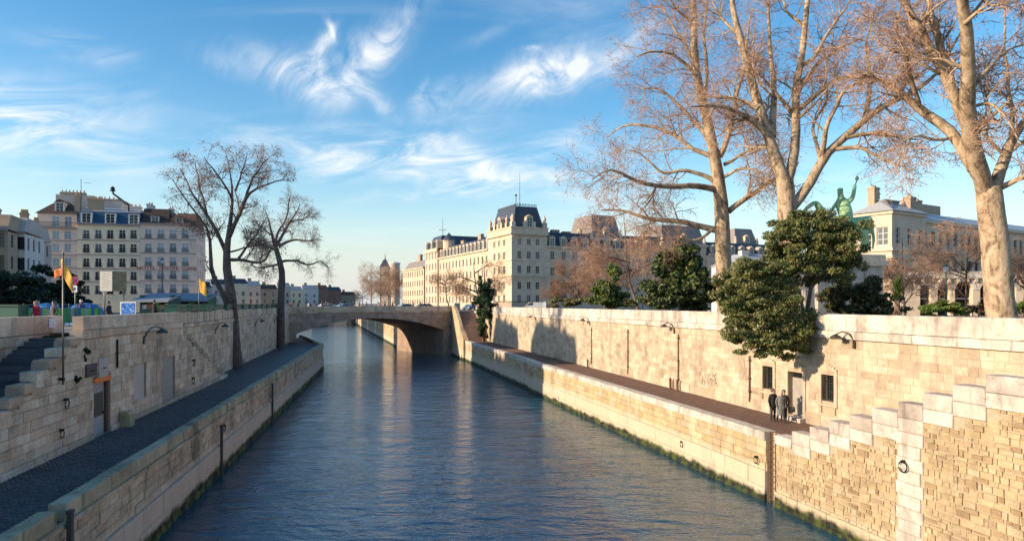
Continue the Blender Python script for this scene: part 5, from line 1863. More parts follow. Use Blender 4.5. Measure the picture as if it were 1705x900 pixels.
for x0, x1 in arch_px:
    a, b_ = on(OAc, dAc, x0)[0], on(OAc, dAc, x1)[0]
    r_ = (b_ - a) / 2
    zs_ = on(OAc, dAc, x0, 482)[1]
    for k in range(9):
        t0, t1 = math.pi - math.pi * k / 9, math.pi - math.pi * (k + 1) / 9
        v = []
        for y_ in (-.1, .05):
            for rr_, t__ in ((r_ + .02, t0), (r_ + .02, t1), (r_ + .45, t1), (r_ + .45, t0)):
                s_, z_ = a + r_ + rr_ * math.cos(t__), zs_ + rr_ * math.sin(t__)
                v.append([OAc[0] + dAc[0] * s_ - dAc[1] * y_, OAc[1] + dAc[1] * s_ + dAc[0] * y_, z_])
        MB().add(v, [[3, 2, 1, 0], [4, 5, 6, 7], [1, 0, 4, 5], [2, 1, 5, 6], [3, 2, 6, 7], [0, 3, 7, 4]]).build('arch_stone', 'stone_parapet', th)
    MB().box(OAc, dAc, a + .05, b_ - .05, .8, .9, ZS + 2.2, ZS + 2.3).build('window_bar', 'frame_white', th)
MB().box(OAc, dAc, 0, sEndA, -.4, 4.0, zA + .002, zA + .35).build('cornice', 'stone_parapet', th)
MB().box(OAc, dAc, 0, sEndA, -.2, .2, zA + .36, zA + .9).build('parapet', 'stone_parapet', th)
for k in range(int(sEndA / 1.1)):
    MB().box(OAc, dAc, .3 + k * 1.1, .6 + k * 1.1, -.35, 0, zA - .5, zA - .002).build('bracket', 'stone_facade', th)


# ================================================================ trees and shrubs
def resample(pts, n):
    pts = np.asarray(pts, float)
    seg = np.linalg.norm(np.diff(pts[:, :3], axis=0), axis=1)
    c = np.concatenate([[0], np.cumsum(seg)])
    t_ = np.linspace(0, c[-1], n)
    return np.stack([np.interp(t_, c, pts[:, k]) for k in range(pts.shape[1])], 1), c[-1]


def spawn(paths, rad, n, lrange, ang, N, up, wig, rr, rend, trange, rng, tip_len=0.5, gravity=0.0):
    """n side shoots per path: (B, N, 3) and radii"""
    B, M, _ = paths.shape
    idx = np.repeat(np.arange(B), n)
    K = len(idx)
    t_ = rng.uniform(trange[0], trange[1], K) * (M - 1)
    i0 = np.minimum(t_.astype(int), M - 2)
    f = (t_ - i0)[:, None]
    p = paths[idx, i0] * (1 - f) + paths[idx, i0 + 1] * f
    T = paths[idx, i0 + 1] - paths[idx, i0]
    T /= np.linalg.norm(T, axis=1, keepdims=True) + 1e-9
    r0 = rad[idx, i0] * (1 - f[:, 0]) + rad[idx, i0 + 1] * f[:, 0]
    rnd = rng.normal(size=(K, 3))
    perp = rnd - (rnd * T).sum(1, keepdims=True) * T
    perp /= np.linalg.norm(perp, axis=1, keepdims=True) + 1e-9
    a = np.radians(rng.uniform(ang[0], ang[1], K))[:, None]
    D = np.cos(a) * T + np.sin(a) * perp
    D[:, 2] += up
    D /= np.linalg.norm(D, axis=1, keepdims=True)
    L = rng.uniform(lrange[0], lrange[1], K) * (1 - (1 - tip_len) * t_ / (M - 1))
    step = (L / (N - 1))[:, None]
    out = np.zeros((K, N, 3))
    out[:, 0] = p
    for k in range(1, N):
        D = D + rng.normal(size=(K, 3)) * wig
        D[:, 2] += gravity
        D /= np.linalg.norm(D, axis=1, keepdims=True)
        out[:, k] = out[:, k - 1] + D * step
    rs = np.minimum(r0 * rr, r0 * 0.9)
    rs = np.maximum(rs, rend * 1.15)
    radii = rs[:, None] * (1 - np.linspace(0, 1, N)[None]) + rend * np.linspace(0, 1, N)[None]
    return out, radii


def octa(points, size, rng):
    """little seed balls / clinging leaves: octahedra"""
    o = np.array([[1, 0, 0], [-1, 0, 0], [0, 1, 0], [0, -1, 0], [0, 0, 1.0], [0, 0, -1]])
    f = np.array([[0, 2, 4], [2, 1, 4], [1, 3, 4], [3, 0, 4], [2, 0, 5], [1, 2, 5], [3, 1, 5], [0, 3, 5]])
    s_ = rng.uniform(size[0], size[1], len(points))[:, None, None]
    v = points[:, None, :] + o[None] * s_
    return v.reshape(-1, 3), (f[None] + (np.arange(len(points)) * 6)[:, None, None]).reshape(-1, 3)


def bare_tree(name, label, limbs, Y, barkm, twigm, seed, levels, seeds=0, group=None, seedsize=(.035, .07), cat='tree', depth_spread=.55):
    """limbs: lists of (px, py, radius in metres) traced at distance Y; the first is the trunk.
    levels: dicts for the side shoots"""
    rng = np.random.default_rng(seed)
    big = MB()
    groups = []
    paths, rads = [], []
    trunk3 = None
    for li, L in enumerate(limbs):
        pts = []
        acc = 0.0
        slope = 0.0 if li == 0 else rng.uniform(-depth_spread, depth_spread)
        y0 = 0.0
        if li and trunk3 is not None:
            near = min((abs(q[3] - L[0][0]) + abs(q[4] - L[0][1]), q[5]) for q in trunk3)
            y0 = near[1]
        prev = None
        for (px, py, r_) in L:
            if prev is not None:
                acc += math.hypot(px - prev[0], py - prev[1]) / F * Y
            prev = (px, py)
            dy = y0 + slope * acc
            p = P(px, py, Y + dy)
            pts.append((p.x, p.y, p.z, r_, px, py, dy))
        if trunk3 is None:
            trunk3 = []
        trunk3 += [(q[0], q[1], q[2], q[4], q[5], q[6]) for q in pts]
        rs, ln = resample([q[:4] for q in pts], 14)
        rs[1:-1, :3] += rng.normal(size=(12, 3)) * .012 * ln * (0.35 if li == 0 else .8)
        sm_ = rs.copy()
        sm_[1:-1, :3] = (rs[:-2, :3] + 2 * rs[1:-1, :3] + rs[2:, :3]) / 4
        paths.append(sm_[:, :3])
        rads.append(sm_[:, 3])
    paths, rads = np.array(paths), np.array(rads)
    v, q = tube_batch(paths, rads, 10)
    base = paths[0, 0]
    th = thing(name, label, cat, (base[0], base[1], base[2]), group)
    cur = (paths[1:], rads[1:]) if len(paths) > 1 else (paths, rads)
    lv = []
    for k, s_ in enumerate(levels):
        cur = spawn(cur[0], cur[1], rng=rng, **s_)
        lv.append(cur)
    big.add(v, q)
    v, q = tube_batch(*lv[0], 6)
    big.add(v, q)
    big.build('trunk', barkm, th, True)
    tw = MB()
    for k, c in enumerate(lv[1:]):
        v, q = tube_batch(*c, 4 if k == 0 else 3)
        tw.add(v, q)
    if seeds:
        last = lv[-1][0].reshape(-1, 3)
        pick = last[rng.integers(0, len(last), seeds)] + rng.normal(size=(seeds, 3)) * .05
        v, f = octa(pick, seedsize, rng)
        mbs = MB().add(v, [], f)
        cr = tw.build('crown', twigm, th)
        tag(mbs.build('seed_balls', 'seed', th), kind='stuff')
    else:
        cr = tw.build('crown', twigm, th)
    return th


def LV(n1, n2, n3, n4, s_=1.0, up=.12, droop=-.03, t0=.15):
    return [dict(n=n1, lrange=(2.4 * s_, 4.6 * s_), ang=(30, 75), N=8, up=up, wig=.13, rr=.42, rend=.014, trange=(t0, 1.0), tip_len=.6),
            dict(n=n2, lrange=(1.3 * s_, 2.6 * s_), ang=(30, 75), N=6, up=up * .5, wig=.2, rr=.6, rend=.011, trange=(.15, 1.0), tip_len=.6),
            dict(n=n3, lrange=(.6 * s_, 1.5 * s_), ang=(25, 75), N=5, up=0.0, wig=.24, rr=.6, rend=.006, trange=(.15, 1.0), tip_len=.7, gravity=droop),
            dict(n=n4, lrange=(.3 * s_, .8 * s_), ang=(25, 75), N=4, up=-.05, wig=.25, rr=.7, rend=.0042, trange=(.2, 1.0), tip_len=.8, gravity=droop * 2)]


def lm(r0, r1, *pts):
    r0 *= .88
    n = len(pts)
    return [(x, y, r0 + (r1 - r0) * i / (n - 1)) for i, (x, y) in enumerate(pts)]


T1 = [lm(.72, .12, (1208, 520), (1207, 430), (1203, 346), (1195, 288), (1190, 256), (1173, 176), (1157, 96), (1152, 32), (1150, -20), (1146, -60)),
      lm(.26, .05, (1213, 352), (1250, 325), (1282, 301), (1312, 288), (1330, 270)),
      lm(.30, .05, (1203, 386), (1173, 376), (1136, 368), (1093, 368), (1061, 357), (1024, 346), (1000, 350)),
      lm(.28, .04, (1194, 316), (1152, 308), (1104, 306), (1075, 309), (1040, 288), (1010, 277), (987, 298)),
      lm(.20, .03, (1191, 304), (1168, 288), (1136, 281), (1101, 292), (1088, 272), (1066, 256), (1040, 250)),
      lm(.22, .03, (1186, 261), (1146, 242), (1114, 218), (1088, 208), (1050, 205), (1029, 213), (1010, 230)),
      lm(.22, .04, (1188, 250), (1168, 213), (1136, 181), (1120, 160), (1088, 144), (1066, 150)),
      lm(.26, .05, (1198, 262), (1218, 224), (1221, 176), (1237, 122), (1242, 80), (1250, 20)),
      lm(.2, .04, (1173, 178), (1162, 128), (1136, 101), (1109, 85), (1077, 84), (1060, 95)),
      lm(.2, .05, (1174, 176), (1178, 117), (1173, 53), (1178, 0), (1180, -40)),
      lm(.16, .03, (1205, 274), (1237, 256), (1269, 240), (1290, 250)),
      lm(.16, .03, (1160, 105), (1130, 60), (1110, 25), (1098, 0)),
      lm(.14, .03, (1153, 40), (1120, 10), (1105, -30)),
      lm(.15, .03, (1196, 300), (1230, 280), (1262, 284), (1290, 310)),
      lm(.16, .03, (1200, 372), (1160, 400), (1120, 395), (1080, 402))]
bare_tree('plane_tree', 'tall pale trunked plane tree with rosy twigs, leftmost of the three big ones', T1, 52, 'bark_plane', 'twig_rosy', 1, LV(9, 7, 5, 3, 1.0), 3500, 'big bare plane trees on the right bank', (.03, .05))
T2 = [lm(.66, .5, (1314, 520), (1312, 440), (1310, 345), (1308, 312), (1306, 296)),
      lm(.45, .12, (1309, 320), (1290, 256), (1280, 213), (1258, 160), (1242, 101), (1229, 53), (1221, 0), (1215, -50)),
      lm(.36, .1, (1309, 310), (1321, 250), (1327, 181), (1332, 107), (1343, 32), (1348, -10), (1352, -60)),
      lm(.40, .06, (1315, 348), (1332, 330), (1364, 267), (1401, 229), (1444, 197), (1487, 165), (1524, 155), (1567, 115), (1590, 100)),
      lm(.24, .04, (1286, 232), (1248, 195), (1216, 181), (1178, 176), (1150, 178)),
      lm(.18, .03, (1262, 180), (1226, 163), (1189, 160), (1158, 168)),
      lm(.2, .03, (1330, 183), (1359, 155), (1396, 128), (1433, 128), (1460, 140)),
      lm(.2, .03, (1369, 258), (1375, 213), (1407, 149), (1439, 133), (1476, 139)),
      lm(.18, .03, (1400, 230), (1460, 221), (1497, 229), (1535, 232)),
      lm(.17, .03, (1391, 248), (1433, 245), (1476, 267), (1519, 283)),
      lm(.26, .05, (1286, 228), (1290, 181), (1288, 133), (1280, 80), (1285, 0), (1288, -40)),
      lm(.18, .03, (1328, 197), (1301, 165), (1274, 133), (1248, 117)),
      lm(.18, .03, (1332, 110), (1353, 101), (1380, 53), (1407, 16), (1420, -10)),
      lm(.16, .03, (1341, 45), (1310, 20), (1300, -20)),
      lm(.14, .03, (1232, 60), (1200, 30), (1185, 0)),
      lm(.2, .03, (1440, 200), (1450, 140), (1440, 80), (1455, 20)),
      lm(.15, .03, (1500, 162), (1510, 100), (1490, 40), (1500, 0)),
      lm(.18, .03, (1330, 140), (1370, 100), (1400, 80), (1440, 60)),
      lm(.14, .03, (1365, 268), (1350, 215), (1378, 160), (1372, 110))]
bare_tree('plane_tree', 'forked plane tree rising behind the overhanging evergreen, middle of three', T2, 43, 'bark_plane', 'twig_rosy', 2, LV(8, 6, 5, 3, .85), 2800, 'big bare plane trees on the right bank', (.028, .045))
T3 = [lm(.66, .46, (1668, 545), (1664, 500), (1656, 400), (1647, 325), (1646, 312)),
      lm(.32, .06, (1643, 316), (1615, 267), (1591, 229), (1561, 197), (1524, 171), (1503, 160), (1476, 139), (1444, 125), (1420, 130)),
      lm(.38, .14, (1640, 318), (1615, 240), (1609, 187), (1617, 139), (1615, 80), (1604, 27), (1601, -10), (1598, -80)),
      lm(.27, .1, (1613, 229), (1596, 171), (1577, 128), (1556, 96), (1529, 48), (1505, 0), (1490, -40)),
      lm(.2, .08, (1583, 139), (1567, 85), (1553, 32), (1545, -10), (1540, -60)),
      lm(.28, .07, (1654, 318), (1673, 256), (1684, 229), (1705, 203), (1740, 170), (1770, 130)),
      lm(.16, .04, (1660, 316), (1684, 304), (1705, 293), (1750, 285)),
      lm(.11, .03, (1683, 231), (1690, 190), (1681, 160), (1673, 96), (1671, 43), (1668, 0)),
      lm(.11, .03, (1530, 172), (1513, 107), (1497, 64), (1490, 20)),
      lm(.10, .02, (1616, 150), (1650, 110), (1680, 80), (1720, 70)),
      lm(.10, .02, (1605, 40), (1640, 10), (1660, -20)),
      lm(.09, .02, (1590, 228), (1560, 235), (1530, 225), (1500, 235)),
      lm(.09, .02, (1672, 258), (1640, 225), (1650, 180), (1640, 150)),
      lm(.09, .02, (1560, 100), (1520, 95), (1480, 85), (1450, 60)),
      lm(.08, .02, (1610, 180), (1650, 170), (1680, 200), (1700, 240))]
bare_tree('plane_tree', 'nearest plane tree with thick pale trunk at the right edge', T3, 28, 'bark_plane', 'twig_rosy', 3, LV(7, 6, 5, 3, .55), 2000, 'big bare plane trees on the right bank', (.02, .034))

L1 = [[(394, 612, .66), (390, 560, .54), (387, 520, .5), (382, 469, .44), (377, 429, .38), (379, 398, .27), (383, 366, .2), (388, 335, .14), (392, 318, .1), (386, 290, .06), (376, 254, .03)],
      lm(.34, .05, (391, 540), (377, 500), (366, 478), (354, 455), (347, 436), (352, 426), (349, 400), (339, 375), (325, 358), (308, 331), (288, 300)),
      lm(.26, .04, (378, 425), (372, 407), (361, 380), (345, 358), (332, 335), (321, 324), (310, 300), (300, 280)),
      lm(.26, .04, (380, 398), (397, 358), (410, 327), (414, 320), (428, 313), (450, 304), (485, 301)),
      lm(.16, .03, (410, 327), (419, 300), (436, 273), (450, 260)),
      lm(.22, .05, (380, 432), (405, 433), (423, 438), (441, 435), (450, 415), (462, 400)),
      lm(.16, .03, (397, 430), (410, 411), (428, 389), (436, 375), (446, 360)),
      lm(.12, .03, (380, 420), (405, 413), (436, 407), (455, 400)),
      lm(.12, .03, (345, 358), (330, 300), (325, 270)),
      lm(.14, .03, (388, 335), (370, 300), (350, 275), (340, 262)),
      lm(.12, .03, (366, 390), (345, 385), (318, 372), (290, 350)),
      lm(.12, .03, (392, 318), (405, 280), (412, 255))]
bare_tree('quay_tree', 'dark bare forked tree growing from the left quay', L1, 70, 'bark_dark', 'twig_grey', 5, LV(9, 7, 5, 3, .68), 900, 'bare trees on the left quay', (.05, .09), depth_spread=.5)
L2 = [[(467, 579, .58), (467, 509, .5), (470, 451, .44), (463, 418, .36), (458, 404, .26), (450, 389, .18), (448, 362, .1), (441, 349, .05)],
      lm(.28, .05, (461, 408), (472, 389), (485, 367), (494, 353), (500, 340)),
      lm(.26, .05, (464, 410), (490, 398), (516, 402), (530, 398)),
      lm(.22, .04, (470, 435), (494, 433), (516, 442), (534, 433), (548, 447)),
      lm(.2, .04, (468, 438), (445, 444), (430, 446), (415, 440)),
      lm(.2, .04, (462, 418), (440, 408), (420, 398), (405, 395)),
      lm(.22, .05, (459, 406), (463, 384), (476, 367), (481, 335), (484, 325)),
      lm(.14, .04, (450, 390), (430, 375), (420, 355)),
      lm(.14, .04, (485, 368), (505, 365), (520, 355))]
bare_tree('quay_tree', 'slimmer dark bare tree nearer the bridge on the left quay', L2, 101, 'bark_dark', 'twig_grey', 6, LV(10, 7, 5, 3, .66, up=.05, droop=-.08), 0, 'bare trees on the left quay', depth_spread=.5)


def small_tree(name, label, px, Y, z0, ytop, wpx, barkm, twigm, seed, lean=0, group=None, n=(9, 7, 6, 4), fork=.35, seeds=0, rad=.2):
    """a whole bare tree from its foot, its top and its width"""
    yb = HY + (CZ - z0) / Y * F
    h_ = yb - ytop
    rg = random.Random(seed)
    tr = lm(rad, rad * .25, (px, yb), (px + lean * .3, yb - h_ * .2), (px + lean * .7, yb - h_ * fork), (px + lean, yb - h_ * .7), (px + lean * 1.1, yb - h_ * .95))
    limbs = [tr]
    for k in range(9):
        f = rg.uniform(fork * .6, .75)
        sd = 1 if k % 2 else -1
        x0, y0 = px + lean * f * 1.2, yb - h_ * f
        w_ = wpx / 2 * rg.uniform(.55, .95)
        limbs.append(lm(rad * .5, rad * .1, (x0, y0), (x0 + sd * w_ * .5, y0 - h_ * rg.uniform(.05, .18)), (x0 + sd * w_, y0 - h_ * rg.uniform(.05, .4) * (1 - f * .6))))
    sc_ = h_ / F * Y / 14.0
    return bare_tree(name, label, limbs, Y, barkm, twigm, seed, LV(*n, sc_), seeds, group, cat='tree', depth_spread=.9)


small_tree('garden_tree', 'reddish bare tree with leaning trunk before the palace wing', 1064, 88, ZS, 362, 165, 'bark_mid', 'twig_rosy', 11, -22, 'bare garden trees on the right bank', (8, 6, 5, 3), .3, 1500, .26)
small_tree('garden_tree', 'low rusty bare tree left of the leaning one', 948, 96, ZS, 420, 75, 'bark_mid', 'twig_warm', 12, 4, 'bare garden trees on the right bank', (8, 6, 5, 3), .25, 800, .14)
small_tree('garden_tree', 'rosy dense bare tree between the rusty one and conifers', 1005, 92, ZS, 400, 110, 'bark_mid', 'twig_rosy', 13, 6, 'bare garden trees on the right bank', (8, 6, 5, 3), .25, 900, .16)
small_tree('garden_tree', 'golden bare tree before the palace corner beside ivy trunk', 806, 150, ZS, 432, 125, 'bark_mid', 'twig_warm', 14, -16, 'bare garden trees on the right bank', (9, 7, 5, 3), .3, 0, .3)
small_tree('garden_tree', 'thin bare sapling by the bridge end before the palace', 749, 160, ZS, 455, 55, 'bark_dark', 'twig_warm', 15, -8, 'bare garden trees on the right bank', (6, 5, 4, 2), .3, 0, .2)
small_tree('garden_tree', 'bare brown tree behind the spiky yucca', 1508, 62, ZS, 388, 85, 'bark_mid', 'twig_rosy', 16, -6, 'bare garden trees on the right bank', (8, 6, 5, 3), .3, 600, .14)
small_tree('garden_tree', 'round bare tree before the arcade left of the thick trunk', 1608, 66, ZS, 372, 115, 'bark_mid', 'twig_rosy', 17, 2, 'bare garden trees on the right bank', (8, 6, 4, 3), .36, 500, .16)
small_tree('garden_tree', 'bare tree at the right edge behind the thick trunk', 1706, 64, ZS, 368, 90, 'bark_mid', 'twig_rosy', 18, 2, 'bare garden trees on the right bank', (8, 6, 4, 3), .36, 500, .16)
for i, (px, Y, yt, wp, lab) in enumerate(((618, 300, 446, 30, 'leftmost rosy bare tree of the far clump past the bridge'), (634, 285, 440, 34, 'second rosy bare tree of the far clump past the bridge'), (650, 292, 441, 34, 'third rosy bare tree in far clump, beneath the spire'), (664, 280, 446, 26, 'last rosy bare tree of far clump beside the palace wing'), (604, 420, 478, 34, 'low distant bare tree at the river bend'), (586, 460, 488, 30, 'lowest distant bare tree at the far end of river'))):
    small_tree('street_tree', lab, px, Y, ZS, yt, wp, 'bark_mid', 'twig_rosy', 30 + i, 0, 'far bare trees beyond the bridge', (9, 7, 5, 3), .3, 0, .3)


# ---------------------------------------------------------------- leafy plants
def leaves(points, normals, size, rng, aspect=.55):
    K = len(points)
    n = normals + rng.normal(size=(K, 3)) * .75
    n /= np.linalg.norm(n, axis=1, keepdims=True) + 1e-9
    a = rng.normal(size=(K, 3))
    u = np.cross(n, a)
    u /= np.linalg.norm(u, axis=1, keepdims=True) + 1e-9
    v = np.cross(n, u)
    s_ = rng.uniform(size[0], size[1], K)[:, None]
    q = np.stack([points - u * s_, points - v * s_ * aspect + n * s_ * .15, points + u * s_, points + v * s_ * aspect + n * s_ * .15], 1)
    return q.reshape(-1, 3), np.arange(K * 4).reshape(-1, 4)


def blob_points(lobes, Y, K, rng, clumps=18, spread=.34):
    """points gathered in clumps over each lobe: (px, py, rx, ry, dy, ry_depth_factor)"""
    area = np.array([l[2] * l[3] for l in lobes], float)
    out, nor = [], []
    for l, a in zip(lobes, area / area.sum()):
        px, py, rx, ry, dy = l[:5]
        c = np.array(P(px, py, Y + dy))
        R_ = np.array([rx / F * Y, (rx + ry) / 2 / F * Y * .85, ry / F * Y])
        m_ = max(6, int(clumps * math.sqrt(rx * ry) / 30))
        dirs = rng.normal(size=(m_, 3))
        dirs /= np.linalg.norm(dirs, axis=1, keepdims=True)
        cen = c + dirs * R_ * rng.uniform(.3, 1.08, (m_, 1))
        sp_ = rng.uniform(.45, 1.35, (m_, 1)) * spread
        k = int(K * a)
        ci = rng.integers(0, m_, k)
        dd = rng.normal(size=(k, 3))
        dd /= np.linalg.norm(dd, axis=1, keepdims=True)
        rr_ = rng.uniform(.2, 1.0, (k, 1)) ** .5
        p = cen[ci] + dd * rr_ * R_ * sp_[ci] * np.array([1.15, 1.15, .8])
        out.append(p)
        nn = (p - cen[ci]) / (np.linalg.norm(p - cen[ci], axis=1, keepdims=True) + 1e-9) + np.array([0, 0, .4])
        nor.append(nn)
    return np.concatenate(out), np.concatenate(nor)


def leafy(name, label, lobes, Y, K, size, mats, seed, stems=(), barkm='bark_mid', cat='tree', base=None, group=None, clumps=18, spread=.34, aspect=.55, low=None):
    rng = np.random.default_rng(seed)
    p, n = blob_points(lobes, Y, K, rng, clumps, spread)
    if base is None:
        base = (float(p[:, 0].mean()), float(p[:, 1].mean()), ZS)
    p[:, 2] = np.maximum(p[:, 2], (base[2] if low is None else low) + .02)
    th = thing(name, label, cat, base, group)
    if stems:
        mb = MB()
        for s_ in stems:
            pts = [tuple(P(x, y, Y + (q[0] if q else 0))) for x, y, r_, *q in s_]
            mb.tube(pts, [q[2] for q in s_], 7)
        mb.build('trunk', barkm, th, True)
    k = len(mats)
    sel = rng.integers(0, 100, len(p))
    lo = 0
    for i, (mt, share) in enumerate(mats):
        q_ = (sel >= lo) & (sel < lo + share)
        lo += share
        v, f = leaves(p[q_], n[q_], size, rng, aspect)
        wobj('crown' if i == 0 else 'foliage', v, f, mt, th)
    return th


EV = [(1335, 383, 58, 38, .5), (1385, 388, 54, 42, .6), (1368, 428, 66, 42, .2), (1316, 425, 46, 44, .2), (1405, 432, 36, 42, .6), (1250, 448, 50, 30, -1.2), (1228, 475, 38, 34, -1.6),
      (1258, 500, 60, 36, -1.6), (1295, 522, 66, 44, -1.6), (1236, 527, 46, 36, -2.0), (1260, 562, 44, 26, -2.2), (1315, 562, 50, 30, -2.0), (1338, 548, 34, 36, -1.2), (1285, 472, 46, 36, -.8), (1340, 450, 40, 26, .1), (1290, 575, 40, 20, -2.1)]
leafy('evergreen_tree', 'large olive evergreen tree spilling over the sunlit parapet', EV, 38.6, 125000, (.045, .10), (('leaf_olive', 54), ('leaf_green', 36), ('leaf_brown', 10)), 3,
      stems=[[(1342, 530, .12, .4), (1350, 480, .11, .3), (1365, 430, .08, .3), (1372, 400, .05, .3)], [(1340, 530, .1, .4), (1330, 480, .08, .2), (1318, 430, .05, .1)], [(1340, 525, .1, .4), (1315, 515, .09, -.6), (1285, 520, .06, -1.4), (1255, 540, .04, -1.8)], [(1350, 480, .07, .3), (1385, 440, .05, .5), (1400, 420, .03, .6)], [(1325, 510, .07, .0), (1280, 480, .06, -.8), (1245, 455, .03, -1.4)]],
      base=(float(P(1342, 505, 39).x), 39.0, ZS), clumps=26, spread=.26, low=6.0)
bpy.context.view_layer.update()
ev = [o for o in bpy.data.objects if o.name.startswith('evergreen_tree')][0]

leafy('conifer_shrub', 'dark green spreading conifer behind the parapet, left of plane trunk', [(1105, 470, 34, 40, 0), (1135, 450, 40, 46, 0), (1162, 475, 32, 42, 0), (1130, 498, 58, 24, 0), (1150, 430, 24, 30, 0), (1110, 440, 22, 30, 0)], 60, 26000, (.10, .22), (('leaf_green', 55), ('leaf_dark', 35), ('leaf_olive', 10)), 4, stems=[[(1135, 530, .12), (1137, 450, .08)]], base=(float(P(1135, 505, 60).x), 60, ZS), cat='shrub')
leafy('conifer_shrub', 'smaller yellow green conifer left of the leaning tree', [(1015, 482, 24, 28, 0), (1025, 462, 18, 26, 0), (1030, 497, 28, 18, 0), (1005, 502, 28, 14, 0)], 74, 9000, (.12, .24), (('leaf_green', 60), ('leaf_bright', 20), ('leaf_olive', 20)), 5, stems=[[(1020, 520, .1), (1020, 470, .06)]], base=(float(P(1020, 505, 74).x), 74, ZS), cat='shrub')
leafy('garden_shrub', 'dark mixed bush left of the spiky yucca', [(1402, 500, 36, 26, 0), (1432, 492, 38, 30, 0), (1462, 503, 32, 24, 0), (1440, 518, 60, 18, 0)], 41, 20000, (.05, .12), (('leaf_dark', 45), ('leaf_green', 25), ('leaf_brown', 30)), 6, stems=[[(1430, 545, .06), (1432, 490, .04)]], base=(float(P(1430, 505, 41).x), 41, ZS), cat='shrub')
leafy('garden_shrub', 'bright green low bush right of the yucca', [(1550, 514, 24, 12, 0), (1578, 512, 24, 12, 0), (1565, 506, 20, 8, 0)], 36, 6000, (.04, .09), (('leaf_bright', 75), ('leaf_green', 25)), 7, stems=[[(1565, 550, .05), (1565, 515, .03)]], base=(float(P(1565, 505, 36).x), 36, ZS), cat='shrub')
leafy('garden_shrub', 'low dark bush between the bright bush and thick trunk', [(1610, 516, 22, 9, 0), (1630, 514, 18, 9, 0)], 40, 3000, (.04, .09), (('leaf_dark', 60), ('leaf_brown', 40)), 8, stems=[[(1618, 550, .05), (1620, 515, .03)]], base=(float(P(1618, 505, 40).x), 40, ZS), cat='shrub')
leafy('garden_shrub', 'small green bush at the right edge of the parapet', [(1700, 512, 20, 12, 0)], 36, 2500, (.04, .09), (('leaf_bright', 40), ('leaf_green', 60)), 9, stems=[[(1700, 550, .05), (1700, 515, .03)]], base=(float(P(1700, 505, 36).x), 36, ZS), cat='shrub')
leafy('garden_shrub', 'low olive hedge below the rusty bare tree', [(960, 500, 28, 9, 0), (925, 502, 20, 8, 0), (985, 500, 18, 9, 0)], 84, 4500, (.08, .18), (('leaf_olive', 60), ('leaf_brown', 40)), 10, stems=[[(955, 522, .06), (955, 500, .04)]], base=(float(P(955, 505, 84).x), 84, ZS), cat='shrub')
leafy('garden_shrub', 'low green hedge under the leaning tree', [(1085, 502, 22, 8, 0), (1050, 503, 18, 7, 0)], 70, 3500, (.07, .15), (('leaf_dark', 40), ('leaf_olive', 60)), 20, stems=[[(1070, 525, .06), (1070, 503, .04)]], base=(float(P(1070, 505, 70).x), 70, ZS), cat='shrub')
Yi = 117.5
leafy('ivy_plant', 'ivy covered dark green trunk at the top of bridge stairs', [(806, 480, 13, 22, 0), (808, 505, 17, 26, 0), (806, 530, 14, 22, 0), (804, 552, 9, 16, 0), (801, 500, 16, 14, -.4), (812, 490, 12, 16, .4)], Yi, 16000, (.10, .2), (('leaf_ivy', 80), ('leaf_dark', 20)), 21,
      stems=[[(805, 572, .3), (806, 520, .25), (807, 470, .15), (806, 445, .06)]], base=(float(P(805, 505, Yi).x), Yi, ZQ), cat='ivy', clumps=30)
leafy('square_tree', 'dark dense evergreen tree at left edge below the old houses', [(15, 480, 46, 30, 0), (-20, 485, 46, 34, 0), (48, 492, 40, 26, 0), (15, 505, 60, 22, 0), (60, 505, 40, 20, 0)], 74, 26000, (.10, .22), (('leaf_dark', 85), ('leaf_green', 15)), 22, stems=[[(15, 530, .2), (15, 480, .12)]], base=(float(P(15, 505, 74).x), 74, ZS))
leafy('square_tree', 'dark dense evergreen tree before the pinkish townhouse', [(80, 474, 42, 26, 0), (108, 488, 34, 24, 0), (60, 490, 36, 24, 0), (85, 508, 55, 20, 0), (125, 505, 22, 14, 0)], 80, 26000, (.10, .22), (('leaf_dark', 85), ('leaf_green', 15)), 23, stems=[[(82, 530, .2), (82, 480, .12)]], base=(float(P(82, 505, 80).x), 80, ZS))
# ivy tufts on the left wall
for px, py, rx, ry, lab in ((142, 590, 9, 14, 'large ivy tuft on shaded wall above the metal door'), (128, 632, 5, 10, 'small ivy tuft on shaded wall left of the door'), (70, 560, 22, 3, 'green weeds along the ledge above dark stairs')):
    s_, z = on(OA, dLA, px, py) if px != 70 else on(OBk, dLA, px, py)
    o_ = OA if px != 70 else OBk
    Yv = o_[1] + dLA[1] * s_
    leafy('ivy_tuft', lab, [(px, py, rx, ry, -.05)], Yv - .1, 1500, (.03, .07), (('leaf_ivy', 100),), 24 + px, base=(float(P(px, py, Yv).x), Yv, z - .4), cat='ivy', clumps=10)
leafy('moss_strip', 'green weeds along the foot of the sunlit wall', [(930, 597, 26, 2.2, 0)], 82, 1200, (.04, .08), (('leaf_bright', 100),), 61, base=(float(P(930, 597, 82).x), 82, ZQ), cat='weeds', clumps=14)

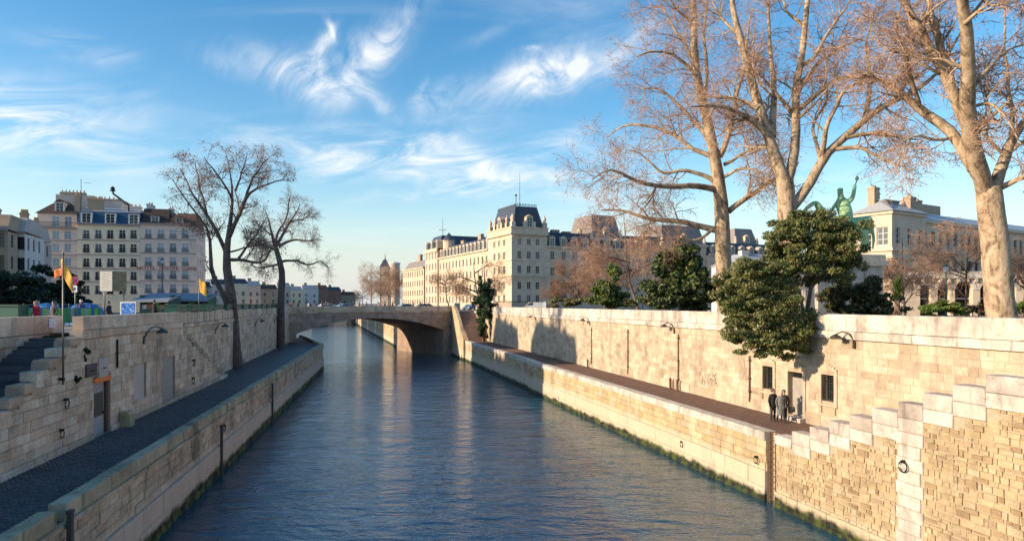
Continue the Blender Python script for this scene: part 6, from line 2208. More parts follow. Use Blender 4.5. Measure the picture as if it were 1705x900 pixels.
# yucca: a rosette of sword leaves over dry ones on a short trunk
Yy = 37.0
b0 = P(1494, 505, Yy)
th = thing('yucca_plant', 'spiky yucca with hanging dry leaves behind the parapet', 'plant', (b0.x, Yy, ZS))
MB().tube([(b0.x, Yy, ZS), (b0.x, Yy, ZS + 1.2), (b0.x, Yy, ZS + 2.0)], [.2, .16, .12], 8).build('trunk', 'bark_mid', th, True)
rng = np.random.default_rng(9)
for nm, mt, n, z0, el, ln in (('crown', 'leaf_green', 150, (1.5, 2.5), (-.1, 1.45), (.7, 1.1)), ('dry_leaves', 'leaf_brown', 80, (.8, 1.5), (-1.3, -.5), (.5, .8))):
    mb = MB()
    for k in range(n):
        az, e = rng.uniform(0, 6.283), rng.uniform(*el)
        L = rng.uniform(*ln)
        dv = np.array([math.cos(az) * math.cos(e), math.sin(az) * math.cos(e), math.sin(e)])
        sd = np.array([-math.sin(az), math.cos(az), 0]) * .028
        o_ = np.array([b0.x, Yy, ZS + rng.uniform(*z0)])
        m_ = o_ + dv * L * .5
        e_ = o_ + dv * L + np.array([0, 0, -.12 * L])
        mb.add([o_ - sd, o_ + sd, m_ + sd, m_ - sd, e_], [[0, 1, 2, 3]], [[3, 2, 4]])
    mb.build(nm, mt, th)


# ================================================================ people
def skin_mesh(name, joints, edges, mat, sub=1, root=0):
    """a continuous skin over a skeleton: joints (x, y, z, rx, ry)"""
    me = bpy.data.meshes.new(name)
    me.from_pydata([j[:3] for j in joints], edges, [])
    o = obj(name, me)
    o.modifiers.new('skin', 'SKIN')
    for i, j in enumerate(joints):
        sv = me.skin_vertices[0].data[i]
        sv.radius = (j[3], j[4] if len(j) > 4 else j[3])
        sv.use_root = i == root
    if sub:
        ss_ = o.modifiers.new('sub', 'SUBSURF')
        ss_.levels = ss_.render_levels = sub
    bpy.context.view_layer.update()
    r = bpy.data.meshes.new_from_object(o.evaluated_get(bpy.context.evaluated_depsgraph_get()))
    r.name = name
    r.materials.clear()
    r.materials.append(MATS[mat])
    for p_ in r.polygons:
        p_.use_smooth = True
    bpy.data.objects.remove(o)
    return r


def body_mesh(name, stride=.0, arm=0.0, bend=0.0):
    J = [(0, 0, .96, .155, .12), (0, -.01 - bend * .1, 1.15, .14, .105), (0, -.02 - bend * .3, 1.36, .175, .115), (0, -.02 - bend * .36, 1.49, .055, .055), (0, -.03 - bend * .4, 1.56, .075, .085), (0, -.035 - bend * .42, 1.65, .088, .1), (0, -.03 - bend * .42, 1.74, .055, .06)]
    E = [(0, 1), (1, 2), (2, 3), (3, 4), (4, 5), (5, 6)]
    for sg in (-1, 1):
        k = len(J)
        st = stride * sg
        J += [(sg * .10, -st * .3, .84, .095, .1), (sg * .105, -st * .55 - .02, .50, .065, .07), (sg * .105, -st * .9 + .02, .10, .045, .045), (sg * .115, -st * .9 - .14, .045, .045, .035)]
        E += [(0, k), (k, k + 1), (k + 1, k + 2), (k + 2, k + 3)]
        k = len(J)
        a = arm if sg > 0 else arm * .6
        J += [(sg * .205, -.02 - bend * .3, 1.40, .062, .062), (sg * .26, .02 - bend * .2, 1.13, .05, .05), (sg * (.27 - a * .16), -.06 - a * .22, .90 + a * .18, .038, .038), (sg * (.265 - a * .2), -.09 - a * .28, .80 + a * .2, .035, .022)]
        E += [(2, k), (k, k + 1), (k + 1, k + 2), (k + 2, k + 3)]
    return skin_mesh(name, J, E, 'person_body', 1)


BODY = [body_mesh('body'), body_mesh('body', .25, .2), body_mesh('body', .0, 1.0, .2)]
HAIR = MB().lathe((0, .012, 1.66), [(.105, -.07), (.112, .0), (.1, .06), (.06, .105), (.005, .12)], 10, 1.0, 1.12).mesh('hair', 'paint', True)
COATM = {}
for nm, hem in (('short', .78), ('long', .42)):
    COATM[nm] = MB().lathe((0, -.01, 0), [(.20, hem), (.215, hem + .12), (.185, 1.0), (.19, 1.2), (.20, 1.36), (.12, 1.47), (.07, 1.5)], 14, 1.0, .74).mesh('coat', 'cloth', True)


def person(label, loc, face, coat, hair=(.05, .035, .025), kind=0, coatlen='short', group=None, scale=1.0):
    """face: direction looked at, degrees clockwise from +Y"""
    t_ = thing('person', label, 'person', tuple(loc), group)
    t_.rotation_euler = (0, 0, R(180 - face))
    t_.scale = (scale,) * 3
    b_ = obj('body', BODY[kind], t_)
    b_.color = (*coat, 1)
    c = obj('coat', COATM[coatlen], t_)
    c.color = (*coat, 1)
    h_ = obj('hair', HAIR, t_)
    h_.color = (*hair, 1)
    return t_


gL = 'people on the left street'
z_ = ZS + .125
person('person in a red coat leaning on the left parapet, back turned', (*tuple(P(62, 505, 38.5))[:2], ZS), 200, (.42, .03, .04), (.22, .19, .16), 2, 'short', gL)
person('person in a grey jacket with dark backpack beside the red coat', (*tuple(P(90, 505, 40))[:2], ZS), 200, (.10, .095, .08), kind=1, group=gL)
person('person in dark navy coat between the notice board posts', (*tuple(P(181, 505, 46))[:2], ZS), 90, (.02, .025, .05), kind=1, coatlen='long', group=gL)
person('person in black jacket at the green kiosk', (*tuple(P(257, 505, 52))[:2], z_), 20, (.012, .012, .014), kind=0, group=gL)
person('small person with pale hat behind the striped fence', (*tuple(P(135, 505, 52))[:2], z_), 150, (.1, .05, .16), (.75, .55, .55), 0, group=gL)
gq = 'people on the right quay path'
q0 = ground(1300, 703, ZQ)
person('person in a long grey coat on the sunlit quay path', (q0.x, q0.y, ZQ), 180, (.16, .16, .155), (.5, .42, .36), 1, 'long', gq, .98)
person('person in a black jacket close behind the grey coat', (q0.x - .28, q0.y + .4, ZQ), 160, (.02, .018, .018), (.06, .03, .02), 0, 'short', gq, 1.03)
person('person in dark brown coat on the near side of the quay group', (q0.x + .3, q0.y + .35, ZQ), 200, (.05, .035, .03), (.1, .05, .03), 1, 'short', gq, 1.0)
bagp = (q0.x + .62, q0.y + .05, ZQ + .55)
tb = thing('shoulder_bag', 'dark shoulder bag carried at the near side of the quay group', 'bag', bagp)
MB().lathe(bagp, [(.02, 0), (.16, .02), (.18, .15), (.15, .3), (.02, .32)], 10, 1.1, .5).build('bag_body', 'frame_dark', tb, True)
MB().tube([(bagp[0] - .14, bagp[1], bagp[2] + .3), (bagp[0] - .05, bagp[1], bagp[2] + .75), (bagp[0] + .1, bagp[1], bagp[2] + .32)], .012, 5).build('strap', 'frame_dark', tb)
gb = 'people walking on the bridge'
cols = [((.35, .04, .04), 'red'), ((.03, .03, .05), 'navy'), ((.5, .48, .45), 'pale'), ((.02, .02, .02), 'black'), ((.25, .18, .1), 'tan'), ((.05, .12, .25), 'blue'), ((.3, .28, .27), 'grey'), ((.45, .3, .1), 'mustard')]
bpx = [(486, .8), (498, .5), (516, 1.2), (529, .7), (549, 1.0), (590, .6), (633, .9), (660, 1.2)]
bwhere = ['at its left end', 'second from the left end', 'left of the arch crown', 'before the brick houses', 'left of a pale car', 'over the arch crown', 'before the rosy trees', 'near its right end']
for (px, dp), (c, nm), wh in zip(bpx, cols, bwhere):
    s_ = on((BA[0] + nBR[0] * dp, BA[1] + nBR[1] * dp), dBR, px)[0]
    person('tiny person in %s on the bridge, %s' % (nm, wh), (BA[0] + nBR[0] * (dp + .6) + dBR[0] * s_, BA[1] + nBR[1] * (dp + .6) + dBR[1] * s_, 8.525), 60, c, kind=1, group=gb)
rp = random.Random(3)
ORD = 'first second third fourth fifth sixth seventh eighth ninth tenth eleventh twelfth thirteenth fourteenth fifteenth sixteenth'.split()
for k in range(16):
    px, dp = 488 + k * 15.5 + rp.uniform(-5, 5), rp.uniform(.4, 2.2)
    s_ = on((BA[0] + nBR[0] * dp, BA[1] + nBR[1] * dp), dBR, px)[0]
    g_ = rp.uniform(.01, .06)
    person('tiny dark clothed pedestrian on the bridge, %s of sixteen from its left end' % ORD[k], (BA[0] + nBR[0] * (dp + .6) + dBR[0] * s_, BA[1] + nBR[1] * (dp + .6) + dBR[1] * s_, 8.525), rp.choice((60, 240)), (g_, g_ * .9, g_ * rp.uniform(.8, 1.4)), kind=1, group='dark clothed pedestrians on the bridge', scale=rp.uniform(.94, 1.06))
gp_ = 'people on the square before the arcade'
for i, (px, Y, c, nm, wh) in enumerate(((1544, 70, (.5, .45, .42), 'cream', 'left of the bright bush'), (1592, 72, (.4, .05, .05), 'crimson', 'behind the low dark bush'), (1612, 70, (.6, .6, .6), 'white', 'left of the thick trunk'), (1630, 68, (.25, .03, .06), 'maroon', 'beside the thick trunk'), (1690, 66, (.06, .15, .4), 'bright blue', 'right of the thick trunk'), (1702, 68, (.7, .25, .05), 'orange', 'at the right picture edge'), (1166, 72, (.4, .05, .05), 'red', 'under the conifer'), (1180, 74, (.55, .55, .55), 'light grey', 'between conifer and plane trunk'))):
    person('distant person in %s %s' % (nm, wh), (*tuple(P(px, 505, Y))[:2], ZS), 150 + 30 * i, c, kind=i % 2, group=gp_)


# ================================================================ statue
YS = 55.0


def pj(px, py, dy, r_, r2=None):
    v = P(px, py, YS + dy)
    return (v.x, v.y, v.z, r_, r2 or r_)


zp = CZ + (HY - 424) / F * YS
b0 = P(1408, 505, YS)
th = thing('equestrian_statue', 'green bronze rider on horse raising a sceptre, on stone pedestal', 'statue', (b0.x, b0.y, ZS))
J = [pj(1436, 372, .3, .66, .62), pj(1420, 374, .2, .6, .6), pj(1400, 376, .0, .62, .6), pj(1382, 370, -.2, .6, .58), pj(1368, 352, -.4, .38, .3), pj(1358, 336, -.5, .26, .2), pj(1346, 344, -.6, .22, .18), pj(1336, 354, -.7, .13, .12),
     pj(1446, 368, .3, .5, .5), pj(1452, 380, .35, .14), pj(1455, 398, .4, .12), pj(1453, 415, .4, .06)]
E = [(0, 1), (1, 2), (2, 3), (3, 4), (4, 5), (5, 6), (6, 7), (0, 8), (8, 9), (9, 10), (10, 11)]
for px, dy, fr in ((1440, .0, 0), (1434, .7, 0), (1388, -.6, 3), (1380, .3, 3)):
    k = len(J)
    J += [pj(px, 390, dy, .24), pj(px + (4 if fr == 0 else -2), 402, dy, .15), pj(px, 414, dy, .1), pj(px - 2, 422, dy, .13)]
    E += [(fr, k), (k, k + 1), (k + 1, k + 2), (k + 2, k + 3)]
hm = skin_mesh('horse', J, E, 'bronze', 1)
off = offset(th)
ho = obj('horse', hm, th, tuple(-off))
J = [pj(1408, 358, .0, .62, .55), pj(1405, 346, -.05, .58, .5), pj(1402, 336, -.1, .62, .48), pj(1400, 328, -.1, .2), pj(1399, 321, -.1, .27, .26), pj(1398, 314, -.1, .2)]
E = [(0, 1), (1, 2), (2, 3), (3, 4), (4, 5)]
J += [pj(1412, 336, -.2, .26), pj(1419, 331, -.3, .2), pj(1422, 318, -.4, .16), pj(1424, 307, -.4, .13)]
E += [(2, 6), (6, 7), (7, 8), (8, 9)]
J += [pj(1393, 338, .2, .17), pj(1386, 348, .1, .14), pj(1380, 354, -.1, .1)]
E += [(2, 10), (10, 11), (11, 12)]
J += [pj(1412, 366, -.6, .22), pj(1410, 382, -.75, .17), pj(1412, 395, -.75, .12), pj(1406, 399, -.85, .1)]
E += [(0, 13), (13, 14), (14, 15), (15, 16)]
rm_ = skin_mesh('rider', J, E, 'bronze', 1)
ro = obj('rider', rm_, th, tuple(-off))
MB().tube([P(1421, 318, YS - .4), P(1427, 299, YS - .5)], [.05, .05], 6).lathe(tuple(P(1427, 299, YS - .5)), [(.01, -.1), (.14, .0), (.16, .12), (.08, .26), (.01, .34)], 8).build('sceptre', 'bronze', th)
MB().lathe(tuple(P(1399, 318, YS - .1)), [(.22, 0), (.24, .12), (.18, .2), (.01, .26)], 8).build('crown_band', 'bronze', th)
Op = (P(1392, 505, YS).x - 2.6, YS - 1.2)
dd = unit(1, .25)
for a, b_, y0, y1, z0, z1 in ((0, 7.0, -.7, 3.3, ZS, ZS + .8), (.5, 6.5, -.3, 2.9, ZS + .8, zp - .9), (.2, 6.8, -.6, 3.2, zp - .9, zp - .45), (.35, 6.65, -.45, 3.05, zp - .449, zp)):
    MB().box(Op, dd, a, b_, y0, y1, z0, z1).build('pedestal_block', 'stone_parapet', th)

# ================================================================ vehicles
def car_meshes(van=False):
    L, Wd = (4.7, 1.85) if van else (4.2, 1.72)
    if van:
        side = [(0, .35), (.0, .95), (.25, 1.15), (1.0, 1.95), (4.6, 2.0), (4.7, 1.7), (4.7, .35)]
        glass = [(.42, 1.2), (1.02, 1.83), (1.9, 1.85), (1.9, 1.2)]
    else:
        side = [(0, .35), (0, .75), (.2, .85), (1.05, .98), (1.75, 1.42), (3.1, 1.45), (3.9, 1.0), (4.2, .92), (4.2, .35)]
        glass = [(1.25, 1.0), (1.82, 1.36), (3.02, 1.38), (3.6, 1.02)]
    mb = MB()
    n = len(side)
    v = []
    for y_, ins in ((0, 0), (Wd, 0)):
        for x_, z in side:
            tuck = .14 if z > 1.2 else .0
            v.append([x_ - L / 2, (y_ - Wd / 2) * (1 - tuck), z])
    q = [[i, (i + 1) % n, n + (i + 1) % n, n + i] for i in range(n)]
    from mathutils.geometry import tessellate_polygon
    tr = tessellate_polygon([[Vector((x_, z, 0)) for x_, z in side]])
    tris = [list(t__) for t__ in tr] + [[n + t__[0], n + t__[2], n + t__[1]] for t__ in tr]
    body = mb.add(v, [[a, d_, c, b_] for a, b_, c, d_ in q], tris).mesh('body', 'paint')
    gl = []
    for sg in (-1, 1):
        g = MB()
        vv_ = []
        for x_, z in glass:
            tuck = .14 * max(0, min(1, (z - 1.0) / .35)) if not van else (.14 if z > 1.2 else .02)
            vv_.append([x_ - L / 2, sg * (Wd / 2 * (1 - tuck) + .012), z])
        gl.append(g.add(vv_, [[0, 1, 2, 3]] if sg < 0 else [[3, 2, 1, 0]]).mesh('window', 'glass'))
    wheel = MB().lathe((0, 0, 0), [(.02, -.1), (.3, -.1), (.33, -.06), (.33, .06), (.3, .1), (.02, .1)], 14).mesh('wheel', 'rubber')
    lamp = MB().aabox(-.03, .03, -.16, .16, -.08, .08).mesh('headlight', 'frame_white')
    return body, gl, wheel, lamp, L, Wd


CARS = [car_meshes(False), car_meshes(True)]


def car(label, loc, az, color, van=False, group='parked and passing cars'):
    body, gl, wheel, lamp, L, Wd = CARS[1 if van else 0]
    t_ = thing('white_van' if van else 'car', label, 'van' if van else 'car', tuple(loc), group)
    t_.rotation_euler = (0, 0, R(90 - az))
    b_ = obj('body', body, t_)
    b_.color = (*color, 1)
    for g in gl:
        obj('window', g, t_)
    for x_ in (-L / 2 + .8, L / 2 - .8):
        for y_ in (-Wd / 2 + .05, Wd / 2 - .05):
            w_ = obj('wheel', wheel, t_, (x_, y_, .33))
            w_.rotation_euler = (R(90), 0, 0)
    for y_ in (-.6, .6):
        obj('headlight', lamp, t_, (-L / 2 - .02, y_, .68))
    return t_


def at(px, Y, z=ZS + .004):
    p = P(px, 505, Y)
    return (p.x, p.y, z)


car('white delivery van parked before the palace corner', at(892, 150), 100, (.75, .75, .75), True)
car('dark blue car beside the white van', at(915, 152), 100, (.03, .05, .12))
car('grey car parked before the sunlit palace face near bridge end', at(782, 158), 20, (.12, .2, .32))


def bridge_at(px, dp):
    O_ = (BA[0] + nBR[0] * dp, BA[1] + nBR[1] * dp)
    s_ = on(O_, dBR, px)[0]
    return (O_[0] + dBR[0] * s_, O_[1] + dBR[1] * s_, 8.525)


baz = math.degrees(math.atan2(dBR[0], dBR[1]))
car('pale blue car crossing the bridge over arch crown', bridge_at(572, 4), baz, (.25, .42, .55))
car('black car crossing the bridge right of the crown', bridge_at(705, 4), baz, (.015, .015, .02))
car('silver car crossing the bridge before the palace wing', bridge_at(672, 7), baz, (.4, .42, .45))
car('white car on the bridge left part', bridge_at(540, 7), baz, (.6, .62, .65))
car('dark car on the left street between the quay trees', at(428, 100), 20, (.03, .04, .06))

# ================================================================ left street furniture
# flagpole on the wall with yellow and orange banners
def cloth(name, p0, u, v, wave, mat, parent, n=8):
    V = []
    for i in range(n + 1):
        for j in range(n + 1):
            a, b_ = i / n, j / n
            w_ = math.sin(a * 5 + b_ * 2) * wave * a
            V.append([p0[0] + u[0] * a + v[0] * b_ + u[1] * 0, p0[1] + u[1] * a + v[1] * b_ + w_, p0[2] + u[2] * a + v[2] * b_ - .1 * a * a])
    Q = [[i * (n + 1) + j, (i + 1) * (n + 1) + j, (i + 1) * (n + 1) + j + 1, i * (n + 1) + j + 1] for i in range(n) for j in range(n)]
    o = wobj(name, V, Q, mat, parent, True)
    m_ = o.modifiers.new('thickness', 'SOLIDIFY')
    m_.thickness = .012
    return o


plain('flag_yellow', (.88, .46, .07), 0.7)
plain('flag_orange', (.85, .2, .05), 0.7)
Yf = 29.6
f0_ = P(105, 600, Yf)
th = thing('flagpole', 'tall bronze flagpole on left wall with yellow and orange banners', 'flagpole', (f0_.x, f0_.y, CZ - (640 - HY) / F * Yf))
pt_ = P(105, 424, Yf)
MB().tube([(f0_.x, Yf, CZ - (640 - HY) / F * Yf), (f0_.x, Yf, pt_.z)], [.045, .03], 8).lathe((f0_.x, Yf, pt_.z), [(.03, 0), (.06, .04), (.003, .16)], 8).build('pole', 'galv', th, True)
s_, z_ = on(OA, dLA, 105, 612)
MB().aabox(f0_.x - .28, f0_.x + .05, Yf - .06, Yf + .06, z_ - .5, z_ - .38).build('wall_clamp', 'iron', th)
cloth('banner', tuple(P(106, 436, Yf)), (.38, .05, -.55), (0, 0, -.68), .05, 'flag_yellow', th)
cloth('banner', tuple(P(104, 446, Yf)), (-.36, .05, -.02), (-.02, 0, -.34), .05, 'flag_orange', th)
cloth('banner', tuple(P(104, 430, Yf)), (-.08, .05, .02), (.03, 0, -.95), .02, 'flag_yellow', th)
Yf = 58
f0_ = P(331, 505, Yf)
th = thing('flagpole', 'short pole with yellow orange flag near the quay tree', 'flagpole', (f0_.x, f0_.y, ZS + .12))
MB().tube([(f0_.x, Yf, ZS + .12), (f0_.x, Yf, P(0, 460, Yf).z)], [.05, .03], 8).build('pole', 'galv', th, True)
cloth('banner', tuple(P(332, 463, Yf)), (.55, .05, -.35), (.05, 0, -1.15), .06, 'flag_yellow', th)
# parking sign
Ysn = 46.0
c = P(124.5, 467, Ysn)
b0 = (c.x, Ysn, ZS)
th = thing('traffic_sign', 'round red and blue no stopping sign on post with white plate', 'sign', b0)
MB().tube([(c.x, Ysn + .05, ZS), (c.x, Ysn + .05, c.z + .3)], .04, 8).build('post', 'galv', th, True)


def disc(cx, cz, y, r_, mat, name, parent, n=20, r0=0.0):
    a = [k * 2 * math.pi / n for k in range(n)]
    mb = MB()
    if r0:
        V = [[cx + math.cos(t__) * q, y, cz + math.sin(t__) * q] for t__ in a for q in (r0, r_)]
        mb.add(V, [[2 * k, 2 * k + 1, 2 * ((k + 1) % n) + 1, 2 * ((k + 1) % n)] for k in range(n)])
    else:
        V = [[cx, y, cz]] + [[cx + math.cos(t__) * r_, y, cz + math.sin(t__) * r_] for t__ in a]
        mb.add(V, [], [[0, 1 + (k + 1) % n, 1 + k] for k in range(n)])
    o = mb.build(name, mat, parent)
    o.modifiers.new('thickness', 'SOLIDIFY').thickness = .012
    return o


disc(c.x, c.z, Ysn - .02, .25, 'sign_blue', 'sign_face', th)
disc(c.x, c.z, Ysn - .04, .27, 'sign_red', 'sign_rim', th, r0=.2)
for sg in (-1, 1):
    MB().add([[c.x - .16 * sg - .03, Ysn - .06, c.z - .16], [c.x - .16 * sg + .03, Ysn - .06, c.z - .16], [c.x + .16 * sg + .03, Ysn - .06, c.z + .16], [c.x + .16 * sg - .03, Ysn - .06, c.z + .16],
              [c.x - .16 * sg - .03, Ysn - .05, c.z - .16], [c.x - .16 * sg + .03, Ysn - .05, c.z - .16], [c.x + .16 * sg + .03, Ysn - .05, c.z + .16], [c.x + .16 * sg - .03, Ysn - .05, c.z + .16]], BOXQ).build('sign_bar', 'sign_red', th)
MB().aabox(c.x - .17, c.x + .17, Ysn - .03, Ysn + .0, c.z - .78, c.z - .32).build('sign_plate', 'paper_white', th)
MB().aabox(c.x - .06, c.x + .06, Ysn - .04, Ysn - .031, c.z - .65, c.z - .45).build('sign_symbol', 'sign_blue', th)
# notice boards
Yn = 47.0
c = P(177, 468, Yn)
th = thing('notice_board', 'pale two sided notice board on two posts', 'board', (c.x, Yn, ZS))
hb_ = 16.5 / F * Yn
MB().aabox(c.x - .42, c.x + .42, Yn - .04, Yn + .0, c.z - hb_, c.z + hb_).build('board_panel', 'board_pale', th)
for k in range(6):
    MB().aabox(c.x - .28, c.x + .28 - (k % 3) * .1, Yn - .048, Yn - .041, c.z + hb_ * (.7 - .25 * k), c.z + hb_ * (.76 - .25 * k)).build('text_line', 'plaster_grey', th)
plain('picture', (.22, .2, .12), .6, var=.6, scale=3.0)
MB().box((c.x + .43, Yn - .03), unit(.8, .55), 0, .85, 0, .04, c.z - hb_, c.z + hb_).build('picture_panel', 'picture', th)
for dx, dy in ((-.15, .06), (.95, .4)):
    MB().tube([(c.x + dx, Yn + dy, ZS), (c.x + dx, Yn + dy, c.z + hb_)], .05, 7).build('post', 'galv', th, True)
# blue poster stand
c = P(213, 514, 44.0)
th = thing('poster_stand', 'small stand with a blue picture poster behind the parapet', 'poster', (c.x, 44, ZS))
MB().aabox(c.x - .5, c.x + .5, 44, 44.05, ZS + .55, P(0, 502, 44).z).build('frame', 'paper_white', th)
m, t, b = material('blue_print')
vo = t.node('ShaderNodeTexVoronoi', {'Vector': pos_of(t), 'Scale': 6.0})
setin(t, b, Base_Color=t.ramp(t.noise(pos_of(t), 5.0, 3.0), [(.35, (.02, .08, .4)), (.55, (.05, .25, .65)), (.68, (.6, .7, .8))]), Roughness=.4)
MB().aabox(c.x - .43, c.x + .43, 43.985, 43.999, ZS + .68, P(0, 504, 44).z).build('print', 'blue_print', th)
for dx in (-.4, .4):
    MB().aabox(c.x + dx - .03, c.x + dx + .03, 44.051, 44.1, ZS, ZS + 1.5).build('leg', 'galv', th)
# striped site fence
pa, pb = P(40, 505, 44.0), P(168, 505, 47.5)
dfn = unit(pb.x - pa.x, pb.y - pa.y)
Lfn = math.hypot(pb.x - pa.x, pb.y - pa.y)
th = thing('site_fence', 'striped green and blue fence panels behind the stair head', 'fence', (pa.x, pa.y, ZS))
plain('fence_green', (.05, .3, .12), .6)
plain('fence_lime', (.2, .5, .1), .6)
plain('fence_blue', (.05, .16, .4), .6)
plain('fence_grey', (.35, .37, .42), .6)
fm = ['fence_green', 'fence_blue', 'fence_lime', 'fence_grey', 'fence_green', 'fence_lime', 'fence_blue', 'fence_green', 'fence_lime', 'fence_grey', 'fence_green']
for k in range(22):
    MB().box((pa.x, pa.y), dfn, Lfn * k / 22 + .004, Lfn * (k + 1) / 22 - .004, 0, .03, ZS + .3, ZS + 1.28).build('panel', fm[(k * 7) % 11], th)
for z in (ZS + .1, ZS + 1.3, ZS + 1.5):
    MB().box((pa.x, pa.y), dfn, 0, Lfn, -.02, .05, z, z + .05).build('rail', 'fence_blue', th)
for k in range(8):
    MB().box((pa.x, pa.y), dfn, Lfn * k / 7 - .03, Lfn * k / 7 + .03, .051, .1, ZS, ZS + 1.6).build('post', 'galv', th)
# blue covered skips behind the fence
for px, w_, lab in ((78, 26, 'blue tarpaulin hump behind the fence near the grey jacket'), (143, 30, 'blue tarpaulin hump behind the fence right of the sign')):
    c = P(px, 505, 53)
    r_ = w_ / F * 53
    plain('tarp', (.03, .18, .45), .5, bumps=.6)
    tag(MB().lathe((c.x, c.y, ZS), [(r_, 0), (r_, .8), (r_ * .85, 1.25), (r_ * .5, 1.55), (.01, 1.65)], 12, 1, .8).build('tarpaulin_pile', 'tarp', None, True), lab, 'tarpaulin', 'blue tarpaulins')
# green stall boxes at the left edge and along the parapet
def stall_box(O, d, s0, s1, y0, y1, z0, z1, label, group):
    x_, y_ = O[0] + d[0] * s0, O[1] + d[1] * s0
    t_ = thing('bookstall_box', label, 'stall', (x_, y_, z0), group)
    MB().box(O, d, s0, s1, y0, y1, z0, z1 - .12).build('box', 'green_paint', t_)
    MB().box(O, d, s0 - .04, s1 + .04, y0 - .05, y1 + .05, z1 - .118, z1).build('lid', 'green_paint', t_)
    MB().box(O, d, (s0 + s1) / 2 - .05, (s0 + s1) / 2 + .05, y0 - .03, y0 - .002, z0 + .2, z0 + .32).build('hasp', 'iron', t_)


Og_ = tuple(P(-22, 505, 37.5))[:2]
stall_box(Og_, (1, 0), 0, 1.7, 0, .8, ZS, ZS + 1.55, 'closed green bookstall box at the left picture edge', 'green bookstall boxes')
places = ['left of the forked trunk, nearest', 'second from the near end', 'third from the near end', 'fourth from the near end', 'fifth from the near end', 'sixth from the near end', 'seventh, behind the forked trunk', 'eighth, right of the forked trunk', 'ninth from the near end', 'tenth from the near end', 'eleventh, left of slim trunk', 'twelfth, at slim trunk', 'thirteenth, right of slim trunk', 'last one before the bridge']
for k in range(14):
    s0 = 3.0 + k * 4.4
    stall_box(OB, dLB, s0, s0 + 2.6, .05, .85, 9.4, 9.95, 'green bookstall box on the left parapet, ' + places[k], 'green bookstall boxes')
# kiosks with awnings
for px0, px1, Y, lab in ((232, 283, 62, 'green kiosk with blue grey awning left of the flag'), (288, 345, 66, 'green kiosk with blue grey awning beside the quay tree')):
    a, b_ = P(px0, 505, Y), P(px1, 505, Y)
    W_ = b_.x - a.x
    zt = CZ + (HY - 489) / F * Y
    th = thing('street_kiosk', lab, 'kiosk', (a.x, Y, ZS))
    O_ = (a.x, Y)
    for k in range(4):
        MB().box(O_, (1, 0), W_ * k / 4 + .02, W_ * (k + 1) / 4 - .02, .0, .06, ZS, ZS + 1.1).build('panel', 'green_paint', th)
    MB().box(O_, (1, 0), 0, W_, 1.6, 2.0, ZS, zt - .1).build('back_wall', 'green_paint', th)
    MB().box(O_, (1, 0), .0, .12, .07, 1.59, ZS, zt - .1).build('side_wall', 'green_paint', th)
    MB().box(O_, (1, 0), W_ - .12, W_, .07, 1.59, ZS, zt - .1).build('side_wall', 'green_paint', th)
    mb = MB()
    mb.add([[a.x - .3, Y - .9, zt - .55], [b_.x + .3, Y - .9, zt - .55], [b_.x + .1, Y + 2.1, zt + .1], [a.x - .1, Y + 2.1, zt + .1], [a.x - .3, Y - .9, zt - .75], [b_.x + .3, Y - .9, zt - .75], [b_.x + .1, Y + 2.1, zt - .09], [a.x - .1, Y + 2.1, zt - .09]],
           [[0, 1, 2, 3], [7, 6, 5, 4], [4, 5, 1, 0], [5, 6, 2, 1], [6, 7, 3, 2], [7, 4, 0, 3]]).build('awning', 'awning_blue', th)
    for k in range(5):
        c_ = W_ * (k + .5) / 5
        MB().box(O_, (1, 0), c_ - .25, c_ + .25, .2, .6, ZS + 1.1, ZS + 1.5 + .1 * (k % 3)).build('goods', ['paper_white', 'brick_red', 'fence_lime', 'plaster_ochre', 'curtain'][k], th)
# white paper notice on the stair parapet
s_a, z_a = on(OBk, dLA, 79, 530)
s_b, z_b = on(OBk, dLA, 91, 545)
tag(MB().box(OBk, dLA, s_a, s_b, -.075, -.055, z_b, z_a).build('paper_notice', 'paper_white'), 'white paper notices taped to the left stair parapet', 'notice')


# street lamps: slender posts with a lantern
def street_lamp(label, px, Y, ytop, group='street lamps'):
    c = P(px, 505, Y)
    zt = CZ + (HY - ytop) / F * Y
    t_ = thing('street_lamp', label, 'lamp', (c.x, Y, ZS), group)
    MB().lathe((c.x, Y, ZS), [(.16, 0), (.16, .5), (.08, .7), (.055, zt - ZS - .7)], 8).build('post', 'lamp_green', t_, True)
    MB().lathe((c.x, Y, zt - .7), [(.05, 0), (.2, .1), (.26, .5), (.02, .52)], 6).build('lantern', 'curtain', t_)
    MB().lathe((c.x, Y, zt - .179), [(.3, 0), (.15, .14), (.03, .2), (.005, .3)], 6).build('lantern_cap', 'lamp_green', t_)


street_lamp('slender street lamp before the mauve hotel', 270, 90, 430)
street_lamp('street lamp with pale globe before far houses right of slim trunk', 509, 150, 490)
street_lamp('street lamp on the square behind the parapet', 1575, 60, 440)
# iron railing along the square before the palace corner
Or1, Or2 = P(822, 505, 140), P(905, 505, 146)
drl = unit(Or2.x - Or1.x, Or2.y - Or1.y)
Lr = math.hypot(Or2.x - Or1.x, Or2.y - Or1.y)
th = thing('iron_railing', 'dark iron railing before the palace corner', 'railing', (Or1.x, Or1.y, ZS))
for z in (ZS + .25, ZS + 1.9):
    MB().box((Or1.x, Or1.y), drl, 0, Lr, 0, .06, z, z + .07).build('rail', 'iron', th)
for k in range(50):
    MB().box((Or1.x, Or1.y), drl, Lr * k / 50, Lr * k / 50 + .05, -.06, -.005, ZS, ZS + 2.2).build('bar', 'iron', th)

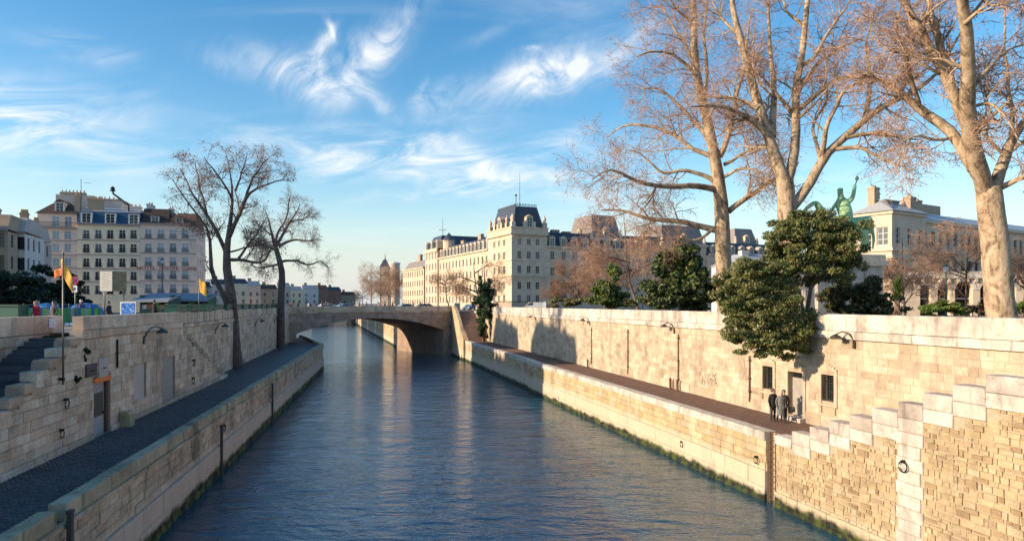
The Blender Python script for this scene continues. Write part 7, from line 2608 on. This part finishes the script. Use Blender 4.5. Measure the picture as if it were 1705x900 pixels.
# tall houses just outside the left edge: their shadow falls on the far wall
for Y0, Y1, zt, X0, lab in ((50, 66.5, 34.2, -68, 'tall pale townhouse beyond the left edge, nearest'), (66.7, 75.0, 28.0, -70, 'lower pale townhouse beyond the left edge'), (75.2, 90, 33.9, -73, 'tall grey townhouse beyond the left edge, farthest')):
    O_ = (X0, Y0)
    th = thing('townhouse', lab, 'house', (X0, Y0, ZS), 'tall houses along the left street')
    wins = [(1.6 + 3.0 * i, 2.8 + 3.0 * i, ZS + 3.6 + 3.4 * j, ZS + 5.7 + 3.4 * j) for i in range(int((Y1 - Y0 - 1) / 3)) for j in range(int((zt - ZS - 8) / 3.4))]
    mb = MB()
    shell(mb, O_, (0, 1), Y1 - Y0, 12, ZS, zt - 3.5, wins)
    mb.build('wall', 'plaster_cream', th)
    for q in wins:
        put_window(th, O_, (0, 1), q, 'white', 'glass')
    mb = MB()
    frustum(mb, O_, (0, 1), -.1, Y1 - Y0 - .1, -.2, 12, zt - 3.498, zt, .2, 2.0)
    mb.build('roof', 'slate', th)
    for k in range(3):
        chimney(th, O_, (0, 1), (Y1 - Y0) * (k + .6) / 3.4, 5, zt - .5, zt + 1.5, 1.4, 1.0, 'plaster_ochre', 2)


# unseen houses added behind the front row, to shade the river wall past the bridge
for i, ((xa, ya), (xb, yb), zt) in enumerate((((-100, 168), (-107, 196), 32.5), ((-107.3, 197), (-116, 231), 34.0), ((-116.3, 232), (-126, 270), 33.0))):
    dd = unit(xb - xa, yb - ya)
    Ld = math.hypot(xb - xa, yb - ya)
    th = thing('townhouse', ['first', 'second', 'third'][i] + ' unseen house added behind the mauve hotel row to shade the river wall', 'house', (xa, ya, ZS), 'unseen shading houses behind the hotel row')
    wins = [(1.6 + 3.4 * k, 2.9 + 3.4 * k, ZS + 3.6 + 3.5 * j, ZS + 5.7 + 3.5 * j) for k in range(int((Ld - 2) / 3.4)) for j in range(5)]
    mb = MB()
    shell(mb, (xa, ya), dd, Ld, 9, ZS, zt - 4, wins)
    mb.build('wall', 'plaster_cream', th)
    for q in wins:
        put_window(th, (xa, ya), dd, q, 'plain', 'glass')
    mb = MB()
    frustum(mb, (xa, ya), dd, -.1, Ld - .1, -.2, 9, zt - 3.998, zt, .2, 1.6)
    mb.build('roof', 'slate', th)
